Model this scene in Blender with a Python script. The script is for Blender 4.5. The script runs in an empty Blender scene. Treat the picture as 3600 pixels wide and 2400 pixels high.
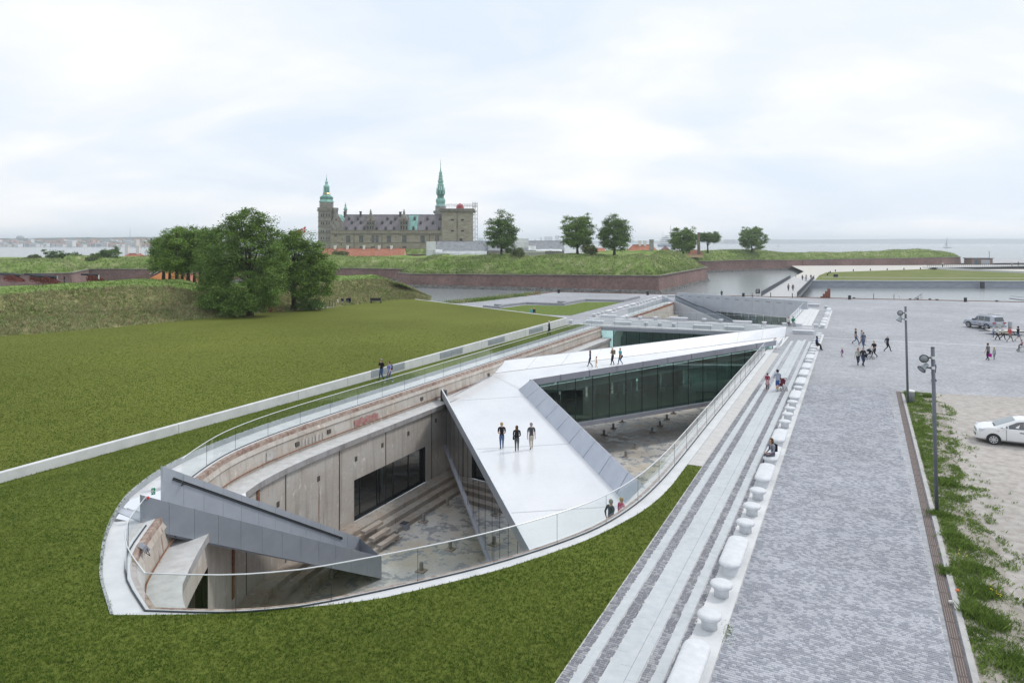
import bpy, bmesh, math, random
import numpy as np
from mathutils import Vector, Matrix, noise
from mathutils.geometry import tessellate_polygon, delaunay_2d_cdt
R = math.radians
sc = bpy.context.scene
C = bpy.context.collection
random.seed(7)
F, CX, HY, H = 2449.0, 1800.0, 852.0, 11.6      # focal length and horizon of the photograph, eye height
cam = bpy.data.cameras.new('camera'); co = bpy.data.objects.new('camera', cam); C.objects.link(co)
cam.sensor_width = 36; cam.lens = F/3600*36; cam.shift_y = -(1200-HY)/3600
cam.clip_start = .1; cam.clip_end = 60000
co.location = (0, 0, H); co.rotation_euler = (R(90), 0, 0); sc.camera = co
SUN_EL, SUN_AZ = R(52), R(68)                     # azimuth clockwise from +Y
w = bpy.data.worlds.new('World'); sc.world = w; w.use_nodes = True
nt = w.node_tree; N = nt.nodes; L = nt.links; N.clear()
def nd(tree, kind, **k):
    n = tree.nodes.new(kind)
    for a, b in k.items():
        if a.startswith('i_'): n.inputs[a[2:]].default_value = b
        else: setattr(n, a, b)
    return n
out = nd(nt, 'ShaderNodeOutputWorld'); bg = nd(nt, 'ShaderNodeBackground'); bg.inputs[1].default_value = .1
sky = nd(nt, 'ShaderNodeTexSky', sky_type='NISHITA', sun_disc=False, sun_elevation=SUN_EL, sun_rotation=SUN_AZ)
sky.air_density = 1; sky.dust_density = 2
tc = nd(nt, 'ShaderNodeTexCoord'); sp = nd(nt, 'ShaderNodeSeparateXYZ'); L.new(tc.outputs['Generated'], sp.inputs[0])
def mth(tree, op, a, b=None, c=None, clamp=False):
    n = tree.nodes.new('ShaderNodeMath'); n.operation = op; n.use_clamp = clamp
    for i, q in enumerate((a, b, c)):
        if q is None: continue
        if hasattr(q, 'default_value') or hasattr(q, 'links'): tree.links.new(q, n.inputs[i])
        else: n.inputs[i].default_value = q
    return n.outputs[0]
zz = mth(nt, 'ADD', mth(nt, 'MAXIMUM', sp.outputs[2], 0.0), .30)
cmb = nd(nt, 'ShaderNodeCombineXYZ')
L.new(mth(nt, 'DIVIDE', sp.outputs[0], zz), cmb.inputs[0]); L.new(mth(nt, 'DIVIDE', sp.outputs[1], zz), cmb.inputs[1])
mp = nd(nt, 'ShaderNodeMapping'); L.new(cmb.outputs[0], mp.inputs[0]); mp.inputs['Scale'].default_value = (.55, .8, 1); mp.inputs['Location'].default_value = (3.1, .7, 0); mp.inputs['Rotation'].default_value = (0, 0, R(18))
n1 = nd(nt, 'ShaderNodeTexNoise'); n1.inputs['Scale'].default_value = 2.1; n1.inputs['Detail'].default_value = 7; n1.inputs['Roughness'].default_value = .5; n1.inputs['Distortion'].default_value = .5
L.new(mp.outputs[0], n1.inputs['Vector'])
cr = nd(nt, 'ShaderNodeValToRGB'); cr.color_ramp.elements[0].position = .34; cr.color_ramp.elements[0].color = (0, 0, 0, 1)
cr.color_ramp.elements[1].position = .60; cr.color_ramp.elements[1].color = (1, 1, 1, 1); L.new(n1.outputs[0], cr.inputs[0])
n2 = nd(nt, 'ShaderNodeTexNoise'); n2.inputs['Scale'].default_value = 4.2; n2.inputs['Detail'].default_value = 6; L.new(mp.outputs[0], n2.inputs['Vector'])
cc = nd(nt, 'ShaderNodeMix', data_type='RGBA'); cc.inputs[6].default_value = (8.8, 9.15, 9.7, 1); cc.inputs[7].default_value = (9.9, 9.95, 10.1, 1)
cr2 = nd(nt, 'ShaderNodeValToRGB'); cr2.color_ramp.elements[0].position = .38; cr2.color_ramp.elements[1].position = .64; L.new(n2.outputs[0], cr2.inputs[0]); L.new(cr2.outputs[0], cc.inputs[0])
thin = nd(nt, 'ShaderNodeMix', data_type='RGBA'); thin.inputs[0].default_value = .94; L.new(sky.outputs[0], thin.inputs[6]); thin.inputs[7].default_value = (7.7, 8.6, 9.8, 1)
mx = nd(nt, 'ShaderNodeMix', data_type='RGBA'); L.new(cr.outputs[0], mx.inputs[0]); L.new(thin.outputs[2], mx.inputs[6]); L.new(cc.outputs[2], mx.inputs[7])
L.new(mx.outputs[2], bg.inputs[0]); L.new(bg.outputs[0], out.inputs[0])
sl = bpy.data.lights.new('sun', 'SUN'); sl.energy = 1.5; sl.angle = R(10); sl.color = (1, .965, .91)
so = bpy.data.objects.new('sun', sl); C.objects.link(so)
sd = Vector((math.sin(SUN_AZ)*math.cos(SUN_EL), math.cos(SUN_AZ)*math.cos(SUN_EL), math.sin(SUN_EL)))
so.rotation_euler = sd.to_track_quat('Z', 'Y').to_euler()
vs = sc.view_settings; vs.view_transform = 'Standard'; vs.look = 'None'; vs.exposure = 0.10; vs.gamma = 1; vs.use_curve_mapping = False
sc.cycles.use_denoising = True
try: sc.cycles.denoiser = 'OPENIMAGEDENOISE'
except Exception: pass
sc.cycles.max_bounces = 8; sc.cycles.transparent_max_bounces = 12; sc.cycles.volume_bounces = 1
sc.cycles.caustics_reflective = False; sc.cycles.caustics_refractive = False; sc.cycles.sample_clamp_indirect = 6
AX = R(26.2); U = (math.sin(AX), math.cos(AX)); V = (math.cos(AX), -math.sin(AX))   # the dock's long and cross axes
def D(s, t, z=0.0): return Vector((s*U[0]+t*V[0], s*U[1]+t*V[1], z))
def P(px, py, z=0.0):                              # point of height z seen at that place of the photograph
    d = F*(H-z)/(py-HY); return Vector(((px-CX)/F*d, d, z))
def Q(px, py, d): return Vector(((px-CX)/F*d, d, H-(py-HY)*d/F))
def ST(p): return (p[0]*U[0]+p[1]*U[1], p[0]*V[0]+p[1]*V[1])
def tag(o, label=None, cat=None, group=None, kind=None):
    if label: o['label'] = label
    if cat: o['category'] = cat
    if group: o['group'] = group
    if kind: o['kind'] = kind
    return o
def empty(name, loc=(0, 0, 0), rz=0.0, label=None, cat=None, group=None):
    o = bpy.data.objects.new(name, None); C.objects.link(o); o.location = loc; o.rotation_euler = (0, 0, rz); o.empty_display_size = .2
    return tag(o, label, cat, group)
class MB:
    def __init__(s): s.v = []; s.f = []; s.m = []; s.mi = 0
    def add(s, vs, fs):
        b = len(s.v); s.v += [tuple(p) for p in vs]; s.f += [tuple(i+b for i in f) for f in fs]; s.m += [s.mi]*len(fs); return s
    def poly(s, pts): return s.add(pts, [tuple(range(len(pts)))])
    def box(s, x0, y0, z0, x1, y1, z1, M=None):
        p = [Vector((x, y, z)) for z in (z0, z1) for y in (y0, y1) for x in (x0, x1)]
        if M is not None: p = [M @ q for q in p]
        return s.add(p, [(0, 2, 3, 1), (4, 5, 7, 6), (0, 1, 5, 4), (2, 6, 7, 3), (0, 4, 6, 2), (1, 3, 7, 5)])
    def prism(s, pts, z0, z1, cap=True):           # plan outline extruded; z0/z1 number or list
        n = len(pts); a = z0 if hasattr(z0, '__len__') else [z0]*n; b = z1 if hasattr(z1, '__len__') else [z1]*n
        vs = [(p[0], p[1], a[i]) for i, p in enumerate(pts)]+[(p[0], p[1], b[i]) for i, p in enumerate(pts)]
        fs = [(i, (i+1) % n, n+(i+1) % n, n+i) for i in range(n)]
        if cap: fs += [tuple(range(n))[::-1], tuple(range(n, 2*n))]
        return s.add(vs, fs)
    def beam(s, a, b, w, h, up=(0, 0, 1)):         # box from a to b, w across, h along up
        a = Vector(a); b = Vector(b); d = (b-a).normalized(); upv = Vector(up)
        if abs(d.dot(upv)) > .99: upv = Vector((0, 1, 0))
        sd = d.cross(upv).normalized()*w/2; u2 = sd.cross(d).normalized()*h/2
        p = [a-sd-u2, a+sd-u2, a+sd+u2, a-sd+u2, b-sd-u2, b+sd-u2, b+sd+u2, b-sd+u2]
        return s.add(p, [(0, 1, 2, 3), (7, 6, 5, 4), (0, 4, 5, 1), (1, 5, 6, 2), (2, 6, 7, 3), (3, 7, 4, 0)])
    def tube(s, pts, r, n=8, cap=True):
        pts = [Vector(p) for p in pts]; k = len(pts); rr = r if hasattr(r, '__len__') else [r]*k; vs = []
        for i, p in enumerate(pts):
            d = (pts[min(i+1, k-1)]-pts[max(i-1, 0)]).normalized(); a = Vector((0, 0, 1)) if abs(d.z) < .9 else Vector((1, 0, 0))
            e = d.cross(a).normalized(); g = e.cross(d).normalized()
            for j in range(n):
                t = 2*math.pi*j/n; vs.append(p+(e*math.cos(t)+g*math.sin(t))*rr[i])
        fs = [(i*n+j, i*n+(j+1) % n, (i+1)*n+(j+1) % n, (i+1)*n+j) for i in range(k-1) for j in range(n)]
        if cap: fs += [tuple(range(n))[::-1], tuple(range((k-1)*n, k*n))]
        return s.add(vs, fs)
    def lathe(s, prof, n=16, c=(0, 0, 0), rot=0.0, cap=True):   # prof [(r,z)]
        vs = []; k = len(prof)
        for r, z in prof:
            for j in range(n):
                t = rot+2*math.pi*j/n; vs.append((c[0]+r*math.cos(t), c[1]+r*math.sin(t), c[2]+z))
        fs = [(i*n+j, i*n+(j+1) % n, (i+1)*n+(j+1) % n, (i+1)*n+j) for i in range(k-1) for j in range(n)]
        if cap: fs += [tuple(range(n))[::-1], tuple(range((k-1)*n, k*n))]
        return s.add(vs, fs)
    def grid(s, rows):                             # rows of equally many points
        n = len(rows[0]); vs = [p for r in rows for p in r]
        return s.add(vs, [(i*n+j, i*n+j+1, (i+1)*n+j+1, (i+1)*n+j) for i in range(len(rows)-1) for j in range(n-1)])
    def build(s, name, mat, parent=None, smooth=False, loc=None, rz=0.0):
        me = bpy.data.meshes.new(name); me.from_pydata(s.v, [], s.f)
        mats = mat if isinstance(mat, (list, tuple)) else [mat]
        for q in mats: me.materials.append(q)
        if len(mats) > 1: me.polygons.foreach_set('material_index', s.m)
        if smooth: me.polygons.foreach_set('use_smooth', [True]*len(me.polygons))
        me.update(); o = bpy.data.objects.new(name, me); C.objects.link(o)
        if parent is not None: o.parent = parent
        if loc is not None: o.location = loc
        o.rotation_euler = (0, 0, rz); return o
def fixn(o):                                       # consistent outward normals
    bm = bmesh.new(); bm.from_mesh(o.data); bmesh.ops.recalc_face_normals(bm, faces=bm.faces); bm.to_mesh(o.data); bm.free(); return o
def bevel(o, wd=.03, seg=2, ang=35):
    m = o.modifiers.new('bevel', 'BEVEL'); m.width = wd; m.segments = seg; m.limit_method = 'ANGLE'; m.angle_limit = R(ang); return o
def npmesh(name, verts, faces, mat, parent=None, kind=None, smooth=False):
    me = bpy.data.meshes.new(name); verts = np.asarray(verts, np.float32); faces = np.asarray(faces, np.int32)
    nf, k = faces.shape
    me.vertices.add(len(verts)); me.vertices.foreach_set('co', verts.ravel())
    me.loops.add(nf*k); me.loops.foreach_set('vertex_index', faces.ravel())
    me.polygons.add(nf); me.polygons.foreach_set('loop_start', np.arange(0, nf*k, k, dtype=np.int32)); me.polygons.foreach_set('loop_total', np.full(nf, k, np.int32))
    me.update(calc_edges=True); me.materials.append(mat)
    me.polygons.foreach_set('use_smooth', np.full(nf, bool(smooth)))
    o = bpy.data.objects.new(name, me); C.objects.link(o)
    if parent is not None: o.parent = parent
    if kind: o['kind'] = kind
    return o
def share(src, name, parent, loc=(0, 0, 0), rz=0.0, scale=None):
    o = bpy.data.objects.new(name, src.data); C.objects.link(o); o.parent = parent; o.location = loc; o.rotation_euler = (0, 0, rz)
    if scale: o.scale = scale
    for m in src.modifiers:
        if m.type == 'BEVEL': bevel(o, m.width, m.segments)
    return o
def copy_tree(o, parent=None):
    c = o.copy(); C.objects.link(c); c.parent = parent
    for ch in o.children: copy_tree(ch, c)
    return c
def region(outer, holes=(), zf=None, step=None):   # flat or rolling ground inside an outline; pts are (x,y)
    pts = [Vector((p[0], p[1])) for p in outer]; edges = [(i, (i+1) % len(pts)) for i in range(len(pts))]
    for h in holes:
        b = len(pts); pts += [Vector((p[0], p[1])) for p in h]; edges += [(b+i, b+(i+1) % len(h)) for i in range(len(h))]
    def inside(x, y, poly):
        c = False; j = len(poly)-1
        for i in range(len(poly)):
            if (poly[i][1] > y) != (poly[j][1] > y) and x < (poly[j][0]-poly[i][0])*(y-poly[i][1])/(poly[j][1]-poly[i][1])+poly[i][0]: c = not c
            j = i
        return c
    if step:
        xs = [p[0] for p in outer]; ys = [p[1] for p in outer]; x = min(xs)+step/2
        while x < max(xs):
            y = min(ys)+step/2
            while y < max(ys):
                if inside(x, y, outer) and not any(inside(x, y, h) for h in holes): pts.append(Vector((x+random.uniform(-.2, .2)*step, y+random.uniform(-.2, .2)*step)))
                y += step
            x += step
    vs, es, fs, *_ = delaunay_2d_cdt(pts, edges, [], 0, 1e-5)
    ff = []
    for f in fs:
        c = sum((vs[i] for i in f), Vector((0, 0)))/len(f)
        if inside(c.x, c.y, outer) and not any(inside(c.x, c.y, h) for h in holes):
            a, b, d = (vs[f[0]], vs[f[1]], vs[f[2]])
            ff.append(tuple(f) if (b-a).cross(d-a) > 0 else tuple(f)[::-1])
    z = zf or (lambda x, y: 0.0)
    return [(p.x, p.y, z(p.x, p.y)) for p in vs], ff
def ground(name, outer, mat, holes=(), zf=None, step=None, kind='structure', parent=None):
    vs, fs = region(outer, holes, zf, step); m = MB(); m.add(vs, fs); o = m.build(name, mat, parent, smooth=bool(step))
    if kind: o['kind'] = kind
    return o
MT = {}
def M(name, c1, c2=None, c3=None, scale=4.0, rough=.75, bump=0.0, bscale=None, metal=0.0, spec=.4, world=False, st=(1, 1, 1), detail=6.0, lo=.35, hi=.65, island=0.0, trans=0.0, bdist=.02, big=0.0, bigscale=.15):
    if name in MT: return MT[name]
    m = bpy.data.materials.new(name); m.use_nodes = True; t = m.node_tree; b = t.nodes['Principled BSDF']; MT[name] = m
    b.inputs['Roughness'].default_value = rough; b.inputs['Metallic'].default_value = metal; b.inputs['Specular IOR Level'].default_value = spec
    c4 = lambda c: (c[0], c[1], c[2], 1)
    b.inputs['Base Color'].default_value = c4(c1)
    if c2 is None and not bump and not island: return m
    if world: src = nd(t, 'ShaderNodeNewGeometry').outputs['Position']
    else: src = nd(t, 'ShaderNodeTexCoord').outputs['Object']
    mp = nd(t, 'ShaderNodeMapping'); mp.inputs['Scale'].default_value = st; t.links.new(src, mp.inputs[0])
    col = None
    if c2 is not None:
        n = nd(t, 'ShaderNodeTexNoise'); n.inputs['Scale'].default_value = scale; n.inputs['Detail'].default_value = detail; n.inputs['Roughness'].default_value = .6
        t.links.new(mp.outputs[0], n.inputs['Vector']); r = nd(t, 'ShaderNodeValToRGB'); r.color_ramp.elements[0].position = lo; r.color_ramp.elements[1].position = hi
        r.color_ramp.elements[0].color = c4(c1); r.color_ramp.elements[1].color = c4(c2)
        if c3 is not None: e = r.color_ramp.elements.new((lo+hi)/2); e.color = c4(c3)
        t.links.new(n.outputs[0], r.inputs[0]); col = r.outputs[0]
    if island:
        g = nd(t, 'ShaderNodeNewGeometry'); mr = nd(t, 'ShaderNodeMapRange'); mr.inputs['To Min'].default_value = 1-island; mr.inputs['To Max'].default_value = 1+island
        t.links.new(g.outputs['Random Per Island'], mr.inputs[0]); col = vmul(t, col, mr.outputs[0], c1)
    if big:
        n = nd(t, 'ShaderNodeTexNoise'); n.inputs['Scale'].default_value = bigscale; n.inputs['Detail'].default_value = 3; t.links.new(mp.outputs[0], n.inputs['Vector'])
        mr = nd(t, 'ShaderNodeMapRange'); mr.inputs['From Min'].default_value = .3; mr.inputs['From Max'].default_value = .7; mr.inputs['To Min'].default_value = 1-big; mr.inputs['To Max'].default_value = 1+big
        t.links.new(n.outputs[0], mr.inputs[0]); col = vmul(t, col, mr.outputs[0], c1)
    if col is not None: t.links.new(col, b.inputs['Base Color'])
    if bump:
        n = nd(t, 'ShaderNodeTexNoise'); n.inputs['Scale'].default_value = bscale or scale*3; n.inputs['Detail'].default_value = 5; t.links.new(mp.outputs[0], n.inputs['Vector'])
        bp = nd(t, 'ShaderNodeBump'); bp.inputs['Strength'].default_value = bump; bp.inputs['Distance'].default_value = bdist; t.links.new(n.outputs[0], bp.inputs['Height']); t.links.new(bp.outputs[0], b.inputs['Normal'])
    if trans:
        tl = nd(t, 'ShaderNodeBsdfTranslucent'); ms = nd(t, 'ShaderNodeMixShader'); ms.inputs[0].default_value = trans
        if col is not None: t.links.new(col, tl.inputs[0])
        else: tl.inputs[0].default_value = c4(c1)
        o = t.nodes['Material Output']; t.links.new(b.outputs[0], ms.inputs[1]); t.links.new(tl.outputs[0], ms.inputs[2]); t.links.new(ms.outputs[0], o.inputs[0])
    return m
def vmul(t, col, fac, c1):
    v = nd(t, 'ShaderNodeVectorMath', operation='SCALE')
    if col is not None: t.links.new(col, v.inputs[0])
    else: v.inputs[0].default_value = c1[:3]
    t.links.new(fac, v.inputs['Scale']); return v.outputs[0]
def glassmat(name, tint, ior=1.5, extra=0.0, rough=0.0, refl=(.95, .97, 1)):
    m = bpy.data.materials.new(name); m.use_nodes = True; t = m.node_tree; t.nodes.remove(t.nodes['Principled BSDF']); o = t.nodes['Material Output']
    tr = nd(t, 'ShaderNodeBsdfTransparent'); tr.inputs[0].default_value = (*tint, 1); gl = nd(t, 'ShaderNodeBsdfGlossy'); gl.inputs['Roughness'].default_value = rough; gl.inputs[0].default_value = (*refl, 1)
    lw = nd(t, 'ShaderNodeLayerWeight'); lw.inputs[0].default_value = .5; ms = nd(t, 'ShaderNodeMixShader'); r0 = ((ior-1)/(ior+1))**2; fac = mth(t, 'ADD', mth(t, 'MULTIPLY', mth(t, 'POWER', lw.outputs['Facing'], 5.0), 1-r0), 2*r0+extra, clamp=True)
    t.links.new(fac, ms.inputs[0]); t.links.new(tr.outputs[0], ms.inputs[1]); t.links.new(gl.outputs[0], ms.inputs[2]); t.links.new(ms.outputs[0], o.inputs[0]); MT[name] = m; return m
G_CLEAR = glassmat('clear_glass', (.93, .965, .955), 1.45, 0)
G_DARK = glassmat('tinted_glass', (.50, .74, .70), 1.6, .16, refl=(.68, .92, .88))
G_WIN = glassmat('window_glass', (.25, .32, .33), 1.6, .06)
def surface(t, name): return t
def stmap(t):                                      # texture coordinates along the dock's axes, in metres
    g = nd(t, 'ShaderNodeNewGeometry'); mp = nd(t, 'ShaderNodeMapping'); mp.inputs['Rotation'].default_value = (0, 0, AX); t.links.new(g.outputs['Position'], mp.inputs[0]); return mp.outputs[0]
def cobble_mat(name, ca, cb, joint, bw=.15, bh=.10, bump=.3):
    m = bpy.data.materials.new(name); m.use_nodes = True; t = m.node_tree; b = t.nodes['Principled BSDF']; MT[name] = m; b.inputs['Roughness'].default_value = .7; b.inputs['Specular IOR Level'].default_value = .35
    v = stmap(t)
    dn = nd(t, 'ShaderNodeTexNoise'); dn.inputs['Scale'].default_value = 4; t.links.new(v, dn.inputs['Vector'])
    va = nd(t, 'ShaderNodeVectorMath', operation='MULTIPLY_ADD'); t.links.new(dn.outputs['Color'], va.inputs[0]); va.inputs[1].default_value = (.03, .03, 0); t.links.new(v, va.inputs[2])
    br = nd(t, 'ShaderNodeTexBrick'); t.links.new(va.outputs[0], br.inputs['Vector'])
    br.inputs['Color1'].default_value = (*ca, 1); br.inputs['Color2'].default_value = (*cb, 1); br.inputs['Mortar'].default_value = (*joint, 1)
    br.inputs['Scale'].default_value = 1; br.inputs['Mortar Size'].default_value = .008; br.inputs['Brick Width'].default_value = bw; br.inputs['Row Height'].default_value = bh; br.inputs['Bias'].default_value = -.1
    col = br.outputs[0]
    for scl, lo, hi, dt in ((.035, .90, 1.08, 4), (.09, .88, 1.10, 5), (.7, .9, 1.10, 4), (3.5, .84, 1.16, 3)):
        n = nd(t, 'ShaderNodeTexNoise'); n.inputs['Scale'].default_value = scl; n.inputs['Detail'].default_value = dt; t.links.new(v, n.inputs['Vector'])
        mr = nd(t, 'ShaderNodeMapRange'); mr.inputs['From Min'].default_value = .32; mr.inputs['From Max'].default_value = .68; mr.inputs['To Min'].default_value = lo; mr.inputs['To Max'].default_value = hi
        t.links.new(n.outputs[0], mr.inputs[0]); col = vmul(t, col, mr.outputs[0], ca)
    t.links.new(col, b.inputs['Base Color'])
    bp = nd(t, 'ShaderNodeBump'); bp.inputs['Strength'].default_value = bump; bp.inputs['Distance'].default_value = .01; t.links.new(br.outputs['Fac'], bp.inputs['Height']); bp.invert = True; t.links.new(bp.outputs[0], b.inputs['Normal'])
    return m
COB = cobble_mat('granite_setts', (.37, .385, .425), (.255, .27, .30), (.36, .36, .355))
def settmat(name, a, b_, lo, hi):
    m = bpy.data.materials.new(name); m.use_nodes = True; t = m.node_tree; b = t.nodes['Principled BSDF']; b.inputs['Roughness'].default_value = .7; g = nd(t, 'ShaderNodeNewGeometry'); oi = nd(t, 'ShaderNodeObjectInfo')
    n = nd(t, 'ShaderNodeTexNoise'); n.inputs['Scale'].default_value = 1.3; n.inputs['Detail'].default_value = 4; t.links.new(g.outputs['Position'], n.inputs['Vector'])
    rnd = mth(t, 'FRACT', mth(t, 'ADD', g.outputs['Random Per Island'], oi.outputs['Random'])); v = mth(t, 'ADD', mth(t, 'MULTIPLY', rnd, .5), mth(t, 'MULTIPLY', n.outputs[0], .9))
    r = nd(t, 'ShaderNodeValToRGB'); r.color_ramp.elements[0].position = lo; r.color_ramp.elements[1].position = hi; r.color_ramp.elements[0].color = (*a, 1); r.color_ramp.elements[1].color = (*b_, 1); t.links.new(v, r.inputs[0])
    n2_ = nd(t, 'ShaderNodeTexNoise'); n2_.inputs['Scale'].default_value = .22; n2_.inputs['Detail'].default_value = 6; t.links.new(g.outputs['Position'], n2_.inputs['Vector']); mr = nd(t, 'ShaderNodeMapRange'); mr.inputs['From Min'].default_value = .3; mr.inputs['From Max'].default_value = .7; mr.inputs['To Min'].default_value = .86; mr.inputs['To Max'].default_value = 1.10; t.links.new(n2_.outputs[0], mr.inputs[0])
    t.links.new(vmul(t, vmul(t, r.outputs[0], mr.outputs[0], a), mth(t, 'ADD', mth(t, 'MULTIPLY', rnd, .16), .92), a), b.inputs['Base Color']); MT[name] = m; return m
SETT = settmat('granite_sett', (.42, .435, .48), (.25, .265, .305), .64, .74)
SETT2 = settmat('granite_sett_strip', (.34, .345, .37), (.19, .195, .22), .52, .70)
SAND = M('joint_sand', (.46, .46, .46), (.56, .555, .55), scale=2.5, world=True, rough=.9)
SLAB = M('granite_slab', (.44, .475, .50), (.52, .545, .565), scale=3, world=True, rough=.6, bump=.1, bscale=120, bdist=.003, big=.05, bigscale=.5)
COPE = M('pale_concrete', (.56, .575, .59), (.66, .67, .68), scale=1.2, world=True, rough=.6, bump=.08, bscale=30, bdist=.004)
BENCHM = M('white_terrazzo', (.56, .585, .615), (.68, .695, .715), scale=3.5, rough=.6, bump=.25, bscale=70, bdist=.004, detail=10)
WHITE = M('white_coating', (.69, .705, .725), (.60, .62, .65), c3=(.66, .675, .70), scale=.5, lo=.3, hi=.75, detail=10, big=.035, bigscale=.2, world=True, rough=.16, bump=.03, bscale=.8, bdist=.02, spec=.5, st=(1, .5, 1))
WHITE2 = M('white_cladding', (.75, .765, .79), (.68, .70, .73), scale=.7, detail=9, world=True, rough=.42, spec=.4)
def panel_lines(m, ang, w_, h_, dark=.93, size=.012):
    t = m.node_tree; b = t.nodes['Principled BSDF']; src = b.inputs['Base Color'].links[0].from_socket; g = nd(t, 'ShaderNodeNewGeometry'); mp = nd(t, 'ShaderNodeMapping'); mp.inputs['Rotation'].default_value = (0, 0, ang); t.links.new(g.outputs['Position'], mp.inputs[0])
    br = nd(t, 'ShaderNodeTexBrick'); t.links.new(mp.outputs[0], br.inputs['Vector']); br.inputs['Scale'].default_value = 1; br.inputs['Brick Width'].default_value = w_; br.inputs['Row Height'].default_value = h_; br.inputs['Mortar Size'].default_value = size
    n = nd(t, 'ShaderNodeTexNoise'); n.inputs['Scale'].default_value = 2.2; n.inputs['Detail'].default_value = 9; n.inputs['Roughness'].default_value = .7; t.links.new(mp.outputs[0], n.inputs['Vector'])
    mr = nd(t, 'ShaderNodeMapRange'); mr.inputs['From Min'].default_value = .55; mr.inputs['From Max'].default_value = .75; mr.inputs['To Min'].default_value = 1; mr.inputs['To Max'].default_value = .93; t.links.new(n.outputs[0], mr.inputs[0])
    f = mth(t, 'MULTIPLY', mth(t, 'SUBTRACT', 1.0, mth(t, 'MULTIPLY', br.outputs['Fac'], 1-dark)), mr.outputs[0]); t.links.new(vmul(t, src, f, (1, 1, 1)), b.inputs['Base Color'])
panel_lines(WHITE, R(-14), 2.4, 1.2)
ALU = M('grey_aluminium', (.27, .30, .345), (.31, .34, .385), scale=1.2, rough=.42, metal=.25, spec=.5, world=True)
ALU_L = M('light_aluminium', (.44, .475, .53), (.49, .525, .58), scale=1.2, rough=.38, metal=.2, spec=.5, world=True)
ALU_D = M('edge_aluminium', (.30, .31, .36), (.34, .35, .40), scale=1.5, rough=.45, metal=.2, world=True)
DARK = M('dark_frame', (.015, .018, .02), rough=.4)
STEELD = M('dark_steel', (.05, .055, .065), (.075, .08, .09), scale=6, rough=.5, metal=.4)
RAILM = M('rail_metal', (.72, .74, .76), rough=.3, metal=.3)
RUST = M('rusty_steel', (.13, .05, .03), (.30, .15, .09), scale=9, world=True, rough=.9, bump=.4, bscale=40)
def concrete_mat(name, base, dark, warm, boards=True, streak=.6):
    m = bpy.data.materials.new(name); m.use_nodes = True; t = m.node_tree; b = t.nodes['Principled BSDF']; MT[name] = m; b.inputs['Roughness'].default_value = .85; b.inputs['Specular IOR Level'].default_value = .25
    v = stmap(t)
    def noi(scale, stretch, detail=6, rough=.6):
        mp = nd(t, 'ShaderNodeMapping'); mp.inputs['Scale'].default_value = stretch; t.links.new(v, mp.inputs[0]); n = nd(t, 'ShaderNodeTexNoise'); n.inputs['Scale'].default_value = scale; n.inputs['Detail'].default_value = detail; n.inputs['Roughness'].default_value = rough; t.links.new(mp.outputs[0], n.inputs['Vector']); return n.outputs[0]
    def rng(x, a, b2, c=0.0, d=1.0):
        mr = nd(t, 'ShaderNodeMapRange'); mr.inputs['From Min'].default_value = a; mr.inputs['From Max'].default_value = b2; mr.inputs['To Min'].default_value = c; mr.inputs['To Max'].default_value = d; t.links.new(x, mr.inputs[0]); return mr.outputs[0]
    def mix(fac, a, b2):
        q = nd(t, 'ShaderNodeMix', data_type='RGBA'); t.links.new(fac, q.inputs[0])
        for i, c in ((6, a), (7, b2)):
            if isinstance(c, tuple): q.inputs[i].default_value = (*c, 1)
            else: t.links.new(c, q.inputs[i])
        return q.outputs[2]
    c = mix(rng(noi(.55, (1, 1, 1.6), 8), .36, .62), base, warm)
    c = mix(rng(noi(1.0, (2.2, 2.2, .16), 7), .50, .72, 0, streak), c, dark)
    c = mix(rng(noi(1.6, (1.5, 1.5, .05), 4), .64, .72, 0, streak*1.2), c, (.20, .10, .06))
    c = mix(rng(noi(3.2, (1, 1, 1), 9, .7), .56, .72, 0, .55), c, dark)
    c = mix(rng(noi(2.3, (1, 1, .5), 8, .65), .58, .70, 0, .5), c, tuple(min(1, x*1.7) for x in base))
    hgt = noi(9, (1, 1, 1), 8)
    if boards:
        wv = nd(t, 'ShaderNodeTexWave'); wv.wave_type = 'BANDS'; wv.bands_direction = 'Z'; wv.inputs['Scale'].default_value = 3.2; wv.inputs['Distortion'].default_value = 1.2; wv.inputs['Detail'].default_value = 3; t.links.new(v, wv.inputs['Vector'])
        c = mix(rng(wv.outputs['Fac'], .0, .16, .28, 0), c, dark); hgt = mth(t, 'ADD', hgt, mth(t, 'MULTIPLY', wv.outputs['Fac'], .25))
    t.links.new(c, b.inputs['Base Color'])
    bp = nd(t, 'ShaderNodeBump'); bp.inputs['Strength'].default_value = .5; bp.inputs['Distance'].default_value = .03; t.links.new(hgt, bp.inputs['Height']); t.links.new(bp.outputs[0], b.inputs['Normal'])
    return m
CONC = concrete_mat('weathered_concrete', (.54, .515, .485), (.27, .245, .225), (.48, .435, .39))
CONCU = concrete_mat('stained_upper_concrete', (.50, .475, .44), (.25, .21, .185), (.43, .38, .33), boards=False, streak=.7)
CONCS = concrete_mat('worn_step_concrete', (.40, .375, .345), (.17, .14, .12), (.36, .30, .25), boards=False, streak=.5)
LEDGE = M('ledge_concrete', (.46, .46, .455), (.58, .585, .59), scale=2, world=True, rough=.75, bump=.15, bscale=18)
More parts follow.
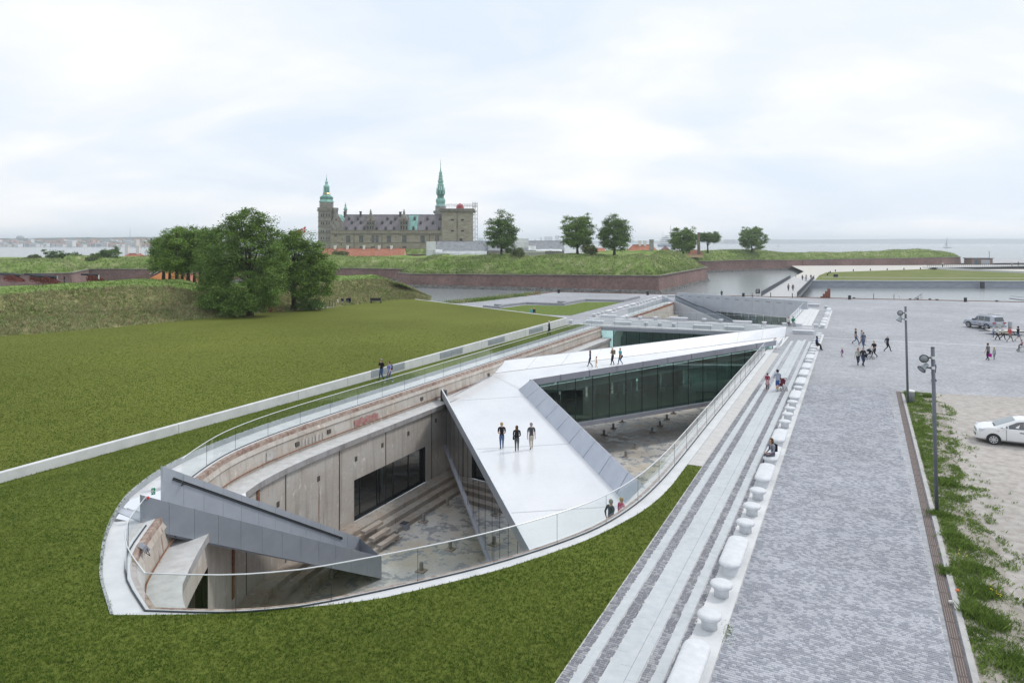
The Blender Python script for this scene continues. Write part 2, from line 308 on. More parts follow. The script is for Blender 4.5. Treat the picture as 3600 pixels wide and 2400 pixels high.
def floor_mat():
    m = bpy.data.materials.new('wet_dock_floor'); m.use_nodes = True; t = m.node_tree; b = t.nodes['Principled BSDF']; v = stmap(t)
    def noi(s, d=6, off=0.0, r=.6):
        mp = nd(t, 'ShaderNodeMapping'); mp.inputs['Location'].default_value = (off, off, 0); t.links.new(v, mp.inputs[0]); n = nd(t, 'ShaderNodeTexNoise'); n.inputs['Scale'].default_value = s; n.inputs['Detail'].default_value = d; n.inputs['Roughness'].default_value = r; t.links.new(mp.outputs[0], n.inputs['Vector']); return n.outputs[0]
    def ramp(x, lo, hi, a, c):
        r = nd(t, 'ShaderNodeValToRGB'); r.color_ramp.elements[0].position = lo; r.color_ramp.elements[1].position = hi; r.color_ramp.elements[0].color = (*a, 1); r.color_ramp.elements[1].color = (*c, 1); t.links.new(x, r.inputs[0]); return r.outputs[0]
    c = ramp(noi(.28, 8), .36, .66, (.56, .50, .41), (.63, .63, .62))
    wet = ramp(noi(.9, 11, 5, .68), .50, .545, (0, 0, 0), (1, 1, 1)); damp = ramp(noi(.12, 5, 9), .45, .6, (0, 0, 0), (1, 1, 1))
    q = nd(t, 'ShaderNodeMix', data_type='RGBA'); t.links.new(wet, q.inputs[0]); t.links.new(c, q.inputs[6]); q.inputs[7].default_value = (.38, .395, .41, 1)
    q2 = nd(t, 'ShaderNodeMix', data_type='RGBA'); t.links.new(mth(t, 'MULTIPLY', damp, .40), q2.inputs[0]); t.links.new(q.outputs[2], q2.inputs[6]); q2.inputs[7].default_value = (.17, .15, .125, 1)
    col = vmul(t, q2.outputs[2], mth(t, 'ADD', mth(t, 'MULTIPLY', noi(5, 8), .5), .75), (1, 1, 1)); t.links.new(col, b.inputs['Base Color'])
    t.links.new(mth(t, 'SUBTRACT', .62, mth(t, 'MULTIPLY', wet, .36)), b.inputs['Roughness']); MT['wet_dock_floor'] = m
    bp = nd(t, 'ShaderNodeBump'); bp.inputs['Strength'].default_value = .15; bp.inputs['Distance'].default_value = .02; t.links.new(noi(7, 6), bp.inputs['Height']); t.links.new(bp.outputs[0], b.inputs['Normal']); return m
FLOORM = floor_mat()
LAWN2 = M('upper_mown_lawn', (.100, .124, .020), (.155, .175, .036), scale=4, world=True, rough=.95, spec=.1, detail=10, lo=.3, hi=.7, bump=.7, bscale=12, bdist=.06, big=.16, bigscale=.05)
LAWN = M('mown_lawn', (.078, .110, .018), (.142, .170, .034), scale=5.5, world=True, rough=.95, spec=.1, detail=10, lo=.34, hi=.68, bump=.9, bscale=14, bdist=.07, big=.20, bigscale=.11)
BLADE = M('grass_blade', (.080, .140, .018), (.145, .20, .034), scale=.6, world=True, rough=.7, spec=.15, island=.45, trans=.3)
BLADE2 = M('weed_blade', (.11, .18, .035), (.21, .30, .07), scale=1.2, world=True, rough=.7, spec=.15, island=.4, trans=.3)
RAMP_G = M('rampart_grass', (.13, .20, .045), (.29, .32, .15), c3=(.18, .25, .075), scale=.28, world=True, rough=1, spec=.05, detail=10, lo=.36, hi=.66, bump=.7, bscale=1.5, bdist=.3)
BLADE3 = M('tall_rampart_grass', (.17, .25, .07), (.34, .36, .19), scale=.14, world=True, rough=1, spec=.05, island=.45, trans=.25)
SLOPE_G = M('dry_slope_grass', (.13, .155, .05), (.33, .30, .17), c3=(.20, .20, .085), scale=1.3, world=True, rough=1, spec=.05, detail=10, lo=.36, hi=.66, bump=1, bscale=2.2, bdist=.25, st=(1, 1, 2), big=.1, bigscale=.1)
CREST_G = M('crest_grass', (.14, .22, .06), (.22, .29, .10), scale=1.2, world=True, rough=1, spec=.05, detail=8, bump=.6, bscale=3, bdist=.08)
def brickmat(name, a, b_, mort, bw=.24, bh=.075):
    m = bpy.data.materials.new(name); m.use_nodes = True; t = m.node_tree; b = t.nodes['Principled BSDF']; b.inputs['Roughness'].default_value = .9; g = nd(t, 'ShaderNodeNewGeometry')
    s3 = nd(t, 'ShaderNodeSeparateXYZ'); t.links.new(g.outputs['Position'], s3.inputs[0]); c3 = nd(t, 'ShaderNodeCombineXYZ'); t.links.new(mth(t, 'ADD', s3.outputs[0], mth(t, 'MULTIPLY', s3.outputs[1], .6)), c3.inputs[0]); t.links.new(s3.outputs[2], c3.inputs[1])
    br = nd(t, 'ShaderNodeTexBrick'); t.links.new(c3.outputs[0], br.inputs['Vector']); br.inputs['Color1'].default_value = (*a, 1); br.inputs['Color2'].default_value = (*b_, 1); br.inputs['Mortar'].default_value = (*mort, 1)
    br.inputs['Scale'].default_value = 1; br.inputs['Mortar Size'].default_value = .01; br.inputs['Brick Width'].default_value = bw*2; br.inputs['Row Height'].default_value = bh*2
    col = br.outputs[0]
    for scl, lo, hi in ((.12, .78, 1.2), (1.3, .8, 1.25)):
        n = nd(t, 'ShaderNodeTexNoise'); n.inputs['Scale'].default_value = scl; n.inputs['Detail'].default_value = 6; t.links.new(g.outputs['Position'], n.inputs['Vector'])
        mr = nd(t, 'ShaderNodeMapRange'); mr.inputs['From Min'].default_value = .3; mr.inputs['From Max'].default_value = .7; mr.inputs['To Min'].default_value = lo; mr.inputs['To Max'].default_value = hi; t.links.new(n.outputs[0], mr.inputs[0]); col = vmul(t, col, mr.outputs[0], a)
    t.links.new(col, b.inputs['Base Color']); MT[name] = m; return m
BRICK = brickmat('red_brick', (.225, .125, .108), (.165, .105, .098), (.25, .20, .18))
STONE = M('grey_stone', (.14, .135, .13), (.30, .29, .275), scale=2.5, world=True, rough=.9, island=.3)
CASTLE = M('sandstone', (.27, .235, .19), (.40, .36, .30), c3=(.33, .295, .245), scale=.35, world=True, rough=.95, detail=12, bump=.4, bscale=2, bdist=.1, st=(1, 1, 2.5))
CASTLE_G = M('grey_carved_stone', (.20, .185, .175), (.33, .31, .295), scale=.5, world=True, rough=.95, detail=12, bump=.6, bscale=1.5, bdist=.2)
CASTLE_D = M('dark_cornice_stone', (.15, .14, .125), (.27, .25, .22), scale=.6, world=True, rough=.95, detail=10)
LEAD = M('brown_grey_lead', (.165, .150, .170), (.215, .195, .215), scale=.12, world=True, rough=.6, st=(3, 1, .3))
COPPER = M('green_copper', (.15, .35, .31), (.30, .53, .48), scale=.5, world=True, rough=.7, detail=9, st=(1, 1, .4))
COPPER_D = M('dark_copper', (.05, .13, .12), (.14, .30, .27), scale=.8, world=True, rough=.7)
TILE = M('red_roof_tiles', (.33, .125, .075), (.42, .19, .13), scale=.9, world=True, rough=.85, detail=8)
SLATE = M('grey_slate', (.20, .215, .235), (.29, .305, .325), scale=.7, world=True, rough=.8, detail=10)
TARP = M('white_tarpaulin', (.62, .64, .68), (.76, .77, .79), scale=.4, world=True, rough=.6, bump=.5, bscale=.6, bdist=.3)
SCAF = M('scaffold_steel', (.42, .44, .48), rough=.5, metal=.3)
YEL = M('yellow_plaster', (.55, .42, .24), (.60, .47, .28), scale=2, world=True, rough=.9)
OCH = M('ochre_plaster', (.42, .16, .05), (.48, .2, .07), scale=2, world=True, rough=.9)
WHT = M('white_plaster', (.74, .74, .73), rough=.85)
BLK = M('black_paint', (.02, .02, .022), rough=.5)
BARK = M('bark', (.035, .028, .022), (.08, .065, .05), scale=4, rough=.95, bump=.5)
GRAV = M('pale_gravel', (.33, .305, .28), (.45, .425, .40), scale=2.2, world=True, rough=.95, detail=12, bump=.5, bscale=35, bdist=.015, lo=.36, hi=.62, big=.06, bigscale=.12)
EARTH = M('dry_earth', (.24, .22, .19), (.37, .34, .305), scale=2.5, world=True, rough=.98, detail=10)
def watermat():
    m = bpy.data.materials.new('water'); m.use_nodes = True; t = m.node_tree; b = t.nodes['Principled BSDF']; b.inputs['Base Color'].default_value = (.20, .225, .235, 1); b.inputs['Roughness'].default_value = .22; b.inputs['IOR'].default_value = 1.33
    g = nd(t, 'ShaderNodeNewGeometry'); mp = nd(t, 'ShaderNodeMapping'); mp.inputs['Scale'].default_value = (.5, 1.1, 1); mp.inputs['Rotation'].default_value = (0, 0, R(-12)); t.links.new(g.outputs['Position'], mp.inputs[0])
    n = nd(t, 'ShaderNodeTexNoise'); n.inputs['Scale'].default_value = .9; n.inputs['Detail'].default_value = 4; n.inputs['Roughness'].default_value = .5; t.links.new(mp.outputs[0], n.inputs['Vector'])
    bp = nd(t, 'ShaderNodeBump'); bp.inputs['Strength'].default_value = .5; bp.inputs['Distance'].default_value = .07; t.links.new(n.outputs[0], bp.inputs['Height']); t.links.new(bp.outputs[0], b.inputs['Normal']); MT['water'] = m; return m
WATER = watermat()
TC = -20.05
WT = [(14.57, 0), (15.6, 2.35), (16.7, 3.95), (17.6, 4.85), (19.76, 6.6), (22.04, 8.25), (24.5, 9.65), (27.1, 10.75), (29.9, 11.33), (32.9, 11.58), (36.5, 11.66), (42, 11.66), (50, 11.66), (60, 11.66), (70, 11.66), (80, 11.66), (88, 11.66), (91.4, 11.66)]
def smoothcurve(pts, n=4):                         # Catmull-Rom through the points
    o = []
    for i in range(len(pts)-1):
        p0 = np.array(pts[max(i-1, 0)], float); p1 = np.array(pts[i], float); p2 = np.array(pts[i+1], float); p3 = np.array(pts[min(i+2, len(pts)-1)], float)
        for k in range(n):
            t = k/n; o.append(.5*((2*p1)+(-p0+p2)*t+(2*p0-5*p1+4*p2-p3)*t*t+(-p0+3*p1-3*p2+p3)*t**3))
    o.append(np.array(pts[-1], float)); return np.array(o)
HC = smoothcurve([(a, b) for a, b in WT], 3)       # (s, half width) of the railing line
def off(n):                                        # inward offset, n metres; outward negative. same number of points
    d = np.gradient(HC, axis=0); ln = np.hypot(d[:, 0], d[:, 1])[:, None]; d = d/ln
    nn = np.stack([d[:, 1], -d[:, 0]], 1)          # inward: towards +s and smaller half width
    q = HC+nn*n
    if n >= 0:
        bad = q[:, 1] < 0
        if bad.any():
            k = int(np.argmax(~bad)); a = q[k-1]; b = q[k]; f = a[1]/(a[1]-b[1]); x = a+(b-a)*f; q[:k] = x; q[:k, 1] = 0
    else: q[0] = (q[0][0]+n*.0, 0)
    q[-1, 0] = HC[-1, 0]
    return q
OFF = {}
def side(n, sgn, z, i0=0, i1=None):                # one side of the dock as world points
    if n not in OFF: OFF[n] = off(n)
    return [D(a, TC+sgn*b, z) for a, b in OFF[n][i0:i1]]
LFT, RGT = -1, 1
def ringstrip(mb, n0, z0, n1, z1, sgn, i0=0, i1=None):
    a = side(n0, sgn, z0, i0, i1); b = side(n1, sgn, z1, i0, i1)
    mb.grid([a, b] if sgn < 0 else [b, a])
wat = ground('water', [(-15000, 134), (15, 134), (15, 152), (50, 152), (56, 131), (86, 131), (86, 96), (15000, 96), (15000, 26000), (-15000, 26000)], WATER, zf=lambda x, y: -1.6)
cpl = smoothcurve([(14.0, -20.73), (15.36, -23.32), (16.31, -24.74), (17.16, -25.9), (18.06, -27.0), (19.74, -28.7), (21.32, -29.9), (24, -31.3), (27, -32.2), (31, -32.8), (36, -33.0), (50, -33.0), (70, -33.0), (91.4, -33.0)], 3)
cpr = smoothcurve([(14.0, -20.73), (14.88, -19.01), (15.98, -17.1), (18.06, -14.35), (19.5, -13.1), (21.77, -11.45), (23.62, -10.4), (25.78, -9.35), (28.79, -8.4), (31.1, -8.0), (33.3, -7.86), (36.7, -7.85), (60, -7.85), (78, -7.85), (91.4, -7.85)], 3)
def toxy(a): return [D(p[0], p[1])[:2] for p in a]
def uph(s, t): return .26*min(1, max(0, (-t-24.5)/6))
cop = empty('dock_coping', D(14, -20.7)); cop['kind'] = 'structure'
for sgn, cu in ((LFT, cpl), (RGT, cpr)):
    m = MB(); gl = OFF.setdefault(0, off(0)); ins = off(.14)
    def resample(c, k):
        d = np.r_[0, np.cumsum(np.hypot(*np.diff(c, axis=0).T))]; x = np.linspace(0, d[-1], k); return np.stack([np.interp(x, d, c[:, i]) for i in (0, 1)], 1)
    g2 = np.array([(a, TC+sgn*b) for a, b in ins]); d1 = resample(cu, 90)
    da = np.r_[0, np.cumsum(np.hypot(*np.diff(g2, axis=0).T))]; g3 = np.stack([np.interp(np.linspace(0, da[-1], 90), da, g2[:, i]) for i in (0, 1)], 1)
    a = [D(p[0], p[1], .004) for p in d1]; b = [D(p[0], p[1], .004) for p in g3]; c = [p-Vector((0, 0, .30)) for p in b]
    rows = [a, b, c] if sgn < 0 else [c, b, a]; m.grid(rows)
    o = m.build('coping_slab', COPE, cop)
m = MB(); a = [D(p[0], p[1], -.05) for p in cpl]; b = [D(p[0], p[1], uph(*p)+.03) for p in cpl]; c = [D(p[0]-.05, p[1]-.10, uph(*p)+.03) for p in cpl]
m.grid([c, b, a]); o = m.build('lawn_edging', M('edging_steel', (.33, .35, .37), (.40, .42, .44), scale=2, rough=.6), cop)
dock = empty('dry_dock', D(50, TC, -8), label='sunken ship-shaped concrete dry dock with stained walls, ledge and steps', cat='dry dock')
ZL, ZW, ZS = -1.5, -7.05, (-7.05, -7.37, -7.70)
ZF = -8.0
for sgn in (LFT, RGT):
    m = MB(); ringstrip(m, .14, -.02, .34, -.04, sgn); ringstrip(m, .34, -.04, .38, -.26, sgn); o = m.build('wall_crown', M('stained_brick_crown', (.22, .135, .11), (.42, .35, .30), scale=3, world=True, rough=.95, bump=.5, bscale=12), dock)
    m = MB(); ringstrip(m, .36, -.22, .50, -.50, sgn); ringstrip(m, .50, -.50, .42, -.58, sgn); ringstrip(m, .42, -.58, .55, ZL, sgn); m.build('upper_wall', CONCU, dock)
    m = MB(); p = side(.62, sgn, ZL+.24); m.tube(p, .035, 6); m.build('rusty_pipe', RUST, dock)
    m = MB(); ringstrip(m, .53, ZL, 1.86, ZL+.01, sgn); m.build('ledge', LEDGE, dock)
    m = MB(); ringstrip(m, 1.86, ZL+.01, 1.88, ZL-.33, sgn); ringstrip(m, 1.88, ZL-.33, 1.70, ZL-.40, sgn); m.build('ledge_edge', concrete_mat('ledge_edge_concrete', (.36, .36, .37), (.13, .125, .125), (.30, .28, .27), boards=False, streak=.7) if 'ledge_edge_concrete' not in MT else MT['ledge_edge_concrete'], dock)
    for k, (n0, n1, z) in enumerate(((1.70, 2.78, ZS[0]), (2.78, 3.35, ZS[1]), (3.35, 4.05, ZS[2]))):
        m = MB(); ringstrip(m, n0, z, n1, z, sgn); zn = (ZS+(ZF-.05,))[k+1]; ringstrip(m, n1, z, n1, zn, sgn); m.build('step', CONCS, dock)
WIN = {LFT: [(37.1, 45.7, -4.28), (17.6, 22.4, -3.2), (63.0, 71.0, -4.3)], RGT: [(52, 60, -4.3), (72, 80, -4.3)]}
def wallpt(n, sgn, s, z):
    q = OFF.setdefault(n, off(n)); return D(s, TC+sgn*float(np.interp(s, q[:, 0], q[:, 1])), z)
for sgn in (LFT, RGT):
    q = OFF.setdefault(1.70, off(1.70)); m = MB(); cuts = sorted(set([float(x) for x in q[:, 0]]+[v for w_ in WIN[sgn] for v in w_[:2]]))
    wn = WIN[sgn]
    for a, b in zip(cuts[:-1], cuts[1:]):
        if b-a < 1e-4: continue
        mid = (a+b)/2; top = ZL-.38
        hit = [w_ for w_ in wn if w_[0]-1e-6 <= mid <= w_[1]+1e-6]
        lo = hit[0][2] if hit else ZW
        for z0, z1 in ((lo, top),):
            pts = [wallpt(1.7, sgn, a, z0), wallpt(1.7, sgn, b, z0), wallpt(1.7, sgn, b, z1), wallpt(1.7, sgn, a, z1)]
            m.poly(pts if sgn < 0 else pts[::-1])
    m.build('lower_wall', CONC, dock)
    for (a, b, zt) in wn:                           # reveals, glazing and the room behind
        wnd = empty('window', (0, 0, 0)); wnd.parent = dock
        r = MB(); k = 6; ss = [a+(b-a)*i/k for i in range(k+1)]
        f0 = [wallpt(1.7, sgn, s_, zt) for s_ in ss]; f1 = [wallpt(1.35, sgn, s_, zt) for s_ in ss]; r.grid([f0, f1])
        f0 = [wallpt(1.7, sgn, s_, ZW+.02) for s_ in ss]; f1 = [wallpt(1.35, sgn, s_, ZW+.02) for s_ in ss]; r.grid([f0, f1])
        for e in (a, b): r.poly([wallpt(1.7, sgn, e, ZW), wallpt(1.35, sgn, e, ZW), wallpt(1.35, sgn, e, zt), wallpt(1.7, sgn, e, zt)])
        r.build('reveal', DARK, wnd)
        nb = 5 if b-a > 6 else 3; es = [a, a+.11*(b-a)*1.0]+[a+(b-a)*(.11+.89*(i+1)/(nb-1)) for i in range(nb-1)] if b-a > 6 else [a+(b-a)*i/nb for i in range(nb+1)]
        fr = MB()
        for e in es: fr.beam(wallpt(1.42, sgn, e, ZW), wallpt(1.42, sgn, e, zt), .07, .07, up=V+(0,))
        for z in (ZW+.05, zt-.05):
            for e0, e1 in zip(es[:-1], es[1:]): fr.beam(wallpt(1.42, sgn, e0, z), wallpt(1.42, sgn, e1, z), .08, .10)
        fr.build('frame', DARK, wnd)
        for e0, e1 in zip(es[:-1], es[1:]):
            g = MB(); g.poly([wallpt(1.42, sgn, e0, ZW), wallpt(1.42, sgn, e1, ZW), wallpt(1.42, sgn, e1, zt), wallpt(1.42, sgn, e0, zt)]); g.build('pane', G_WIN, wnd)
        rm = MB(); A = [wallpt(1.3, sgn, a-.5, ZW-.03), wallpt(1.3, sgn, b+.5, ZW-.03)]; dd = D(0, sgn*7.0)-D(0, 0)
        B = [A[1]+dd, A[0]+dd]; pl = A+B; up = Vector((0, 0, zt-ZW+.3))
        rm.poly(pl); rm.poly([p+up for p in pl]); rm.poly([pl[2], pl[3], pl[3]+up, pl[2]+up]); rm.poly([pl[1], pl[2], pl[2]+up, pl[1]+up]); rm.poly([pl[3], pl[0], pl[0]+up, pl[3]+up])
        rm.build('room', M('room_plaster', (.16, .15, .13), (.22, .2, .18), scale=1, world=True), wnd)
        cl = MB(); cpt = wallpt(1.3, sgn, a+(b-a)*.62, ZW)+D(0, sgn*1.4)-D(0, 0); cl.tube([cpt, cpt+up], .16, 12); cl.build('column', M('pale_green_column', (.42, .52, .47)), wnd)
def wallbox(mb, sgn, s, ds, z0, z1, n0, n1):
    a = [wallpt(n0, sgn, s-ds, z0), wallpt(n0, sgn, s+ds, z0), wallpt(n1, sgn, s+ds, z0), wallpt(n1, sgn, s-ds, z0)]; u = Vector((0, 0, z1-z0))
    mb.add(a+[p+u for p in a], [(0, 1, 2, 3), (4, 7, 6, 5), (0, 4, 5, 1), (1, 5, 6, 2), (2, 6, 7, 3), (3, 7, 4, 0)])
for s_ in (26.9, 30.6, 35.6, 40.6, 46.6, 55.2, 61.5, 68, 76, 84):
    m = MB(); wallbox(m, LFT, s_, .035, ZW, ZL-.4, 1.69, 1.712); m.build('wall_joint', DARK, dock)
for s_, zz0, zz1 in ((25.4, -6.4, -1.9), (28.05, -3.6, -1.95)):
    m = MB(); wallbox(m, LFT, s_, .12, zz0, zz1, 1.69, 1.76); m.build('rusty_channel', RUST, dock)
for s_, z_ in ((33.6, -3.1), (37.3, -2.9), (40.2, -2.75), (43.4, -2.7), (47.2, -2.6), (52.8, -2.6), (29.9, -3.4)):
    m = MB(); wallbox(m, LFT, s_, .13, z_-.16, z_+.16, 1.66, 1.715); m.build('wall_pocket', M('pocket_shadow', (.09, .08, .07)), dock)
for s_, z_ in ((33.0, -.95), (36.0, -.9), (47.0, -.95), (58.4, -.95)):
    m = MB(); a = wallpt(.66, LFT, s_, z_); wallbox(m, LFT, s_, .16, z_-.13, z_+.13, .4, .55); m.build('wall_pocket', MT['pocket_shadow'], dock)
mk = MB(); 
for i in range(9):
    s0 = 38.6+i*.30; q0 = .70+.0*i
    mk.mi = 0; z0 = -1.15+random.uniform(-.1, .1); mk.poly([wallpt(.555, LFT, s0, z0), wallpt(.555, LFT, s0+.30, z0), wallpt(.505, LFT, s0+.30, z0+.42), wallpt(.505, LFT, s0, z0+.42)])
mk.mi = 1
for i in range(7):
    s0 = 33.4+i*.32; mk.poly([wallpt(.555, LFT, s0, -1.2), wallpt(.555, LFT, s0+.12, -1.2), wallpt(.495, LFT, s0+.2, -.8), wallpt(.495, LFT, s0+.08, -.8)])
mk.mi = 2; mk.poly([wallpt(.56, LFT, 30.2, -1.2), wallpt(.56, LFT, 31.0, -1.25), wallpt(.495, LFT, 31.1, -.75), wallpt(.495, LFT, 30.3, -.7)])
mk.build('faded_paint_marks', [M('faded_red_paint', (.33, .12, .11), (.36, .25, .23), scale=3, world=True, rough=.9), M('old_white_paint', (.50, .50, .49), (.36, .33, .3), scale=4, world=True), MT['old_white_paint']], dock)
for (X, Y, z_) in ((725, 475, ZS[0]), (790, 532, ZS[1]), (857, 588, ZS[2])):
    p = P(1000+X/2.352, 1650+(Y+14)/2.352, z_); m = MB(); m.box(-.19, -.95, 0, .19, .95, .20); o = m.build('step_block', CONCS, dock, loc=p, rz=-AX)
for s_, n_, z_ in ((24.2, 2.3, ZS[0]), (24.6, 3.05, ZS[1]), (25.0, 3.7, ZS[2]), (22.6, 3.2, ZS[1])):
    m = MB(); m.box(-.19, -.8, 0, .19, .8, .20); o = m.build('step_block', CONCS, dock, loc=wallpt(n_, LFT, s_, z_), rz=-AX-R(18))
fl = [D(a, TC-b)[:2] for a, b in OFF[4.05]]; fr_ = [D(a, TC+b)[:2] for a, b in OFF[4.05][::-1]]
k0 = int(np.argmax(OFF[4.05][:, 1] > .05))
fl2 = [D(a, TC-b)[:2] for a, b in OFF[4.05][k0:]]+[D(142, TC-7.6)[:2], D(142, TC+7.6)[:2]]+[D(a, TC+b)[:2] for a, b in OFF[4.05][k0:][::-1]]
ground('dock_floor', fl2, FLOORM, zf=lambda x, y: ZF, step=3.0)
stub = None
FLP = [(1000+X/2.352, 1650+Y/2.352) for X, Y in ((928, 572), (1148, 432), (1347, 302), (1132, 838), (1370, 660), (390, 908), (220, 1012), (1690, 370))]+[(1860+X/3.675, 1320+Y/3.675) for X, Y in ((1088, 683), (1203, 598), (968, 770), (1866, 492), (1780, 568), (1690, 650), (1590, 740))]+[(1400+X/1.7425, 1100+Y/1.7425) for X, Y in ((1394, 880), (1450, 830), (1686, 615), (1645, 650))]
FW = ['below the grey stair fin', 'at the foot of the steps', 'by the steps close to the bridge', 'nearest the front railing', 'mid floor in the wet patch', 'beneath the stair fin beside the steps', 'nearest the dock bow', 'behind the bridge glass', 'second in the row nearest the far glass wall', 'third in the row nearest the far glass wall', 'foremost in the row nearest the far glass wall', 'farthest in the middle row under the glazed bridge', 'second farthest in the middle row under the glazed bridge', 'third farthest in the middle row under the glazed bridge', 'fourth farthest in the middle row by the stain', 'foremost on the dark stain near the railing', 'second on the dark stain near the railing', 'farthest right below the glazed bridge', 'second right below the glazed bridge']
for i, (px, py) in enumerate(FLP):
    p = P(px, py, ZF); r = empty('keel_stub', p, -AX, ('low concrete stub on base plate, '+FW[i]), 'floor stub', 'stubs on the dock floor')
    if stub is None:
        m = MB(); m.box(-.28, -.28, 0, .28, .28, .06); pl = m.build('base_plate', CONCS, r); m = MB(); m.lathe([(.12, .06), (.115, .52), (.09, .55)], 12); po = m.build('stub_post', M('stub_concrete', (.30, .30, .29), (.22, .2, .18), scale=5), r); stub = (pl, po)
    else: share(stub[0], 'base_plate', r); share(stub[1], 'stub_post', r)
p = P(1000+993/2.352, 1650+492/2.352, ZF); bx = empty('pump_box', p, -AX, 'small grey electric box on the dock floor beside the steps', 'box')
m = MB(); m.box(-.3, -.22, .0, .3, .22, .42); bevel(m.build('housing', ALU, bx)); m = MB(); m.box(-.24, -.225, .42, .24, .225, .46); m.build('lid', STEELD, bx)
def zlawn(x, y):
    s, t = ST((x, y)); return uph(s, t)*min(1.0, max(0.0, (t+36.4)/2.6))+(.02 if t < -24 else 0)
WT0 = lambda s: -36.15-.0105*(91-s)                 # white retaining wall line
outer = [D(-12, -7.1)[:2], D(36.7, -7.1)[:2], D(36.7, -7.84)[:2]]+toxy(cpr[:-7][::-1])[0:]
outer = [D(-12, -7.1)[:2], D(36.7, -7.1)[:2]]+[D(p[0], p[1])[:2] for p in cpr[::-1] if p[0] <= 36.71]+[D(p[0], p[1])[:2] for p in cpl[1:]]+[D(91.4, WT0(91.4))[:2], D(60, WT0(60))[:2], D(20, WT0(20))[:2], D(-12, WT0(-12))[:2]]
ground('lawn', outer, LAWN, zf=zlawn, step=2.0)
def zup(x, y): return min(1.05, .46+max(0, (y-33.7))*.0085)
EB = [(-140, 30), (-80, 62)]+[tuple(P(px, py, .9)[:2]) for px, py in ((-300, 1205), (0, 1181), (300, 1160), (600, 1133), (900, 1106), (1176, 1083), (1380, 1057), (1457, 1053.5))]
wl = [D(s_, WT0(s_)-.28)[:2] for s_ in (-12, 20, 60, 91.0)]
ground('upper_lawn', wl+EB[::-1], LAWN2, zf=zup, step=4.0)
pitL, pitR = D(130, -31.7), D(130, -7.9)
far_hole = [D(105.3, -31.7)[:2], D(104.6, -8.4)[:2], D(131.0, -8.4)[:2], D(131.2, -7.6)[:2], D(141.7, -32.4)[:2], D(137.4, -33.2)[:2], D(134.4, -31.7)[:2]]
gx = lambda s, t: D(s, t)[:2]
plaza_outer = [gx(-12, -7.1), gx(36.7, -7.1), gx(36.7, -7.85), gx(94.2, -7.85), gx(94.2, -8.3), gx(91.4, -31.7), gx(91.4, -33), gx(91.4, WT0(91.4)-.2), (-18.6, 129.6), (-17.5, 133), (-10.5, 132.5), (-5.6, 137), (3, 151), (9.8, 162.6), (31.9, 156), (65, 145), (99.5, 135), (320, 70), (320, -60), gx(-30, 60), gx(-12, 12)]
ground('plaza', plaza_outer, COB, holes=[far_hole], zf=lambda x, y: 0.0)
qe = [(-17.5, 133), (-10.5, 132.5), (-5.6, 137), (3, 151), (9.8, 162.6), (31.9, 156), (65, 145), (99.5, 135), (320, 70)]
m = MB(); m.grid([[(x, y, .0) for x, y in qe], [(x, y, -2.2) for x, y in qe]]); tag(m.build('quay_wall', STONE), kind='structure')
m = MB()
for a, b in zip(qe[3:-1], qe[4:]): m.beam((a[0], a[1], .05), (b[0], b[1], .05), .3, .12)
tag(m.build('quay_capping', RUST), kind='structure')
MO = [(-18.6, 129.6), (-17.5, 133), (-10.5, 132.5), (-5.6, 137), (3, 151), (7, 160), (2, 162), (-4, 152), (-12, 141), (-19, 137)]
ground('moat_bank', MO, CREST_G, zf=lambda x, y: -.05-1.7*max(0, min(1, ((y-133)*.35-(x+10)*.5)/4.0)), step=1.5)
KT = lambda s: 2.35+(s-18)*.0107
gk = [gx(s_, KT(s_)+.62) for s_ in (-10, 10, 30, 50, 61.6)]
ground('gravel_lot', gk+[gx(61.8, 3.4), gx(63.6, 11.4), gx(66, 22), gx(66, 80), gx(-10, 90)], GRAV, zf=lambda x, y: .035+.025*noise.noise(Vector((x*.3, y*.3, 0))), step=2.0)
vg = [gx(s_, KT(s_)+.55) for s_ in (-10, 10, 30, 50, 61.6)]+[gx(s_, KT(s_)+a_) for s_, a_ in ((62.0, 2.4), (58, 2.7), (50, 2.5), (44, 2.2), (40, 2.3), (36, 2.0), (32, 2.4), (28, 2.1), (24, 2.6), (20, 2.3), (12, 2.6), (-10, 2.6))]
ground('verge', vg, EARTH, zf=lambda x, y: .06+.06*noise.noise(Vector((x*.8, y*.8, 3))), step=1.0)
kb = empty('kerb', gx(40, KT(40)) + (0,)); kb['kind'] = 'structure'
m = MB(); kq = [gx(s_, KT(s_)+.47) for s_ in (-10, 10, 30, 50, 61.8)]
for a, b in zip(kq[:-1], kq[1:]): m.beam((*a, .04), (*b, .04), .17, .14)
a, b = gx(61.8, KT(61.8)+.45), gx(62.0, KT(61.8)+2.4); m.beam((*a, .04), (*b, .04), .17, .14)
m.build('kerb_stone', M('kerb_granite', (.36, .36, .355), (.46, .455, .45), scale=2, world=True, rough=.8)).parent = kb; bpy.data.objects['kerb_stone'].location = -kb.location
m = MB(); kq = [gx(s_, KT(s_)+.20) for s_ in (-10, 10, 30, 50, 61.8)]
for a, b in zip(kq[:-1], kq[1:]): m.beam((*a, .012), (*b, .012), .27, .03)
o = m.build('drain_grate', M('brown_drain_grate', (.15, .12, .11), (.10, .08, .075), scale=14, world=True, rough=.8)); o.parent = kb; o.location = -kb.location
m = MB(); s_ = 12.0
while s_ < 61.7:
    for dt in (.10, .16, .22, .28): 
        p = gx(s_, KT(s_)+dt-.0); m.beam((*p, .032), (*gx(s_+.9, KT(s_+.9)+dt), .032), .022, .012)
    s_ += 1.0
o = m.build('grate_bar', M('grate_metal', (.22, .18, .165), rough=.6)); o.parent = kb; o.location = -kb.location
pv = empty('promenade', D(50, -5)); pv['kind'] = 'structure'
